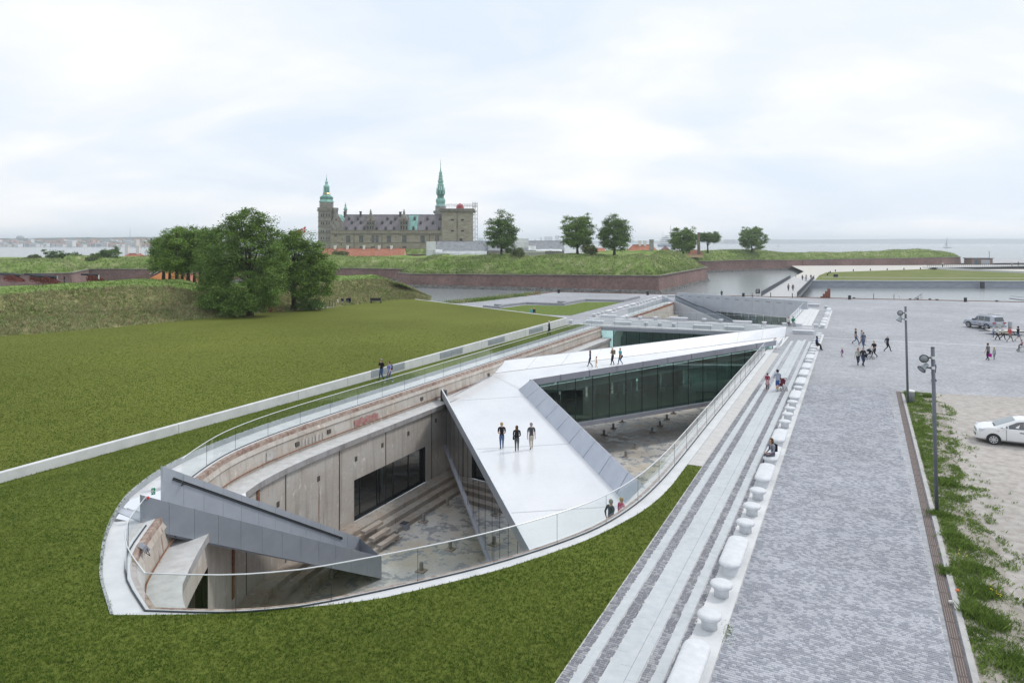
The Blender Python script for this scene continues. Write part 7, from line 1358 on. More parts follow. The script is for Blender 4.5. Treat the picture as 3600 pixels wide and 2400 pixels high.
for x in (L_*.95, -L_*.95): m.tube([(-1, 0, hm), (x, 0, 2)], .09, 4)
m.tube([(-1, 0, hm*.85), (2, 1.8, 2)], .07, 4); m.build('rigging', MT['mast_alu'], b); m = MB(); m.grid([[(-1.2, 0, 4), (-1.2, .1, hm*.94)], [(-5.8, .3, 4), (-1.6, .1, hm*.9)]]); m.build('sail', M('grey_sail', (.42, .45, .50)), b)
d = 2100; k_ = d/F; b = empty('ferry', Q(2341, 870, d), 0, 'large white ferry moored behind the red roofs', 'ship'); b.location.z = -1.4; L_ = 30*k_; m = MB(); m.add([(-L_, -8, 6), (-L_*.85, -6, 0), (L_, -7, 0), (L_, -8, 6), (-L_, 8, 6), (-L_*.85, 6, 0), (L_, 7, 0), (L_, 8, 6)], [(0, 1, 2, 3), (7, 6, 5, 4), (0, 4, 5, 1), (3, 2, 6, 7), (0, 3, 7, 4)]); m.build('hull', M('ferry_blue', (.10, .16, .28)), b)
for i, (x0_, x1_, z0, z1_) in enumerate(((-.88, 1, 6, 12), (-.78, .95, 12.2, 18), (-.62, .85, 18.2, 24), (-.45, .35, 24.2, 29), (-.1, .2, 29.2, 33))):
    m = MB(); m.box(x0_*L_, -7.5+i*.6, z0, x1_*L_, 7.5, z1_); dk_ = m.build('deck', WHT, b); m = MB(); m.box(x0_*L_+2, -7.62+i*.6, z0+2.2, x1_*L_-2, -7.52+i*.6, z0+3.8); m.build('windows', M('ferry_windows', (.08, .11, .16)), dk_)
m = MB(); m.tube([(L_*.55, 0, 20), (L_*.55, 0, 64)], [1.0, .7], 6); m.tube([(-L_*.35, 0, 28), (-L_*.35, 0, 44)], .5, 5); m.build('mast', MT['mast_alu'], b)
d = 1500; b = empty('small_boat', Q(538, 879, d), 0, 'tiny blue-white boat near the left far shore', 'boat'); b.location.z = -1.4; m = MB(); m.add([(-6, -2, 1.8), (-5, 0, 0), (5, 0, 0), (6.5, 0, 2.2), (-6, 2, 1.8)], [(0, 1, 2, 3), (4, 3, 2, 1), (0, 3, 4)]); m.build('hull', M('ferry_blue', (.1, .16, .28)), b); m = MB(); m.box(-3, -1.2, 1.5, 2, 1.2, 3.6); m.build('cabin', WHT, b)
m = MB(); m.lathe([(.7, 0), (.5, 2), (.1, 5)], 8); tag(m.build('channel_buoy', BLK, None, loc=Q(2735.5, 868, 1400)), 'tiny dark buoy on the sea right of the lone round tree', 'buoy')
def lightpole(px_b, py_b, px_t, py_t, r_, label, zg=0.05):
    b = P(px_b, py_b, zg); top = Vector(((px_t-CX)*b.y/F, b.y, H-(py_t-HY)*b.y/F)); r = empty('light_pole', b, 0, label, 'street light', 'floodlight poles beside the verge'); d = top-b
    m = MB(); m.tube([(0, 0, -.1), d], [r_, r_*.97], 14); m.build('pole', M('pole_grey', (.12, .135, .16), (.15, .165, .19), scale=3, rough=.5, metal=.2), r, smooth=True); m = MB(); m.lathe([(r_*1.01, 0), (r_*.9, .03), (0, .035)], 14, tuple(d)); m.build('cap', STEELD, r)
    return r, d
def flood(r, d, below, dirv, scale=1.0):
    c = d-Vector((0, 0, below)); dv = Vector(dirv).normalized(); hd = c+Vector((-.56*scale, -.05, .02)); f = empty('floodlight_head', hd); f.parent = r; f.rotation_euler = dv.to_track_quat('Z', 'Y').to_euler()
    m = MB(); m.lathe([(.0, -.30*scale), (.10*scale, -.29*scale), (.13*scale, -.16*scale), (.15*scale, -.02), (.22*scale, .10*scale), (.245*scale, .16*scale), (.245*scale, .19*scale)], 18); m.build('lamp_housing', M('lamp_grey', (.30, .34, .36), rough=.35, metal=.3), f, smooth=True)
    m = MB(); m.lathe([(.21*scale, .165*scale), (0, .175*scale)], 18); m.build('lens', M('lamp_lens', (.65, .72, .74), rough=.08), f); m = MB(); m.lathe([(.215*scale, .15*scale), (.25*scale, .15*scale), (.25*scale, .20*scale), (.215*scale, .20*scale)], 18, cap=False); m.build('lens_ring', STEELD, f)
    m = MB(); m.beam(c+Vector((.0, 0, 0)), c+Vector((-.24*scale, 0, 0)), .05, .05); m.beam(c+Vector((-.22*scale, -.22*scale, 0)), c+Vector((-.22*scale, .22*scale, 0)), .035, .05)
    for s_ in (-1, 1): m.beam(c+Vector((-.22*scale, s_*.22*scale, 0)), c+Vector((-.50*scale, s_*.22*scale, .02)), .035, .03)
    m.build('arm', STEELD, r); m = MB(); m.lathe([(.088, -.06), (.088, .06)], 14, tuple(c)); m.build('clamp', RAILM, r)
r, d = lightpole(3192, 1418, 3183.5, 1079, .078, 'far floodlight pole standing beside the grey litter bin'); flood(r, d, .42, (-.35, -1, -.15), .78); flood(r, d, .88, (-.35, .3, -1), .78)
r, d = lightpole(3294, 1804, 3279, 1222, .078, 'near floodlight pole standing in the weedy verge'); flood(r, d, .42, (-.45, -1, -.35), .74); flood(r, d, .85, (-.9, -.1, -.75), .74)
p = P(3197, 1416, .05)+Vector((.30, .35, 0)); bn = empty('litter_bin', p, 0, 'grey cylindrical litter bin with white lid behind the far floodlight pole', 'bin'); m = MB(); m.lathe([(.24, 0), (.25, .72), (.25, .74)], 18); m.build('drum', M('bin_grey', (.30, .32, .34), (.35, .37, .39), scale=4, metal=.2, rough=.5), bn, smooth=True); m = MB(); m.lathe([(.27, .74), (.27, .80), (.20, .86), (0, .87)], 18); m.build('lid', WHT, bn, smooth=True)
for px, py, lb_ in ((3511, 1165, 'pale concrete post behind the off-roader, left of the pair'), (3551.5, 1160, 'pale concrete post right of the off-roader, right of the pair')):
    small_post('concrete_post', px, py, 0, .24, 1.12, M('post_concrete', (.40, .42, .44), (.5, .52, .53), scale=3), lb_, 'bollard', cap=False)
for px, py, mt, lb_ in ((3359, 2074, M('orange_litter', (.7, .2, .08)), 'orange crumpled cup in the weeds'), (3531, 2300, WHT, 'white crumpled tissue in the weeds'), (3336, 2113, WHT, 'white scrap of paper by the kerb')):
    m = MB(); m.lathe([(.035, 0), (.05, .05), (.045, .11), (.0, .12)], 8); o = m.build('litter', mt, None, loc=P(px, py, .10)); o.rotation_euler = (R(70), 0, R(40)); tag(o, lb_, 'litter')
def cannon(px, py, lb_, rz, d=113):
    p = Q(px, py, d); r = empty('cannon', p, rz, lb_, 'cannon', 'cannons on the embankment'); m = MB(); m.tube([(1.0, 0, 1.15), (.8, 0, 1.15), (-.2, 0, 1.2), (-1.9, 0, 1.28), (-1.95, 0, 1.28)], [.1, .24, .22, .15, .19], 10); m.build('barrel', M('iron_barrel', (.03, .035, .045), rough=.5, metal=.3), r, smooth=True)
    m = MB(); W_ = M('maroon_carriage', (.12, .025, .02), (.17, .04, .03), scale=4)
    for s_ in (-.32, .32): m.add([(-.9, s_-.06, .35), (1.5, s_-.06, .05), (1.6, s_-.06, .35), (.2, s_-.06, 1.1), (-.7, s_-.06, 1.1)]+[(-.9, s_+.06, .35), (1.5, s_+.06, .05), (1.6, s_+.06, .35), (.2, s_+.06, 1.1), (-.7, s_+.06, 1.1)], [(0, 1, 2, 3, 4), (9, 8, 7, 6, 5)]+[(i, 5+i, 5+(i+1) % 5, (i+1) % 5) for i in range(5)])
    m.build('carriage', W_, r)
    for s_ in (-.5, .5):
        w_ = MB(); n_ = 16; pts = [(-.3+.62*math.cos(2*math.pi*i/n_), s_, .62+.62*math.sin(2*math.pi*i/n_)) for i in range(n_+1)]; w_.tube(pts, .05, 5, cap=False)
        for i in range(8): w_.beam((-.3, s_, .62), (-.3+.6*math.cos(math.pi*i/4), s_, .62+.6*math.sin(math.pi*i/4)), .05, .05)
        w_.build('wheel', W_, r)
cannon(150, 996, 'maroon-wheeled cannon pointing left, in front of the pair', R(0)); cannon(172, 999, 'cannon with a pale barrel right beside the yellow vest', R(8), 111); cannon(330, 992, 'lone cannon at the right end of the battery', R(4)); cannon(52, 992, 'cannon half sunk behind the grass, second from the left', R(-4), 117); cannon(36, 988, 'leftmost cannon barrel above the grass', R(-2), 121); cannon(128, 990, 'cannon behind the maroon-wheeled one with a longer barrel', R(2), 119)
p = P(1322, 1067, .95); b = empty('park_bench', p, R(-8), 'dark slatted bench with its back to the camera at the embankment foot', 'bench')
for nm, bx_ in (('seat', (-.95, -.25, .42, .95, .25, .47)), ('backrest', (-.95, -.3, .55, .95, -.25, 1.0)), ('leg', (-.9, -.25, 0, -.82, .25, .42)), ('leg', (.82, -.25, 0, .9, .25, .42)), ('armrest', (-.98, -.28, .62, -.9, .2, .68)), ('armrest', (.9, -.28, .62, .98, .2, .68))): m = MB(); m.box(*bx_); m.build(nm, BLK, b)
ph = [P(px, py, .86) for px, py in ((1000, 1086), (1060, 1079), (1160, 1083), (1235, 1085), (1150, 1091), (1060, 1094))]; m = MB(); m.poly([q+zv(.18) for q in ph]); tag(m.build('path', M('light_path', (.50, .51, .52))), kind='structure')
for i, (px, py) in enumerate(((1106, 1090), (1125, 1088), (1146, 1086), (1168, 1083), (1119, 1080), (1139, 1079), (1159, 1080), (1178, 1079))): small_post('fence_post', px, py, 1.0, .05, 1.15, STEELD, f'thin fence post by the pale path under the trees, {ordn[i]} of eight', 'fence post', 'fence posts by the path', 6, cap=False)
p = P(940, 1103, 1.0)+Vector((0, 1.8, 0)); b = empty('red_frame', p, R(20), 'dark red spoked frame half hidden under the trees', 'play frame'); m = MB()
for i in range(10): m.tube([(0, 0, .2), (1.5*math.cos(math.pi*i/9), .3, .2+1.9*math.sin(math.pi*i/9))], .045, 5)
m.tube([(1.5*math.cos(math.pi*i/12), .3, .2+1.9*math.sin(math.pi*i/12)) for i in range(13)], .05, 5); m.build('spokes', M('dark_red_paint', (.25, .03, .03)), b)
def wheel(mb, c, r_, n=16, t=.025):
    mb.tube([(c[0]+r_*math.cos(2*math.pi*i/n), c[1], c[2]+r_*math.sin(2*math.pi*i/n)) for i in range(n+1)], t, 5, cap=False)
p = P(1887, 1037.5, 0); bk_ = empty('bicycle', p, R(-25), 'red bicycle parked near the moat edge of the plaza', 'bicycle')
for x in (-.55, .55): m = MB(); wheel(m, (x, 0, .34), .33); wo = m.build('wheel', BLK, bk_); m = MB(); [m.tube([(x, 0, .34), (x+.32*math.cos(math.pi*i/5), 0, .34+.32*math.sin(math.pi*i/5))], .006, 4) for i in range(10)]; m.build('spokes', RAILM, wo)
m = MB(); [m.tube(q, .022, 6) for q in (((-.55, 0, .34), (-.05, 0, .30)), ((-.05, 0, .30), (.38, 0, .80)), ((-.05, 0, .30), (-.22, 0, .88)), ((-.2, 0, .80), (.38, 0, .85)), ((-.55, 0, .34), (-.2, 0, .80)), ((.55, 0, .34), (.38, 0, .95)))]; m.build('frame', M('bike_red', (.45, .03, .04), rough=.3), bk_); m = MB(); m.box(-.36, -.07, .88, -.10, .07, .94); m.build('saddle', BLK, bk_); m = MB(); m.tube([(.30, -.27, .98), (.38, 0, 1.0), (.30, .27, .98)], .015, 5); m.build('handlebar', BLK, bk_)
def loft_car(secs, ring):
    """secs: list of (x, [(halfwidth, z)...]) bottom to top; builds closed shell"""
    m = MB(); rows = []
    for x, pr in secs:
        L_ = [(x, -w_, z) for w_, z in pr]; R_ = [(x, w_, z) for w_, z in pr[::-1]]; rows.append(L_+R_)
    n = len(rows[0]); vs = [p for r in rows for p in r]; fs_ = [(i*n+j, (i+1)*n+j, (i+1)*n+(j+1) % n, i*n+(j+1) % n) for i in range(len(rows)-1) for j in range(n)]; fs_ += [tuple(range(n)), tuple(range((len(rows)-1)*n, len(rows)*n))[::-1]]; m.add(vs, fs_); return m
def carwheel(par, x, y, r_, w_, rimm, nsp=7, out=1):
    g = empty('wheel', (x, y, r_)); g.parent = par; g.rotation_euler = (R(90), 0, 0)
    m = MB(); m.lathe([(r_*.66, -w_/2), (r_*.92, -w_/2), (r_, -w_/2+.03), (r_, w_/2-.03), (r_*.92, w_/2), (r_*.66, w_/2)], 28, cap=False); m.build('tyre', M('tyre_rubber', (.02, .02, .022), rough=.8), g, smooth=False)
    m = MB(); s_ = -out*(w_/2-.01); m.lathe([(r_*.70, s_-.012), (r_*.70, s_+.012), (r_*.62, s_+.012), (r_*.62, s_-.012)], 28, cap=False)
    for i in range(nsp): a = 2*math.pi*i/nsp; m.beam((r_*.08*math.cos(a), r_*.08*math.sin(a), s_), (r_*.66*math.cos(a), r_*.66*math.sin(a), s_), .055, .02)
    m.lathe([(0, s_-.02), (r_*.14, s_-.015), (r_*.14, s_+.015), (0, s_+.02)], 14); m.build('rim', rimm, g); m = MB(); m.lathe([(r_*.64, s_*.55-.004), (r_*.64, s_*.55+.004)], 24); m.build('brake_disc', M('brake_dark', (.05, .05, .055), rough=.5, metal=.5), g)
ALLOY = M('alloy_rim', (.55, .57, .60), rough=.3, metal=.6); CARG = glassmat('car_glass', (.06, .08, .09), 1.6, .04); CARG2 = glassmat('windscreen_glass', (.35, .42, .43), 1.6, .10)
def car(name, loc, rz, label, spec, paint):
    r = empty(name, loc, rz, label, 'car'); S = spec; secs = []
    for (x, hood, roofz, wb, wr) in S['secs']:      # x front negative; hood height, roof height (same as hood when no cabin), half width at belt, half width of roof
        zb_ = S['sill']; belt = min(hood, S['belt']); W_ = wb
        pr = [(W_*.80, zb_), (W_*.97, zb_+.10), (W_*1.0, zb_+.34), (W_*.995, (zb_+belt)/2+.12), (W_*.965, belt-.04), (W_*.93, belt)]
        if roofz > hood+.02: pr += [(wr+.035, roofz-.09), (wr-.04, roofz-.02), (wr*.5, roofz+.015)]
        else: pr += [(W_*.82, hood+.0), (W_*.6, hood+.02), (W_*.3, hood+.03)]
        secs.append((x, pr))
    m = loft_car(secs, None); b = fixn(m.build('body', paint, r, smooth=True)); me = b.data
    for wx in S['axles']:
        for s_ in (-1, 1):
            m = MB(); w_ = S['hw']+.004; m.poly([(wx+S['arch']*math.cos(R(a)), s_*w_, S['wr']+S['arch']*math.sin(R(a))) for a in range(-24, 205, 12)]); m.build('wheel_arch', BLK, r)
    em = b.modifiers.new('soft', 'BEVEL'); em.width = .02; em.segments = 2; em.limit_method = 'ANGLE'; em.angle_limit = R(28)
    m = MB(); x0_, x1_ = S['axles'][0]-S['arch']*.98, S['axles'][1]+S['arch']*.98; m.box(x0_+.05, -S['hw']*.78, S['sill']-.04, x1_-.05, S['hw']*.78, S['belt']-.25); m.build('underbody', BLK, r)
    for wx in S['axles']:
        for s_ in (-1, 1): carwheel(r, wx, s_*(S['hw']-.075), S['wr'], .21, ALLOY, S.get('spokes', 7), s_)
    def cab(x, f):                                    # point on the cabin side, f 0 belt..1 roof
        sx = [s_[0] for s_ in S['secs']]; wb = np.interp(x, sx, [s_[3]*.93 for s_ in S['secs']]); wr = np.interp(x, sx, [s_[4]+.035 for s_ in S['secs']]); zr = np.interp(x, sx, [s_[2]-.09 for s_ in S['secs']]); z0 = S['belt']
        return (wb+(wr-wb)*f+.012, z0+(zr-z0)*f)
    for quad in S['sidewin']:
        for s_ in (-1, 1):
            m = MB(); m.poly([(x, s_*cab(x, f)[0], cab(x, f)[1]) for x, f in (quad if s_ < 0 else quad[::-1])]); m.build('side_window', CARG, r)
    for nm_, pts, mt in S['panels']:
        m = MB(); m.poly(pts); m.build(nm_, mt, r)
    for nm_, box_, mt in S['boxes']:
        m = MB(); m.box(*box_); bevel(m.build(nm_, mt, r), .015, 2)
    return r
REDL = M('tail_red', (.42, .02, .03), rough=.2); LENS = M('lamp_clear', (.62, .66, .70), rough=.1); PLATE = M('number_plate', (.75, .66, .30), rough=.4); CHR = M('door_gap', (.05, .05, .055), rough=.5)
SILV = M('silver_paint', (.40, .43, .49), rough=.25, metal=.35, spec=.6); WPAINT = M('white_paint', (.78, .79, .80), rough=.18, spec=.6)
suv = dict(sill=.38, belt=1.12, hw=.985, wr=.40, arch=.47, axles=(-1.45, 1.40), spokes=6,
 secs=[(-2.32, .86, .86, .80, .7), (-2.27, 1.0, 1.0, .90, .7), (-2.1, 1.08, 1.08, .96, .7), (-1.2, 1.15, 1.15, .975, .7), (-.95, 1.16, 1.18, .98, .76), (-.22, 1.12, 1.80, .985, .74), (.1, 1.12, 1.88, .985, .75), (1.2, 1.12, 1.90, .985, .76), (1.95, 1.12, 1.86, .975, .74), (2.26, 1.12, 1.80, .965, .73), (2.40, 1.10, 1.14, .95, .78), (2.44, .9, .9, .90, .7)],
 sidewin=[[(-.72, .04), (-.02, .04), (-.02, .93), (-.28, .93)], [(.05, .04), (.90, .04), (.90, .93), (.05, .93)], [(.97, .04), (1.85, .04), (1.72, .93), (.97, .93)]],
 panels=[('windscreen', [(-.93, -.78, 1.19), (-.93, .78, 1.19), (-.24, .68, 1.80), (-.24, -.68, 1.80)], CARG2), ('rear_window', [(2.42, -.72, 1.20), (2.31, -.64, 1.74), (2.31, .64, 1.74), (2.42, .72, 1.20)], CARG)],
 boxes=[('tail_light', (2.30, -.99, .92, 2.50, -.62, 1.08), REDL), ('tail_light', (2.30, .62, .92, 2.50, .99, 1.08), REDL), ('headlight', (-2.30, -.93, .80, -2.1, -.58, .95), LENS), ('headlight', (-2.30, .58, .80, -2.1, .93, .95), LENS), ('rear_bumper', (2.35, -.93, .42, 2.62, .93, .68), SILV), ('front_bumper', (-2.42, -.9, .42, -2.25, .9, .70), SILV), ('number_plate', (2.50, -.26, .80, 2.515, .26, .92), PLATE), ('grille', (-2.35, -.5, .74, -2.30, .5, .92), CHR), ('wing_mirror', (-.72, -1.18, 1.12, -.55, -.98, 1.32), STEELD), ('wing_mirror', (-.72, .98, 1.12, -.55, 1.18, 1.32), STEELD), ('roof_rail', (-.1, -.72, 1.93, 1.9, -.68, 1.97), CHR), ('roof_rail', (-.1, .68, 1.93, 1.9, .72, 1.97), CHR), ('door_handle', (.0, -1.005, 1.02, .2, -.985, 1.06), STEELD), ('door_handle', (.95, -1.005, 1.02, 1.15, -.985, 1.06), STEELD), ('running_board', (-.95, -1.03, .36, .92, -.88, .41), STEELD), ('decal', (-.55, -.994, .78, -.30, -.9895, .86), M('decal_blue', (.05, .1, .3))), ('decal', (.22, -.996, .66, .5, -.9895, .80), M('decal_red', (.35, .06, .08))), ('decal', (.05, -.996, .72, .22, -.9895, .76), MT['decal_blue']), ('decal', (.9, -.996, .74, 1.75, -.9895, .80), MT['decal_blue'])])
fw_, rw_ = P(3407, 1150.5, 0), P(3470.5, 1159.5, 0); axv = (rw_-fw_); an = math.atan2(axv.y, axv.x); cc0 = (fw_+rw_)/2
side_n = Vector((-math.sin(an), math.cos(an), 0)); side_n = side_n if side_n.y > 0 else -side_n
SUVR = math.atan2(axv.y, axv.x)
car('off_roader', cc0+side_n*.90, SUVR, 'silver off-roader with red tail lights parked on the plaza', suv, SILV)
hatch = dict(sill=.22, belt=.97, hw=.845, wr=.30, arch=.36, axles=(-1.13, 1.33), spokes=8,
 secs=[(-1.93, .56, .56, .62, .5), (-1.89, .72, .72, .72, .5), (-1.72, .84, .84, .80, .5), (-1.38, .95, .95, .835, .6), (-1.15, 1.0, 1.0, .845, .64), (-.95, 1.0, 1.08, .845, .66), (-.1, .98, 1.46, .848, .60), (.3, .98, 1.55, .848, .60), (.9, .98, 1.55, .848, .60), (1.45, .98, 1.48, .845, .58), (1.75, .98, 1.26, .84, .60), (1.88, .95, 1.0, .82, .62), (1.90, .8, .8, .78, .6)],
 sidewin=[[(-.82, .06), (-.46, .06), (-.46, .62)], [(-.40, .05), (.32, .05), (.32, .92), (.02, .92), (-.40, .68)], [(.39, .05), (1.4, .05), (1.2, .90), (.39, .92)]],
 panels=[('windscreen', [(-1.10, -.60, 1.035), (-1.10, .60, 1.035), (-.08, .53, 1.493), (-.08, -.53, 1.493)], CARG2), ('rear_window', [(1.86, -.6, 1.0), (1.56, -.52, 1.38), (1.56, .52, 1.38), (1.86, .6, 1.0)], CARG)],
 boxes=[('headlight', (-1.82, -.80, .68, -1.42, -.58, .86), LENS), ('headlight', (-1.82, .58, .68, -1.42, .80, .86), LENS), ('grille', (-1.925, -.42, .62, -1.90, .42, .68), CHR), ('air_intake', (-1.95, -.38, .34, -1.90, .38, .48), CHR), ('fog_light', (-1.84, -.70, .34, -1.72, -.52, .43), CHR), ('fog_light', (-1.84, .52, .34, -1.72, .70, .43), CHR), ('number_plate', (-1.965, -.26, .48, -1.94, .26, .58), WHT), ('wing_mirror', (-.72, -1.02, .97, -.56, -.85, 1.10), WPAINT), ('wing_mirror', (-.72, .85, .97, -.56, 1.02, 1.10), WPAINT), ('door_handle', (.10, -.868, .80, .30, -.847, .84), BLK), ('side_repeater', (-.95, -.853, .80, -.87, -.8435, .83), M('amber', (.6, .3, .05))), ('wiper', (-1.08, -.45, 1.07, -1.02, .1, 1.09), BLK), ('tail_light', (1.78, -.84, .82, 1.9, -.66, 1.0), REDL), ('front_lip', (-1.92, -.62, .20, -1.60, .62, .26), BLK), ('door_seam', (-.53, -.852, .30, -.515, -.8455, .92), CHR), ('sill_trim', (-.75, -.85, .20, .95, -.80, .25), BLK)])
fwp = P(3492, 1561, .03); HR = R(-27); car('white_hatchback', fwp+Vector((1.13*math.cos(HR)-.72*math.sin(HR), 1.13*math.sin(HR)+.72*math.cos(HR), 0)), HR, 'small white hatchback parked on the gravel, cut off by the picture edge', hatch, WPAINT)
p = P(3535, 1175, 0); tr2 = empty('flat_trailer', p, R(-6), 'low pale flatbed trailer with red lamps behind the walking people', 'trailer'); m = MB(); m.box(-1.9, -.95, .45, 1.9, .95, .53); m.build('bed', M('trailer_boards', (.48, .47, .45), (.56, .55, .53), scale=3), tr2); m = MB(); m.box(-1.95, -1.0, .36, 1.95, -.95, .47); m.box(-1.95, .95, .36, 1.95, 1.0, .47); m.box(1.9, -1, .36, 1.95, 1, .47); m.build('frame', STEELD, tr2); m = MB(); m.box(-1.5, -1.01, .30, -.2, -1.0, .38); m.build('reflector_strip', PLATE, tr2)
for s_ in (-.9, .9): carwheel(tr2, .3, s_, .27, .16, ALLOY, 5, 1 if s_ > 0 else -1)
for y in (-.85, .85): m = MB(); m.box(1.95, y-.12, .34, 2.02, y+.12, .46); m.build('tail_light', REDL, tr2)
m = MB(); m.tube([(-1.9, 0, .42), (-3.2, 0, .42)], .05, 6); m.build('drawbar', STEELD, tr2)
def cm(c):
    k = 'cloth_%02d%02d%02d' % tuple(int(x*99) for x in c); return M(k, c, tuple(x*.75 for x in c), scale=9, rough=.85, spec=.15)
SKIN = M('skin', (.50, .30, .22), rough=.6); 
BK, NV, JN, GY, LG, WH, BG, BR_, TL, PK, RD, GN, LL, PU, BL, DG = (.015, .015, .02), (.03, .04, .08), (.07, .12, .24), (.16, .17, .19), (.42, .44, .48), (.68, .68, .67), (.50, .45, .37), (.16, .12, .08), (.08, .38, .45), (.55, .10, .20), (.50, .06, .07), (.02, .22, .12), (.30, .30, .58), (.24, .10, .26), (.05, .13, .33), (.07, .08, .09)
BLD, BRN, WHH, GRH, DKH = (.45, .32, .16), (.10, .05, .025), (.65, .63, .60), (.30, .29, .28), (.02, .015, .012)
PEOPLE = []
def person(px, py, hd, label, top, bot, hair=BRN, hgt=1.75, z=0.0, stride=.5, arms='swing', sleeve='long', shorts=False, shoes=BK, longhair=False, bag=None, d=None, sit=False, skirt=None, hood=None, hat=None, group=None, wide=1.0, phase=1, xy=None, seat=.49):
    p = xy if xy is not None else (Q(px, py, d) if d else P(px, py, z))
    h = hgt; J = {}; rad = {}; E_ = []
    def v(n, x, y, zz, r, r2=None): J[n] = Vector((x*h, y*h, zz*h)); rad[n] = (r*h, (r2 or r)*h)
    ph = .512; drop = .0
    if sit: ph = (seat+.07)/h
    else: ph = .512-.018*stride
    v('pelvis', 0, 0, ph, .086*wide, .060); v('waist', 0, .0, ph+.10, .080*wide, .054); v('chest', 0, .008 if not sit else .03, ph+.215, .099*wide, .064); v('collar', 0, .01 if not sit else .04, ph+.30, .050, .042); v('neck', 0, .012 if not sit else .05, ph+.335, .031); v('chin', 0, .022 if not sit else .062, ph+.372, .040, .044); v('head', 0, .016 if not sit else .055, ph+.425, .052, .058); v('crown', 0, .010 if not sit else .05, ph+.458, .040, .046)
    E_ += [('pelvis', 'waist'), ('waist', 'chest'), ('chest', 'collar'), ('collar', 'neck'), ('neck', 'chin'), ('chin', 'head'), ('head', 'crown')]
    for s_, nm_ in ((-1, 'L'), (1, 'R')):
        f = stride*(1 if (s_*phase) > 0 else -1)
        if sit:
            v('hip'+nm_, s_*.048, .02, ph-.01, .058); v('knee'+nm_, s_*.06, .245, ph+.005, .038); v('ankle'+nm_, s_*.06, .26+.03*s_, .045, .025); v('toe'+nm_, s_*.065, .345+.03*s_, .02, .024, .016)
        else:
            v('hip'+nm_, s_*.047, 0, ph-.035, .058, .060)
            if f >= 0: v('knee'+nm_, s_*.048, .10*f+.015, .280, .037); v('ankle'+nm_, s_*.046, .20*f, .045, .024); v('toe'+nm_, s_*.055, .20*f+.085, .020+.03*f, .024, .016)
            else: v('knee'+nm_, s_*.048, .02*f*-1+.03, .275, .037); v('ankle'+nm_, s_*.046, .22*f, .050+.035*-f, .024); v('toe'+nm_, s_*.055, .22*f+.08, .020, .024, .016)
        v('shoulder'+nm_, s_*.112*wide, J['chest'].y/h-.005, ph+.285, .040)
        sy = J['chest'].y/h; sz = ph+.285; a = arms
        if a == 'swing': g = -f*.11; el = (s_*.135*wide, sy+g*.6, sz-.175); wr = (s_*.145*wide, sy+g*1.4+.03, sz-.33); hn = (s_*.145*wide, sy+g*1.6+.04, sz-.375)
        elif a == 'down': el = (s_*.135*wide, sy-.01, sz-.175); wr = (s_*.145*wide, sy+.01, sz-.335); hn = (s_*.145*wide, sy+.02, sz-.38)
        elif a == 'fold': el = (s_*.15*wide, sy-.01, sz-.16); wr = (s_*.05, sy+.12, sz-.13); hn = (s_*.02, sy+.13, sz-.12)
        elif a == 'push': el = (s_*.13*wide, sy+.05, sz-.16); wr = (s_*.11, sy+.20, sz-.20); hn = (s_*.105, sy+.235, sz-.205)
        elif a == 'lap': el = (s_*.13*wide, sy+.02, sz-.17); wr = (s_*.07, sy+.15, sz-.24); hn = (s_*.05, sy+.18, sz-.25)
        elif a == 'hold': el = (s_*.14*wide, sy-.02, sz-.17); wr = (s_*(.19 if s_ > 0 else .145), sy+.05, sz-.28 if s_ > 0 else sz-.33); hn = (s_*(.21 if s_ > 0 else .145), sy+.07, sz-.30 if s_ > 0 else sz-.375)
        elif a == 'back': el = (s_*.145*wide, sy-.07, sz-.16); wr = (s_*.06, sy-.12, sz-.25); hn = (s_*.02, sy-.125, sz-.26)
        else: el = (s_*.132, sy, sz-.17); wr = (s_*.09, sy+.12, sz-.24); hn = (s_*.07, sy+.15, sz-.23)
        v('elbow'+nm_, *el, .027); v('wrist'+nm_, *wr, .018, .016); v('hand'+nm_, *hn, .021, .013)
        E_ += [('pelvis', 'hip'+nm_), ('hip'+nm_, 'knee'+nm_), ('knee'+nm_, 'ankle'+nm_), ('ankle'+nm_, 'toe'+nm_), ('collar', 'shoulder'+nm_), ('shoulder'+nm_, 'elbow'+nm_), ('elbow'+nm_, 'wrist'+nm_), ('wrist'+nm_, 'hand'+nm_)]
    names = list(J); ix = {n: i for i, n in enumerate(names)}; me = bpy.data.meshes.new('body'); me.from_pydata([J[n] for n in names], [(ix[a], ix[b]) for a, b in E_], [])
    t = bpy.data.objects.new('tmp_body', me); C.objects.link(t); t.modifiers.new('skin', 'SKIN'); sk = me.skin_vertices[0].data if me.skin_vertices else None
    if sk is None:
        bm = bmesh.new(); bm.from_mesh(me); bm.verts.layers.skin.verify(); bm.to_mesh(me); bm.free(); sk = me.skin_vertices[0].data
    for n, i in ix.items(): sk[i].radius = rad[n]; sk[i].use_root = (n == 'pelvis')
    ss_ = t.modifiers.new('sub', 'SUBSURF'); ss_.levels = 1; ss_.render_levels = 1
    PEOPLE.append(dict(t=t, J=J, E=E_, p=p, hd=hd, label=label, top=top, bot=bot, hair=hair, h=h, sleeve=sleeve, shorts=shorts, shoes=shoes, longhair=longhair, bag=bag, skirt=skirt, hood=hood, hat=hat, group=group, sit=sit))
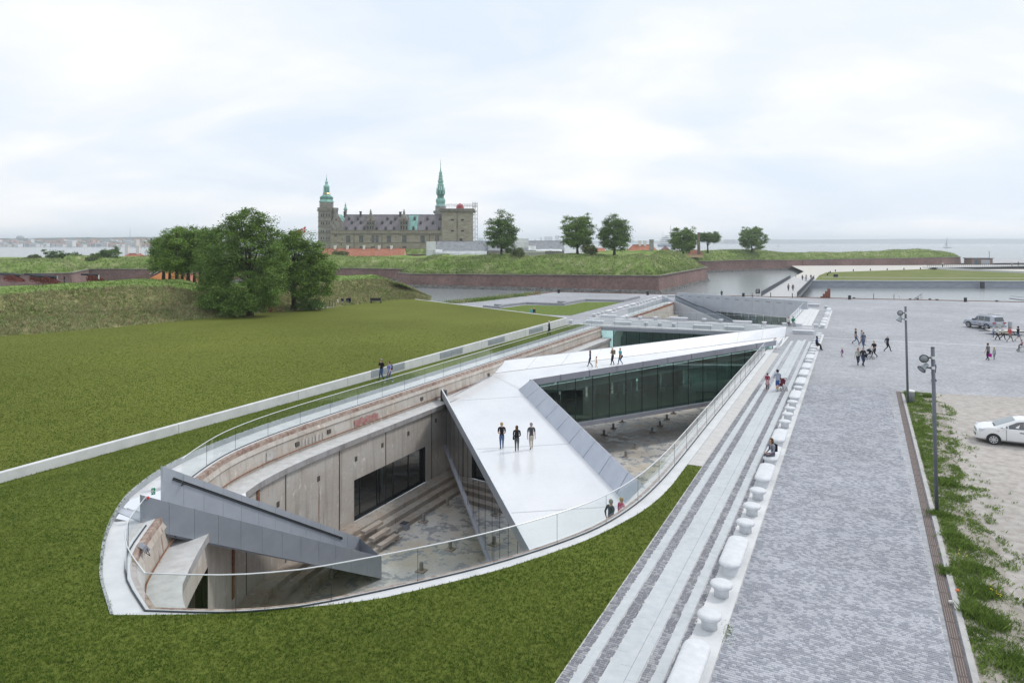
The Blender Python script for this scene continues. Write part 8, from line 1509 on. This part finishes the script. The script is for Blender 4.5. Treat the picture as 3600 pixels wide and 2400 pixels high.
def finish_people():
    bpy.context.view_layer.update(); dg = bpy.context.evaluated_depsgraph_get()
    meshes = [bpy.data.meshes.new_from_object(q['t'].evaluated_get(dg)) for q in PEOPLE]
    for q, me in zip(PEOPLE, meshes):
        bpy.data.objects.remove(q['t']); J, h = q['J'], q['h']
        r = empty('person', q['p'], -R(q['hd']), q['label'], 'person', q['group']); me.materials.clear(); sk_ = SKIN
        for mt in (SKIN, cm(q['top']), cm(q['bot']), cm(q['shoes'])): me.materials.append(mt)
        segs = [(J[a], J[b], a.rstrip('LR'), b.rstrip('LR')) for a, b in q['E']]; idx = []
        cen = np.empty(len(me.polygons)*3); me.polygons.foreach_get('center', cen); cen = cen.reshape(-1, 3)
        A = np.array([tuple(s_[0]) for s_ in segs]); B = np.array([tuple(s_[1]) for s_ in segs]); AB = B-A; tt = np.clip(((cen[:, None]-A[None])*AB[None]).sum(2)/((AB**2).sum(1)[None]+1e-9), 0, 1); dist = np.linalg.norm(cen[:, None]-(A[None]+AB[None]*tt[..., None]), axis=2); best = dist.argmin(1)
        for i, b in enumerate(best):
            sA, sB = segs[b][2], segs[b][3]; f = tt[i, b]; k = 1
            if sA in ('neck', 'chin', 'head') or sB == 'head': k = 0
            elif sA == 'collar' and sB == 'neck' and f > .5: k = 0
            elif sB == 'hand': k = 0
            elif sB == 'wrist': k = 1 if q['sleeve'] == 'long' else 0
            elif sB == 'elbow': k = 1 if q['sleeve'] != 'none' and (q['sleeve'] == 'long' or f < .75) else 0
            elif sB in ('hip',) or (sA == 'pelvis' and sB == 'waist' and f < .25): k = 2
            elif sB == 'knee': k = 2 if not q['shorts'] or f < .9 else 0
            elif sB == 'ankle': k = 2 if not q['shorts'] else 0
            elif sB == 'toe': k = 3
            if sB == 'ankle' and f > .93: k = 3
            idx.append(k)
        me.polygons.foreach_set('material_index', idx); me.polygons.foreach_set('use_smooth', [True]*len(idx)); b = bpy.data.objects.new('body', me); C.objects.link(b); b.parent = r
        fm = MB()                                      # fingers and thumb
        for nm_ in 'LR':
            w_, hd_ = J['wrist'+nm_], J['hand'+nm_]; d = (hd_-w_).normalized(); sx = d.cross(Vector((0, 1, 0) if abs(d.y) < .8 else (0, 0, 1))).normalized(); up = d.cross(sx)
            for i, (o, l) in enumerate(((-1.2, .030), (-.4, .036), (.4, .033), (1.2, .026))): a = hd_+sx*o*.009*h+d*.008*h; fm.tube([a, a+d*l*.55*h, a+(d*.9+up*.35)*l*h], [.0062*h, .0056*h, .0045*h], 5)
            a = w_.lerp(hd_, .6)+sx*.013*h; fm.tube([a, a+(d+sx).normalized()*.02*h, a+(d*1.6+sx).normalized()*.036*h], [.007*h, .0065*h, .005*h], 5)
        fm.build('fingers', SKIN, r, smooth=True)
        hc = J['head']; hm = MB(); rows = []           # hair cap: open at the face
        for i in range(7):
            ph_ = math.pi*.5*(1-i/6)*1.0; row = []
            for j in range(15):
                th = R(-58)+R(296)*(-j/14) if False else R(90)+R(55)+R(250)*j/14; z = math.sin(math.pi/2-(math.pi/2-ph_))
                rr_ = .0605*h*math.cos(ph_); row.append((hc.x+rr_*.93*math.cos(th), hc.y+rr_*1.05*math.sin(th)-.004*h, hc.z+.012*h+.058*h*math.sin(ph_)))
            rows.append(row)
        low = .055 if not q['longhair'] else .13
        for dz, s_ in ((.02, 1.0), (.04, .96), (low, .80 if not q['longhair'] else 1.02)):
            if dz <= low+.001: rows.append([(hc.x+(x-hc.x)*s_, hc.y+(y-hc.y)*s_-(.006*h if dz > .03 else 0), hc.z+.012*h-dz*h) for x, y, z in rows[6]])
        hm.grid(rows); hm.build('hair', cm(q['hair']), r, smooth=True)
        em = MB()
        for s_ in (-1, 1): em.lathe([(0, -.004*h), (.005*h, 0), (0, .004*h)], 6, (hc.x+s_*.018*h, hc.y+.051*h, hc.z-.002*h)); 
        em.build('eyes', BLK, r); em = MB(); em.add([(hc.x-.006*h, hc.y+.05*h, hc.z-.022*h), (hc.x+.006*h, hc.y+.05*h, hc.z-.022*h), (hc.x, hc.y+.064*h, hc.z-.02*h), (hc.x, hc.y+.052*h, hc.z)], [(0, 1, 2), (1, 3, 2), (3, 0, 2), (0, 3, 1)]); em.build('nose', SKIN, r)
        em = MB(); em.box(hc.x-.014*h, hc.y+.046*h, hc.z-.036*h, hc.x+.014*h, hc.y+.052*h, hc.z-.032*h); em.build('mouth', M('lips', (.35, .12, .10)), r)
        for s_ in (-1, 1): em = MB(); em.lathe([(0, -.014*h), (.007*h, 0), (0, .014*h)], 6, (hc.x+s_*.056*h, hc.y+.002*h, hc.z-.006*h)); em.build('ear', SKIN, r)
        pz = J['pelvis']
        if q['skirt']:
            c_, l_, wd = q['skirt']; m = MB(); m.lathe([(.078*h, .10*h), (.092*h, 0), ((.092+wd)*h, -l_*h)], 14, tuple(pz)); m.v = [(v_[0]*1.0, pz.y+(v_[1]-pz.y)*.8, v_[2]) for v_ in m.v]; m.build('skirt' if q['top'] != c_ else 'coat_tail', cm(c_), r, smooth=True)
        if q['hood']: m = MB(); m.lathe([(.03*h, .02*h), (.055*h, 0), (.05*h, -.03*h), (0, -.05*h)], 10, (J['neck'].x, J['neck'].y-.045*h, J['neck'].z+.0)); m.build('hood', cm(q['hood']), r, smooth=True)
        if q['hat']: m = MB(); m.lathe([(.066*h, -.008*h), (.060*h, .0), (.055*h, .03*h), (.02*h, .048*h), (0, .05*h)], 12, (hc.x, hc.y, hc.z+.022*h)); m.build('cap', cm(q['hat']), r, smooth=True)
        bg_ = q['bag']
        if bg_:
            kind, c_ = bg_; ch = J['chest']
            if kind == 'backpack':
                m = MB(); m.box(-.085*h, -.15*h, -.13*h, .085*h, -.055*h, .10*h); o = m.build('backpack', cm(c_), r, loc=(ch.x, ch.y+.005*h, ch.z)); bevel(o, .04, 3)
                m = MB(); 
                for s_ in (-1, 1): m.tube([ch+Vector((s_*.06*h, -.06*h, .08*h)), ch+Vector((s_*.065*h, .01*h, .105*h)), ch+Vector((s_*.065*h, .075*h, .03*h)), ch+Vector((s_*.075*h, .03*h, -.09*h)), ch+Vector((s_*.06*h, -.06*h, -.10*h))], .008*h, 5)
                m.build('straps', cm(c_), r)
            elif kind == 'shoulder':
                m = MB(); m.box(-.03*h, -.07*h, -.06*h, .03*h, .07*h, .06*h); o = m.build('shoulder_bag', cm(c_), r, loc=(-.125*h, -.01*h, pz.z+.02*h)); bevel(o, .02, 2)
                m = MB(); m.tube([(-.12*h, -.01*h, pz.z+.07*h), (-.06*h, -.07*h, ch.z), (.07*h, -.02*h, ch.z+.10*h), (.0, .07*h, ch.z), (-.11*h, .02*h, pz.z+.07*h)], .006*h, 5); m.build('strap', cm(c_), r)
            elif kind == 'carrier':
                hp = J['handR']; m = MB(); m.box(-.03*h, -.10*h, -.22*h, .03*h, .10*h, -.03*h); o = m.build('carrier_bag', cm(c_), r, loc=tuple(hp)); bevel(o, .015, 2); m = MB(); m.tube([hp+Vector((0, -.05*h, -.03*h)), hp, hp+Vector((0, .05*h, -.03*h))], .004*h, 4); m.build('bag_handle', cm(c_), r)
def zr(y): return -1.35-.052*(61.5-y)
def onramp(px, py):                                   # point on the near ramp under a pixel
    y = 45.0
    for _ in range(30): y = F*(H-zr(y))/(py-HY)
    return Vector(((px-CX)/F*y, y, zr(y)+.004))
person(0, 0, -4, 'man in black T-shirt and blue jeans walking up the white ramp, left of three', BK, JN, BLD, 1.80, stride=.25, arms='x', sleeve='short', xy=onramp(1764, 1579), group='three walkers on the white ramp')
person(0, 0, 2, 'long-haired woman in black with a shoulder bag, middle of three on the white ramp', BK, DG, BRN, 1.72, stride=.3, arms='x', longhair=True, bag=('shoulder', BK), xy=onramp(1817, 1587), group='three walkers on the white ramp')
person(0, 0, -8, 'grey-haired man in dark polo shirt and beige trousers, right of three on the white ramp', DG, BG, GRH, 1.80, stride=.5, arms='down', sleeve='short', xy=onramp(1868, 1580), group='three walkers on the white ramp')
def ramp_at(px, y): return Vector(((px-CX)/F*y, y, zr(y)))
person(0, 0, 60, 'man in dark blue jacket behind the glass at the foot of the ramp', (.06, .075, .10), DG, GRH, 1.82, stride=.1, arms='back', xy=ramp_at(2147, 34.1), wide=1.15)
person(0, 0, 60, 'blonde woman in pink top behind the glass beside the man in the dark jacket', PK, DG, BLD, 1.66, stride=.1, arms='down', xy=ramp_at(2184, 34.7))
def onfar(px, py):
    n = Vector((-.0, 0)); A, B, C_ = Vector((-2.15, 67.1, -1.06)), Vector((33.6, 85.7, .006)), Vector((2.3, 61.0, -1.25)); nn_ = (B-A).cross(C_-A); rd = Vector(((px-CX)/F, 1, -(py-HY)/F)); o = Vector((0, 0, H)); t_ = nn_.dot(A-o)/nn_.dot(rd); return o+rd*t_+Vector((0, 0, .01))
person(0, 0, -75, 'woman in dark jacket walking beside a small girl on the upper white ramp', NV, NV, BRN, 1.66, stride=.7, arms='hold', longhair=True, xy=onfar(2075, 1289))
person(0, 0, -75, 'small girl in peach dress on the upper white ramp', (.62, .42, .30), (.60, .50, .25), BRN, 1.12, stride=.4, arms='down', xy=onfar(2097, 1292), skirt=((.62, .42, .30), .10, .02))
person(0, 0, -110, 'grey-haired man in brown checked shirt with a backpack on the upper white ramp', (.22, .17, .13), BK, WHH, 1.84, stride=.3, arms='fold', bag=('backpack', (.10, .10, .05)), xy=onfar(2154, 1283))
person(0, 0, -120, 'woman in turquoise top with jacket round her waist on the upper white ramp', TL, JN, GRH, 1.72, stride=.6, arms='swing', sleeve='short', xy=onfar(2181, 1282), skirt=(NV, .13, .02), bag=('shoulder', NV))
person(1341, 1337, -150, 'man in black jacket and grey cap walking on the lawn strip by the white wall', BK, JN, BRN, 1.80, z=.28, stride=.5, arms='fold', hat=GRH)
person(1369, 1345, -140, 'man in lilac shirt and jeans with backpack straps on the lawn strip', LL, (.10, .15, .28), BRN, 1.76, z=.28, stride=.85, arms='swing', sleeve='short', shoes=WH, bag=('backpack', BK))
person(1931, 1179, -100, 'man in long dark coat standing on the far end of the lawn strip', (.02, .025, .05), BK, WHH, 1.80, z=.28, stride=.45, arms='fold', skirt=((.02, .025, .05), .14, .025), hat=WH)
person(1868, 0, 150, 'woman in turquoise jacket just behind the far white wall', TL, JN, (.55, .5, .4), 1.66, xy=Vector((.0278*106, 106, 0)), stride=.2, arms='down')
person(1877, 0, 150, 'person with white hair and black jacket just behind the far white wall', BK, (.5, .2, .2), WHH, 1.70, xy=Vector((.0316*106.3, 106.3, 0)), stride=.2, arms='down')
person(2772, 1024, 0, 'man in grey shirt at the near end of the castle bridge, left of the pair', GY, NV, BRN, 1.82, stride=.4, arms='down', sleeve='short', bag=('shoulder', NV)); person(2788, 1024, 0, 'woman with long hair and dark bag at the near end of the castle bridge', (.12, .09, .08), BK, BRN, 1.72, stride=.5, longhair=True, bag=('shoulder', BK))
person(2821, 986.5, 175, 'dark-clad person at the far end of the castle bridge, left of the group', BK, NV, GRH, 1.78, z=.2, bag=('shoulder', BK)); person(2833, 990, 178, 'person in grey top in the middle of the group on the castle bridge', LG, LG, BRN, 1.70, z=.18); person(2834.5, 985, 178, 'person in pale shirt just behind the middle one on the castle bridge', LG, GY, GRH, 1.80, z=.22); person(2851, 983.5, 182, 'person in black by the right railing of the castle bridge', BK, NV, BRN, 1.70, z=.22)
sp1, sp2_ = P(2774, 1149, 0), P(2792, 1149, 0)
person(0, 0, 178, 'person in white top sitting on the stone bench on the plaza bridge', WH, BK, (.6, .55, .5), 1.72, xy=Vector((sp1.x, sp1.y+.35, .02)), sit=True, arms='lap', shoes=WH); person(0, 0, 182, 'boy in green hoodie sitting on the stone bench on the plaza bridge', GN, LG, BRN, 1.72, xy=Vector((sp2_.x, sp2_.y+.35, .02)), sit=True, arms='lap', hood=GN)
bq = D(82.0, -3.75, 0); person(0, 0, 108, 'woman in black sitting on a promenade bench, leaning on the man in blue', BK, BK, BRN, 1.70, xy=bq+Vector((-.1, -.35, .03)), sit=True, arms='lap', bag=None); person(0, 0, 112, 'man in blue shirt and sunglasses sitting behind the woman in black', BL, BK, DKH, 1.78, xy=bq+Vector((.15, .35, .03)), sit=True, arms='lap')
person(2961, 1255, -35, 'toddler in purple walking alone on the cobbles', PU, PU, BLD, .92, stride=.6, arms='swing')
person(3008, 1209, 95, 'man in dark T-shirt and blue jeans striding right across the plaza', (.06, .05, .055), JN, (.3, .15, .08), 1.82, stride=.95, arms='swing', sleeve='short'); person(3029, 1214, 92, 'bald man in light grey jacket behind the striding man', LG, (.10, .14, .22), (.35, .25, .2), 1.78, stride=.8)
person(3036, 1224, -10, 'man in blue-grey shirt seen from behind at the centre of the plaza group', (.12, .15, .22), (.10, .14, .24), (.3, .2, .15), 1.80, stride=.4, sleeve='short'); person(3016, 1284, 185, 'blonde woman in cream cardigan and dark trousers walking towards the camera', (.55, .53, .48), NV, BLD, 1.68, stride=.6, longhair=True)
person(3034, 1287, 172, 'white-haired man in dark jacket with red collar walking towards the camera', (.03, .03, .04), (.04, .06, .12), WHH, 1.82, stride=.6, bag=('shoulder', BK)); person(3074, 1257, -110, 'white-haired woman in black pushing the dark pushchair', BK, BK, WHH, 1.74, stride=.8, arms='push', sleeve='short', wide=1.12)
person(3120, 1236, 80, 'white-bearded man in dark vest walking alone on the plaza', (.03, .035, .06), BK, WHH, 1.78, stride=.95, arms='back', sleeve='long')
person(2698, 1370, 10, 'child in red and white striped dress seen from behind on the promenade', (.35, .03, .07), BK, BRN, 1.33, stride=.2, arms='x', skirt=((.62, .40, .42), .20, .045), shoes=RD); person(2734, 1377, -2, 'adult in grey hoodie and blue shorts pushing a pushchair up the promenade', (.36, .40, .50), (.06, .11, .30), DKH, 1.74, stride=.45, arms='push', shorts=True, hood=(.34, .38, .48), shoes=GY, wide=1.15)
bw = D(39.3, -3.95, 0); person(0, 0, -100, 'woman with backpack and grey clothes sitting on a promenade bench, looking down', (.30, .31, .36), (.12, .13, .16), BRN, 1.70, xy=bw+Vector((-.22, -.75, .03)), sit=True, arms='lap', longhair=True, bag=('backpack', BK), shoes=(.25, .17, .14))
person(3506, 1195.5, 88, 'older woman in white blouse and black trousers by the flat trailer', WH, BK, GRH, 1.72, stride=.6, wide=1.1); person(3524, 1194.5, 88, 'man in white shirt just beyond the older woman by the flat trailer', WH, BK, GRH, 1.74, stride=.8); person(3550, 1202, 85, 'man in coral red shirt and grey trousers walking right', (.55, .09, .11), (.25, .23, .20), (.3, .2, .15), 1.80, stride=.85, arms='fold', shoes=BK); person(3579, 1199, 92, 'man in black jacket and blue shorts walking right behind the red shirt', BK, (.09, .17, .28), DKH, 1.78, stride=.85, shorts=True, shoes=BK)
person(3473.5, 1266.5, -30, 'woman in grey T-shirt carrying a bright pink bag', GY, (.03, .035, .045), BRN, 1.72, stride=.4, sleeve='short', bag=('carrier', (.65, .02, .42))); person(3496, 1264, -15, 'little girl in grey dress beside the pink bag', LG, (.25, .30, .32), BLD, 1.22, stride=.2, longhair=True)
person(3285, 1342, -35, 'man in blue T-shirt half hidden behind the near floodlight pole', BL, (.05, .035, .03), (.45, .3, .22), 1.80, stride=.5, sleeve='short', arms='hold')
person(3493, 1185, -30, 'child in white hat beside the flat trailer', (.35, .42, .50), BL, WHH, 1.25, stride=.2, hat=WH)
for px, py, hd, lb_, tp, bt, hr_, dd in ((1187, 1082, 90, 'person in white top at the head of the path by the big trees', WH, GY, BRN, 117), (1203.6, 1079, 180, 'person in navy jacket among the group by the big trees', NV, WH, GRH, 118), (1222, 1077, 160, 'tall man in dark blue among the group by the big trees', (.04, .05, .11), BL, WHH, 119), (1230, 1077, 200, 'person in black right of the tall man by the big trees', BK, BK, BRN, 119)): person(px, py, hd, lb_, tp, bt, hr_, 1.74, d=dd, stride=.3)
person(1251, 1077, -60, 'person in black crouching on the lawn edge right of the group', BK, (.5, .3, .22), BRN, 1.1, d=121, stride=.2)
for px, py, lb_, tp in ((151, 1003, 'person in neon yellow vest by the cannons', (.45, .60, .05)), (195, 1000, 'person in dark clothes right of the cannon pair', NV), (201, 1001, 'person in pale shirt right of the cannon pair', LG), (226, 1001, 'person whose head shows above the grass between the cannons', BK), (347, 998, 'person in white top beside the lone cannon', WH)): person(px, py, 60, lb_, tp, NV, BRN, 1.7, d=112, stride=.2)
person(3314, 940, 180, 'tiny person in white and black on the path behind the island lawn', WH, BK, BRN, 2.3, d=285, stride=.3); person(3557, 938, 90, 'tiny person on the harbour footbridge, left of two', LG, NV, GRH, 2.0, d=290, stride=.5); person(3580, 936, 90, 'tiny dark person on the harbour footbridge, right of two', NV, BK, BRN, 2.0, d=290, stride=.5)
person(2645, 1049, -150, 'person in pale lilac bending down behind the tall grey wall', (.45, .38, .42), GY, GRH, 1.25, stride=.2); person(2537, 1045, 180, 'person whose dark head shows above the tall grey wall', BK, BK, DKH, 1.55, stride=.2)
person(3594, 1229, -60, 'child riding in the buggy at the right picture edge', (.45, .12, .14), BK, BRN, 1.15, sit=True, seat=.45, arms='lap')
finish_people()
def pushchair(loc, rz, label, col):
    r = empty('pushchair', loc, rz, label, 'pushchair'); f = cm(col)
    m = MB(); m.tube([(-.22, -.42, 1.02), (-.22, .1, .45), (-.22, .42, .12)], .016, 6); m.tube([(.22, -.42, 1.02), (.22, .1, .45), (.22, .42, .12)], .016, 6); m.tube([(-.22, .15, .62), (-.24, -.32, .12)], .016, 6); m.tube([(.22, .15, .62), (.24, -.32, .12)], .016, 6); m.tube([(-.24, -.32, .12), (.24, -.32, .12)], .014, 6); m.tube([(-.22, -.42, 1.02), (.22, -.42, 1.02)], .02, 6); m.build('frame', M('pushchair_alu', (.35, .36, .38), rough=.3, metal=.6), r)
    m = MB(); m.grid([[(-.2, -.22, .88), (.2, -.22, .88)], [(-.2, -.10, .50), (.2, -.10, .50)], [(-.2, .22, .50), (.2, .22, .50)], [(-.2, .34, .22), (.2, .34, .22)]]); m.build('seat', f, r)
    m = MB(); rows = []
    for i in range(6): a = R(20+100*i/5); rows.append([(x, -.22+.02+.34*math.cos(a)*1.0, .66+.34*math.sin(a)) for x in (-.22, 0, .22)])
    m.grid(rows); m.build('hood', f, r, smooth=True)
    for x in (-.24, .24):
        for y, rr_ in ((-.32, .13), (.42, .11)): m = MB(); wheel(m, (0, 0, 0), rr_, 12, .022); o = m.build('wheel', BLK, r); o.location = (x, y, rr_); o.rotation_euler = (0, 0, R(90))
    return r
pushchair(P(3054, 1262, 0), R(100), 'dark pushchair in front of the white-haired woman in black', BK); pushchair(P(2749, 1371, .02), R(2), 'pushchair half hidden by the adult in the grey hoodie', (.20, .04, .06)); pushchair(P(3596, 1236, 0), R(60), 'pale buggy with a child at the right picture edge', GY)
rs = np.random.RandomState(21)
def inpoly(P2, poly):
    x, y = P2[:, 0], P2[:, 1]; c = np.zeros(len(P2), bool); j = len(poly)-1
    for i in range(len(poly)):
        xi, yi = poly[i]; xj, yj = poly[j]; hit = ((yi > y) != (yj > y)) & (x < (xj-xi)*(y-yi)/(yj-yi+1e-12)+xi); c ^= hit; j = i
    return c
def view(P3, m=60):
    px = CX+F*P3[:, 0]/P3[:, 1]; py = HY+F*(H-P3[:, 2])/P3[:, 1]; return (P3[:, 1] > 3) & (px > -m) & (px < 3600+m) & (py < 2400+m)
def scatter(poly, n, zf, ymin, ymax, rs, power=1.6):
    """more blades near the eye, where single ones show"""
    xs = [p[0] for p in poly]; y = ymin+(ymax-ymin)*rs.uniform(0, 1, n*3)**power; x = rs.uniform(-.76, .76, n*3)*y; P2 = np.stack([x, y], 1); P2 = P2[inpoly(P2, poly)][:n]
    z = np.array([zf(a, b) for a, b in P2]); P3 = np.column_stack([P2, z]); return P3[view(P3)]
lawn_poly = outer
tufts('lawn_blades', scatter(lawn_poly, 90000, zlawn, 16, 60, rs, 1.3), .065, .016, BLADE, 3, .8, seed=31)
ub = scatter(wl+EB[::-1], 110000, zup, 33, 100, rs, 1.1); ub = ub[rs.uniform(0, 1, len(ub)) < np.clip((98-ub[:, 1])/45, 0, 1)]
tufts('upper_lawn_blades', ub, .06, .018, BLADE, 3, 1.0, seed=32)
W_ = []
for i in range(34000):
    s_ = rs.uniform(12, 62); f = rs.beta(1.0, 1.5); n_ = noise.noise(Vector((s_*1.3, f*4.5, 1))); t_ = KT(s_)+.60+f*(2.9+.5*math.sin(s_*.7))
    if n_*1.0+.36-f*.95+.22*rs.normal() > 0: p = D(s_, t_); W_.append((p.x, p.y, .05))
W_ = np.array(W_); W_ = W_[view(W_)]; print('weeds', len(W_))
tufts('verge_weeds', W_, .10, .022, BLADE2, 4, 1.0, seed=33)
for k_i, (X, Y, hh, nn_) in enumerate(((3190, 2180, .55, 900), (3330, 2210, .45, 700), (3150, 2310, .5, 900), (3560, 2330, .4, 700), (3240, 1950, .4, 600), (3150, 1850, .4, 600), (3280, 1880, .4, 600), (3230, 1790, .4, 500), (3410, 1960, .4, 400))):
    pass
for i, (px, py, hh, rr_, n_) in enumerate(((3430, 2160, .36, .45, 200), (3490, 2195, .34, .35, 180), (3352, 1890, .28, .4, 160), (3302, 1810, .26, .35, 160), (3560, 2340, .32, .6, 240), (3420, 2000, .26, .5, 200), (3380, 1920, .30, .4, 160), (3330, 1700, .3, .45, 180), (3262, 1395, .34, .3, 120), (3190, 1385, .2, .3, 100), (3450, 2080, .3, .5, 200), (3330, 2010, .22, .3, 120))):
    c = P(px, py, .06); q = np.column_stack([c.x+rs.normal(0, rr_*.5, n_), c.y+rs.normal(0, rr_*.5, n_), np.full(n_, .06)]); o = tufts('weed_clump', q, hh*.75, .025, BLADE2, 4, .8, kind=None, label=f'leafy green weed clump in the verge, {ordn[i]} counted from the kerb foreground', cat='weed', seed=50+i); 
    o['label'] = ['tallest weed clump in the foreground verge', 'weed clump near the right picture edge of the verge', 'weed clump just below the near pole foot', 'grass tuft left of the near pole foot', 'weed clump at the bottom right corner', 'low clump with yellow flowers beside the gravel', 'weed clump right of the near pole foot', 'weed clump on the gravel side above the near pole foot', 'spiky tuft between the two floodlight poles', 'weed tuft at the far corner of the verge', 'sprawling weed clump by the orange litter', 'small weed clump hugging the kerb'][i]
q = np.array([tuple(P(px, py, .3)) for px, py in ((3377, 1934), (3398, 1948), (3370, 1945), (3490, 2055), (3484, 2072), (3518, 2090), (3505, 2085), (3300, 1922))]); fl5 = MB()
for c in q:
    for j in range(3): fl5.lathe([(0, -.01), (.02, 0), (0, .015)], 6, (c[0]+random.uniform(-.05, .05), c[1]+random.uniform(-.05, .05), c[2]+random.uniform(-.05, .08)))
o = fl5.build('yellow_flowers', M('yellow_petals', (.70, .55, .03))); o['kind'] = 'stuff'
q = np.array([tuple(P(2557+rs.normal(0, 10), 2225+rs.normal(0, 22), .01)) for _ in range(60)]); tufts('joint_weeds', q, .05, .02, BLADE2, 3, .8, seed=70)
q = [P(1735+rs.uniform(-130, 130), 0+1052, -.3) for _ in range(1)]
MG = []
for i in range(900):
    f = rs.uniform(0, 1); a, b = (Vector((-10.5, 132.5, -.1)), Vector((3, 151, -.1))) if rs.uniform() < .8 else (Vector((3, 151, -.2)), Vector((7, 158, -.4))); p = a.lerp(b, f); MG.append((p.x-abs(rs.normal(0, 1.6)), p.y+rs.normal(0, .6), -.25))
tufts('bank_reeds', np.array(MG), .8, .12, BLADE3, 4, .5, seed=71)
st_p = scatter(gk+[gx(61.8, 3.4), gx(63.6, 11.4), gx(66, 40), gx(-5, 40)], 16000, lambda x, y: .02, 17, 60, rs, 1.2)
v = []; 
n_ = len(st_p); r_ = rs.uniform(.012, .035, n_); oc = np.array([(1, 0, 0), (0, 1, 0), (-1, 0, 0), (0, -1, 0), (0, 0, .8)]); vv = (st_p[:, None, :]+oc[None]*r_[:, None, None]*rs.uniform(.7, 1.3, (n_, 1, 3))).reshape(-1, 3)
ff = np.array([(0, 1, 4), (1, 2, 4), (2, 3, 4), (3, 0, 4)]); npmesh('gravel_stones', vv, (ff[None]+5*np.arange(n_)[:, None, None]).reshape(-1, 3), M('gravel_stone', (.26, .24, .22), (.52, .50, .47), scale=4, world=True, island=.35), None, 'stuff')
hz = MB(); hz.box(-8000, -60, -9.2, 8000, 9000, 74); ho = hz.build('haze', None); ho.data.materials.clear()
hm_ = bpy.data.materials.new('haze'); hm_.use_nodes = True; t = hm_.node_tree; t.nodes.remove(t.nodes['Principled BSDF']); pv_ = nd(t, 'ShaderNodeVolumePrincipled'); pv_.inputs['Color'].default_value = (.90, .95, 1, 1); pv_.inputs['Density'].default_value = .00021; pv_.inputs['Anisotropy'].default_value = .45; t.links.new(pv_.outputs[0], t.nodes['Material Output'].inputs['Volume']); ho.data.materials.append(hm_); ho['kind'] = 'stuff'
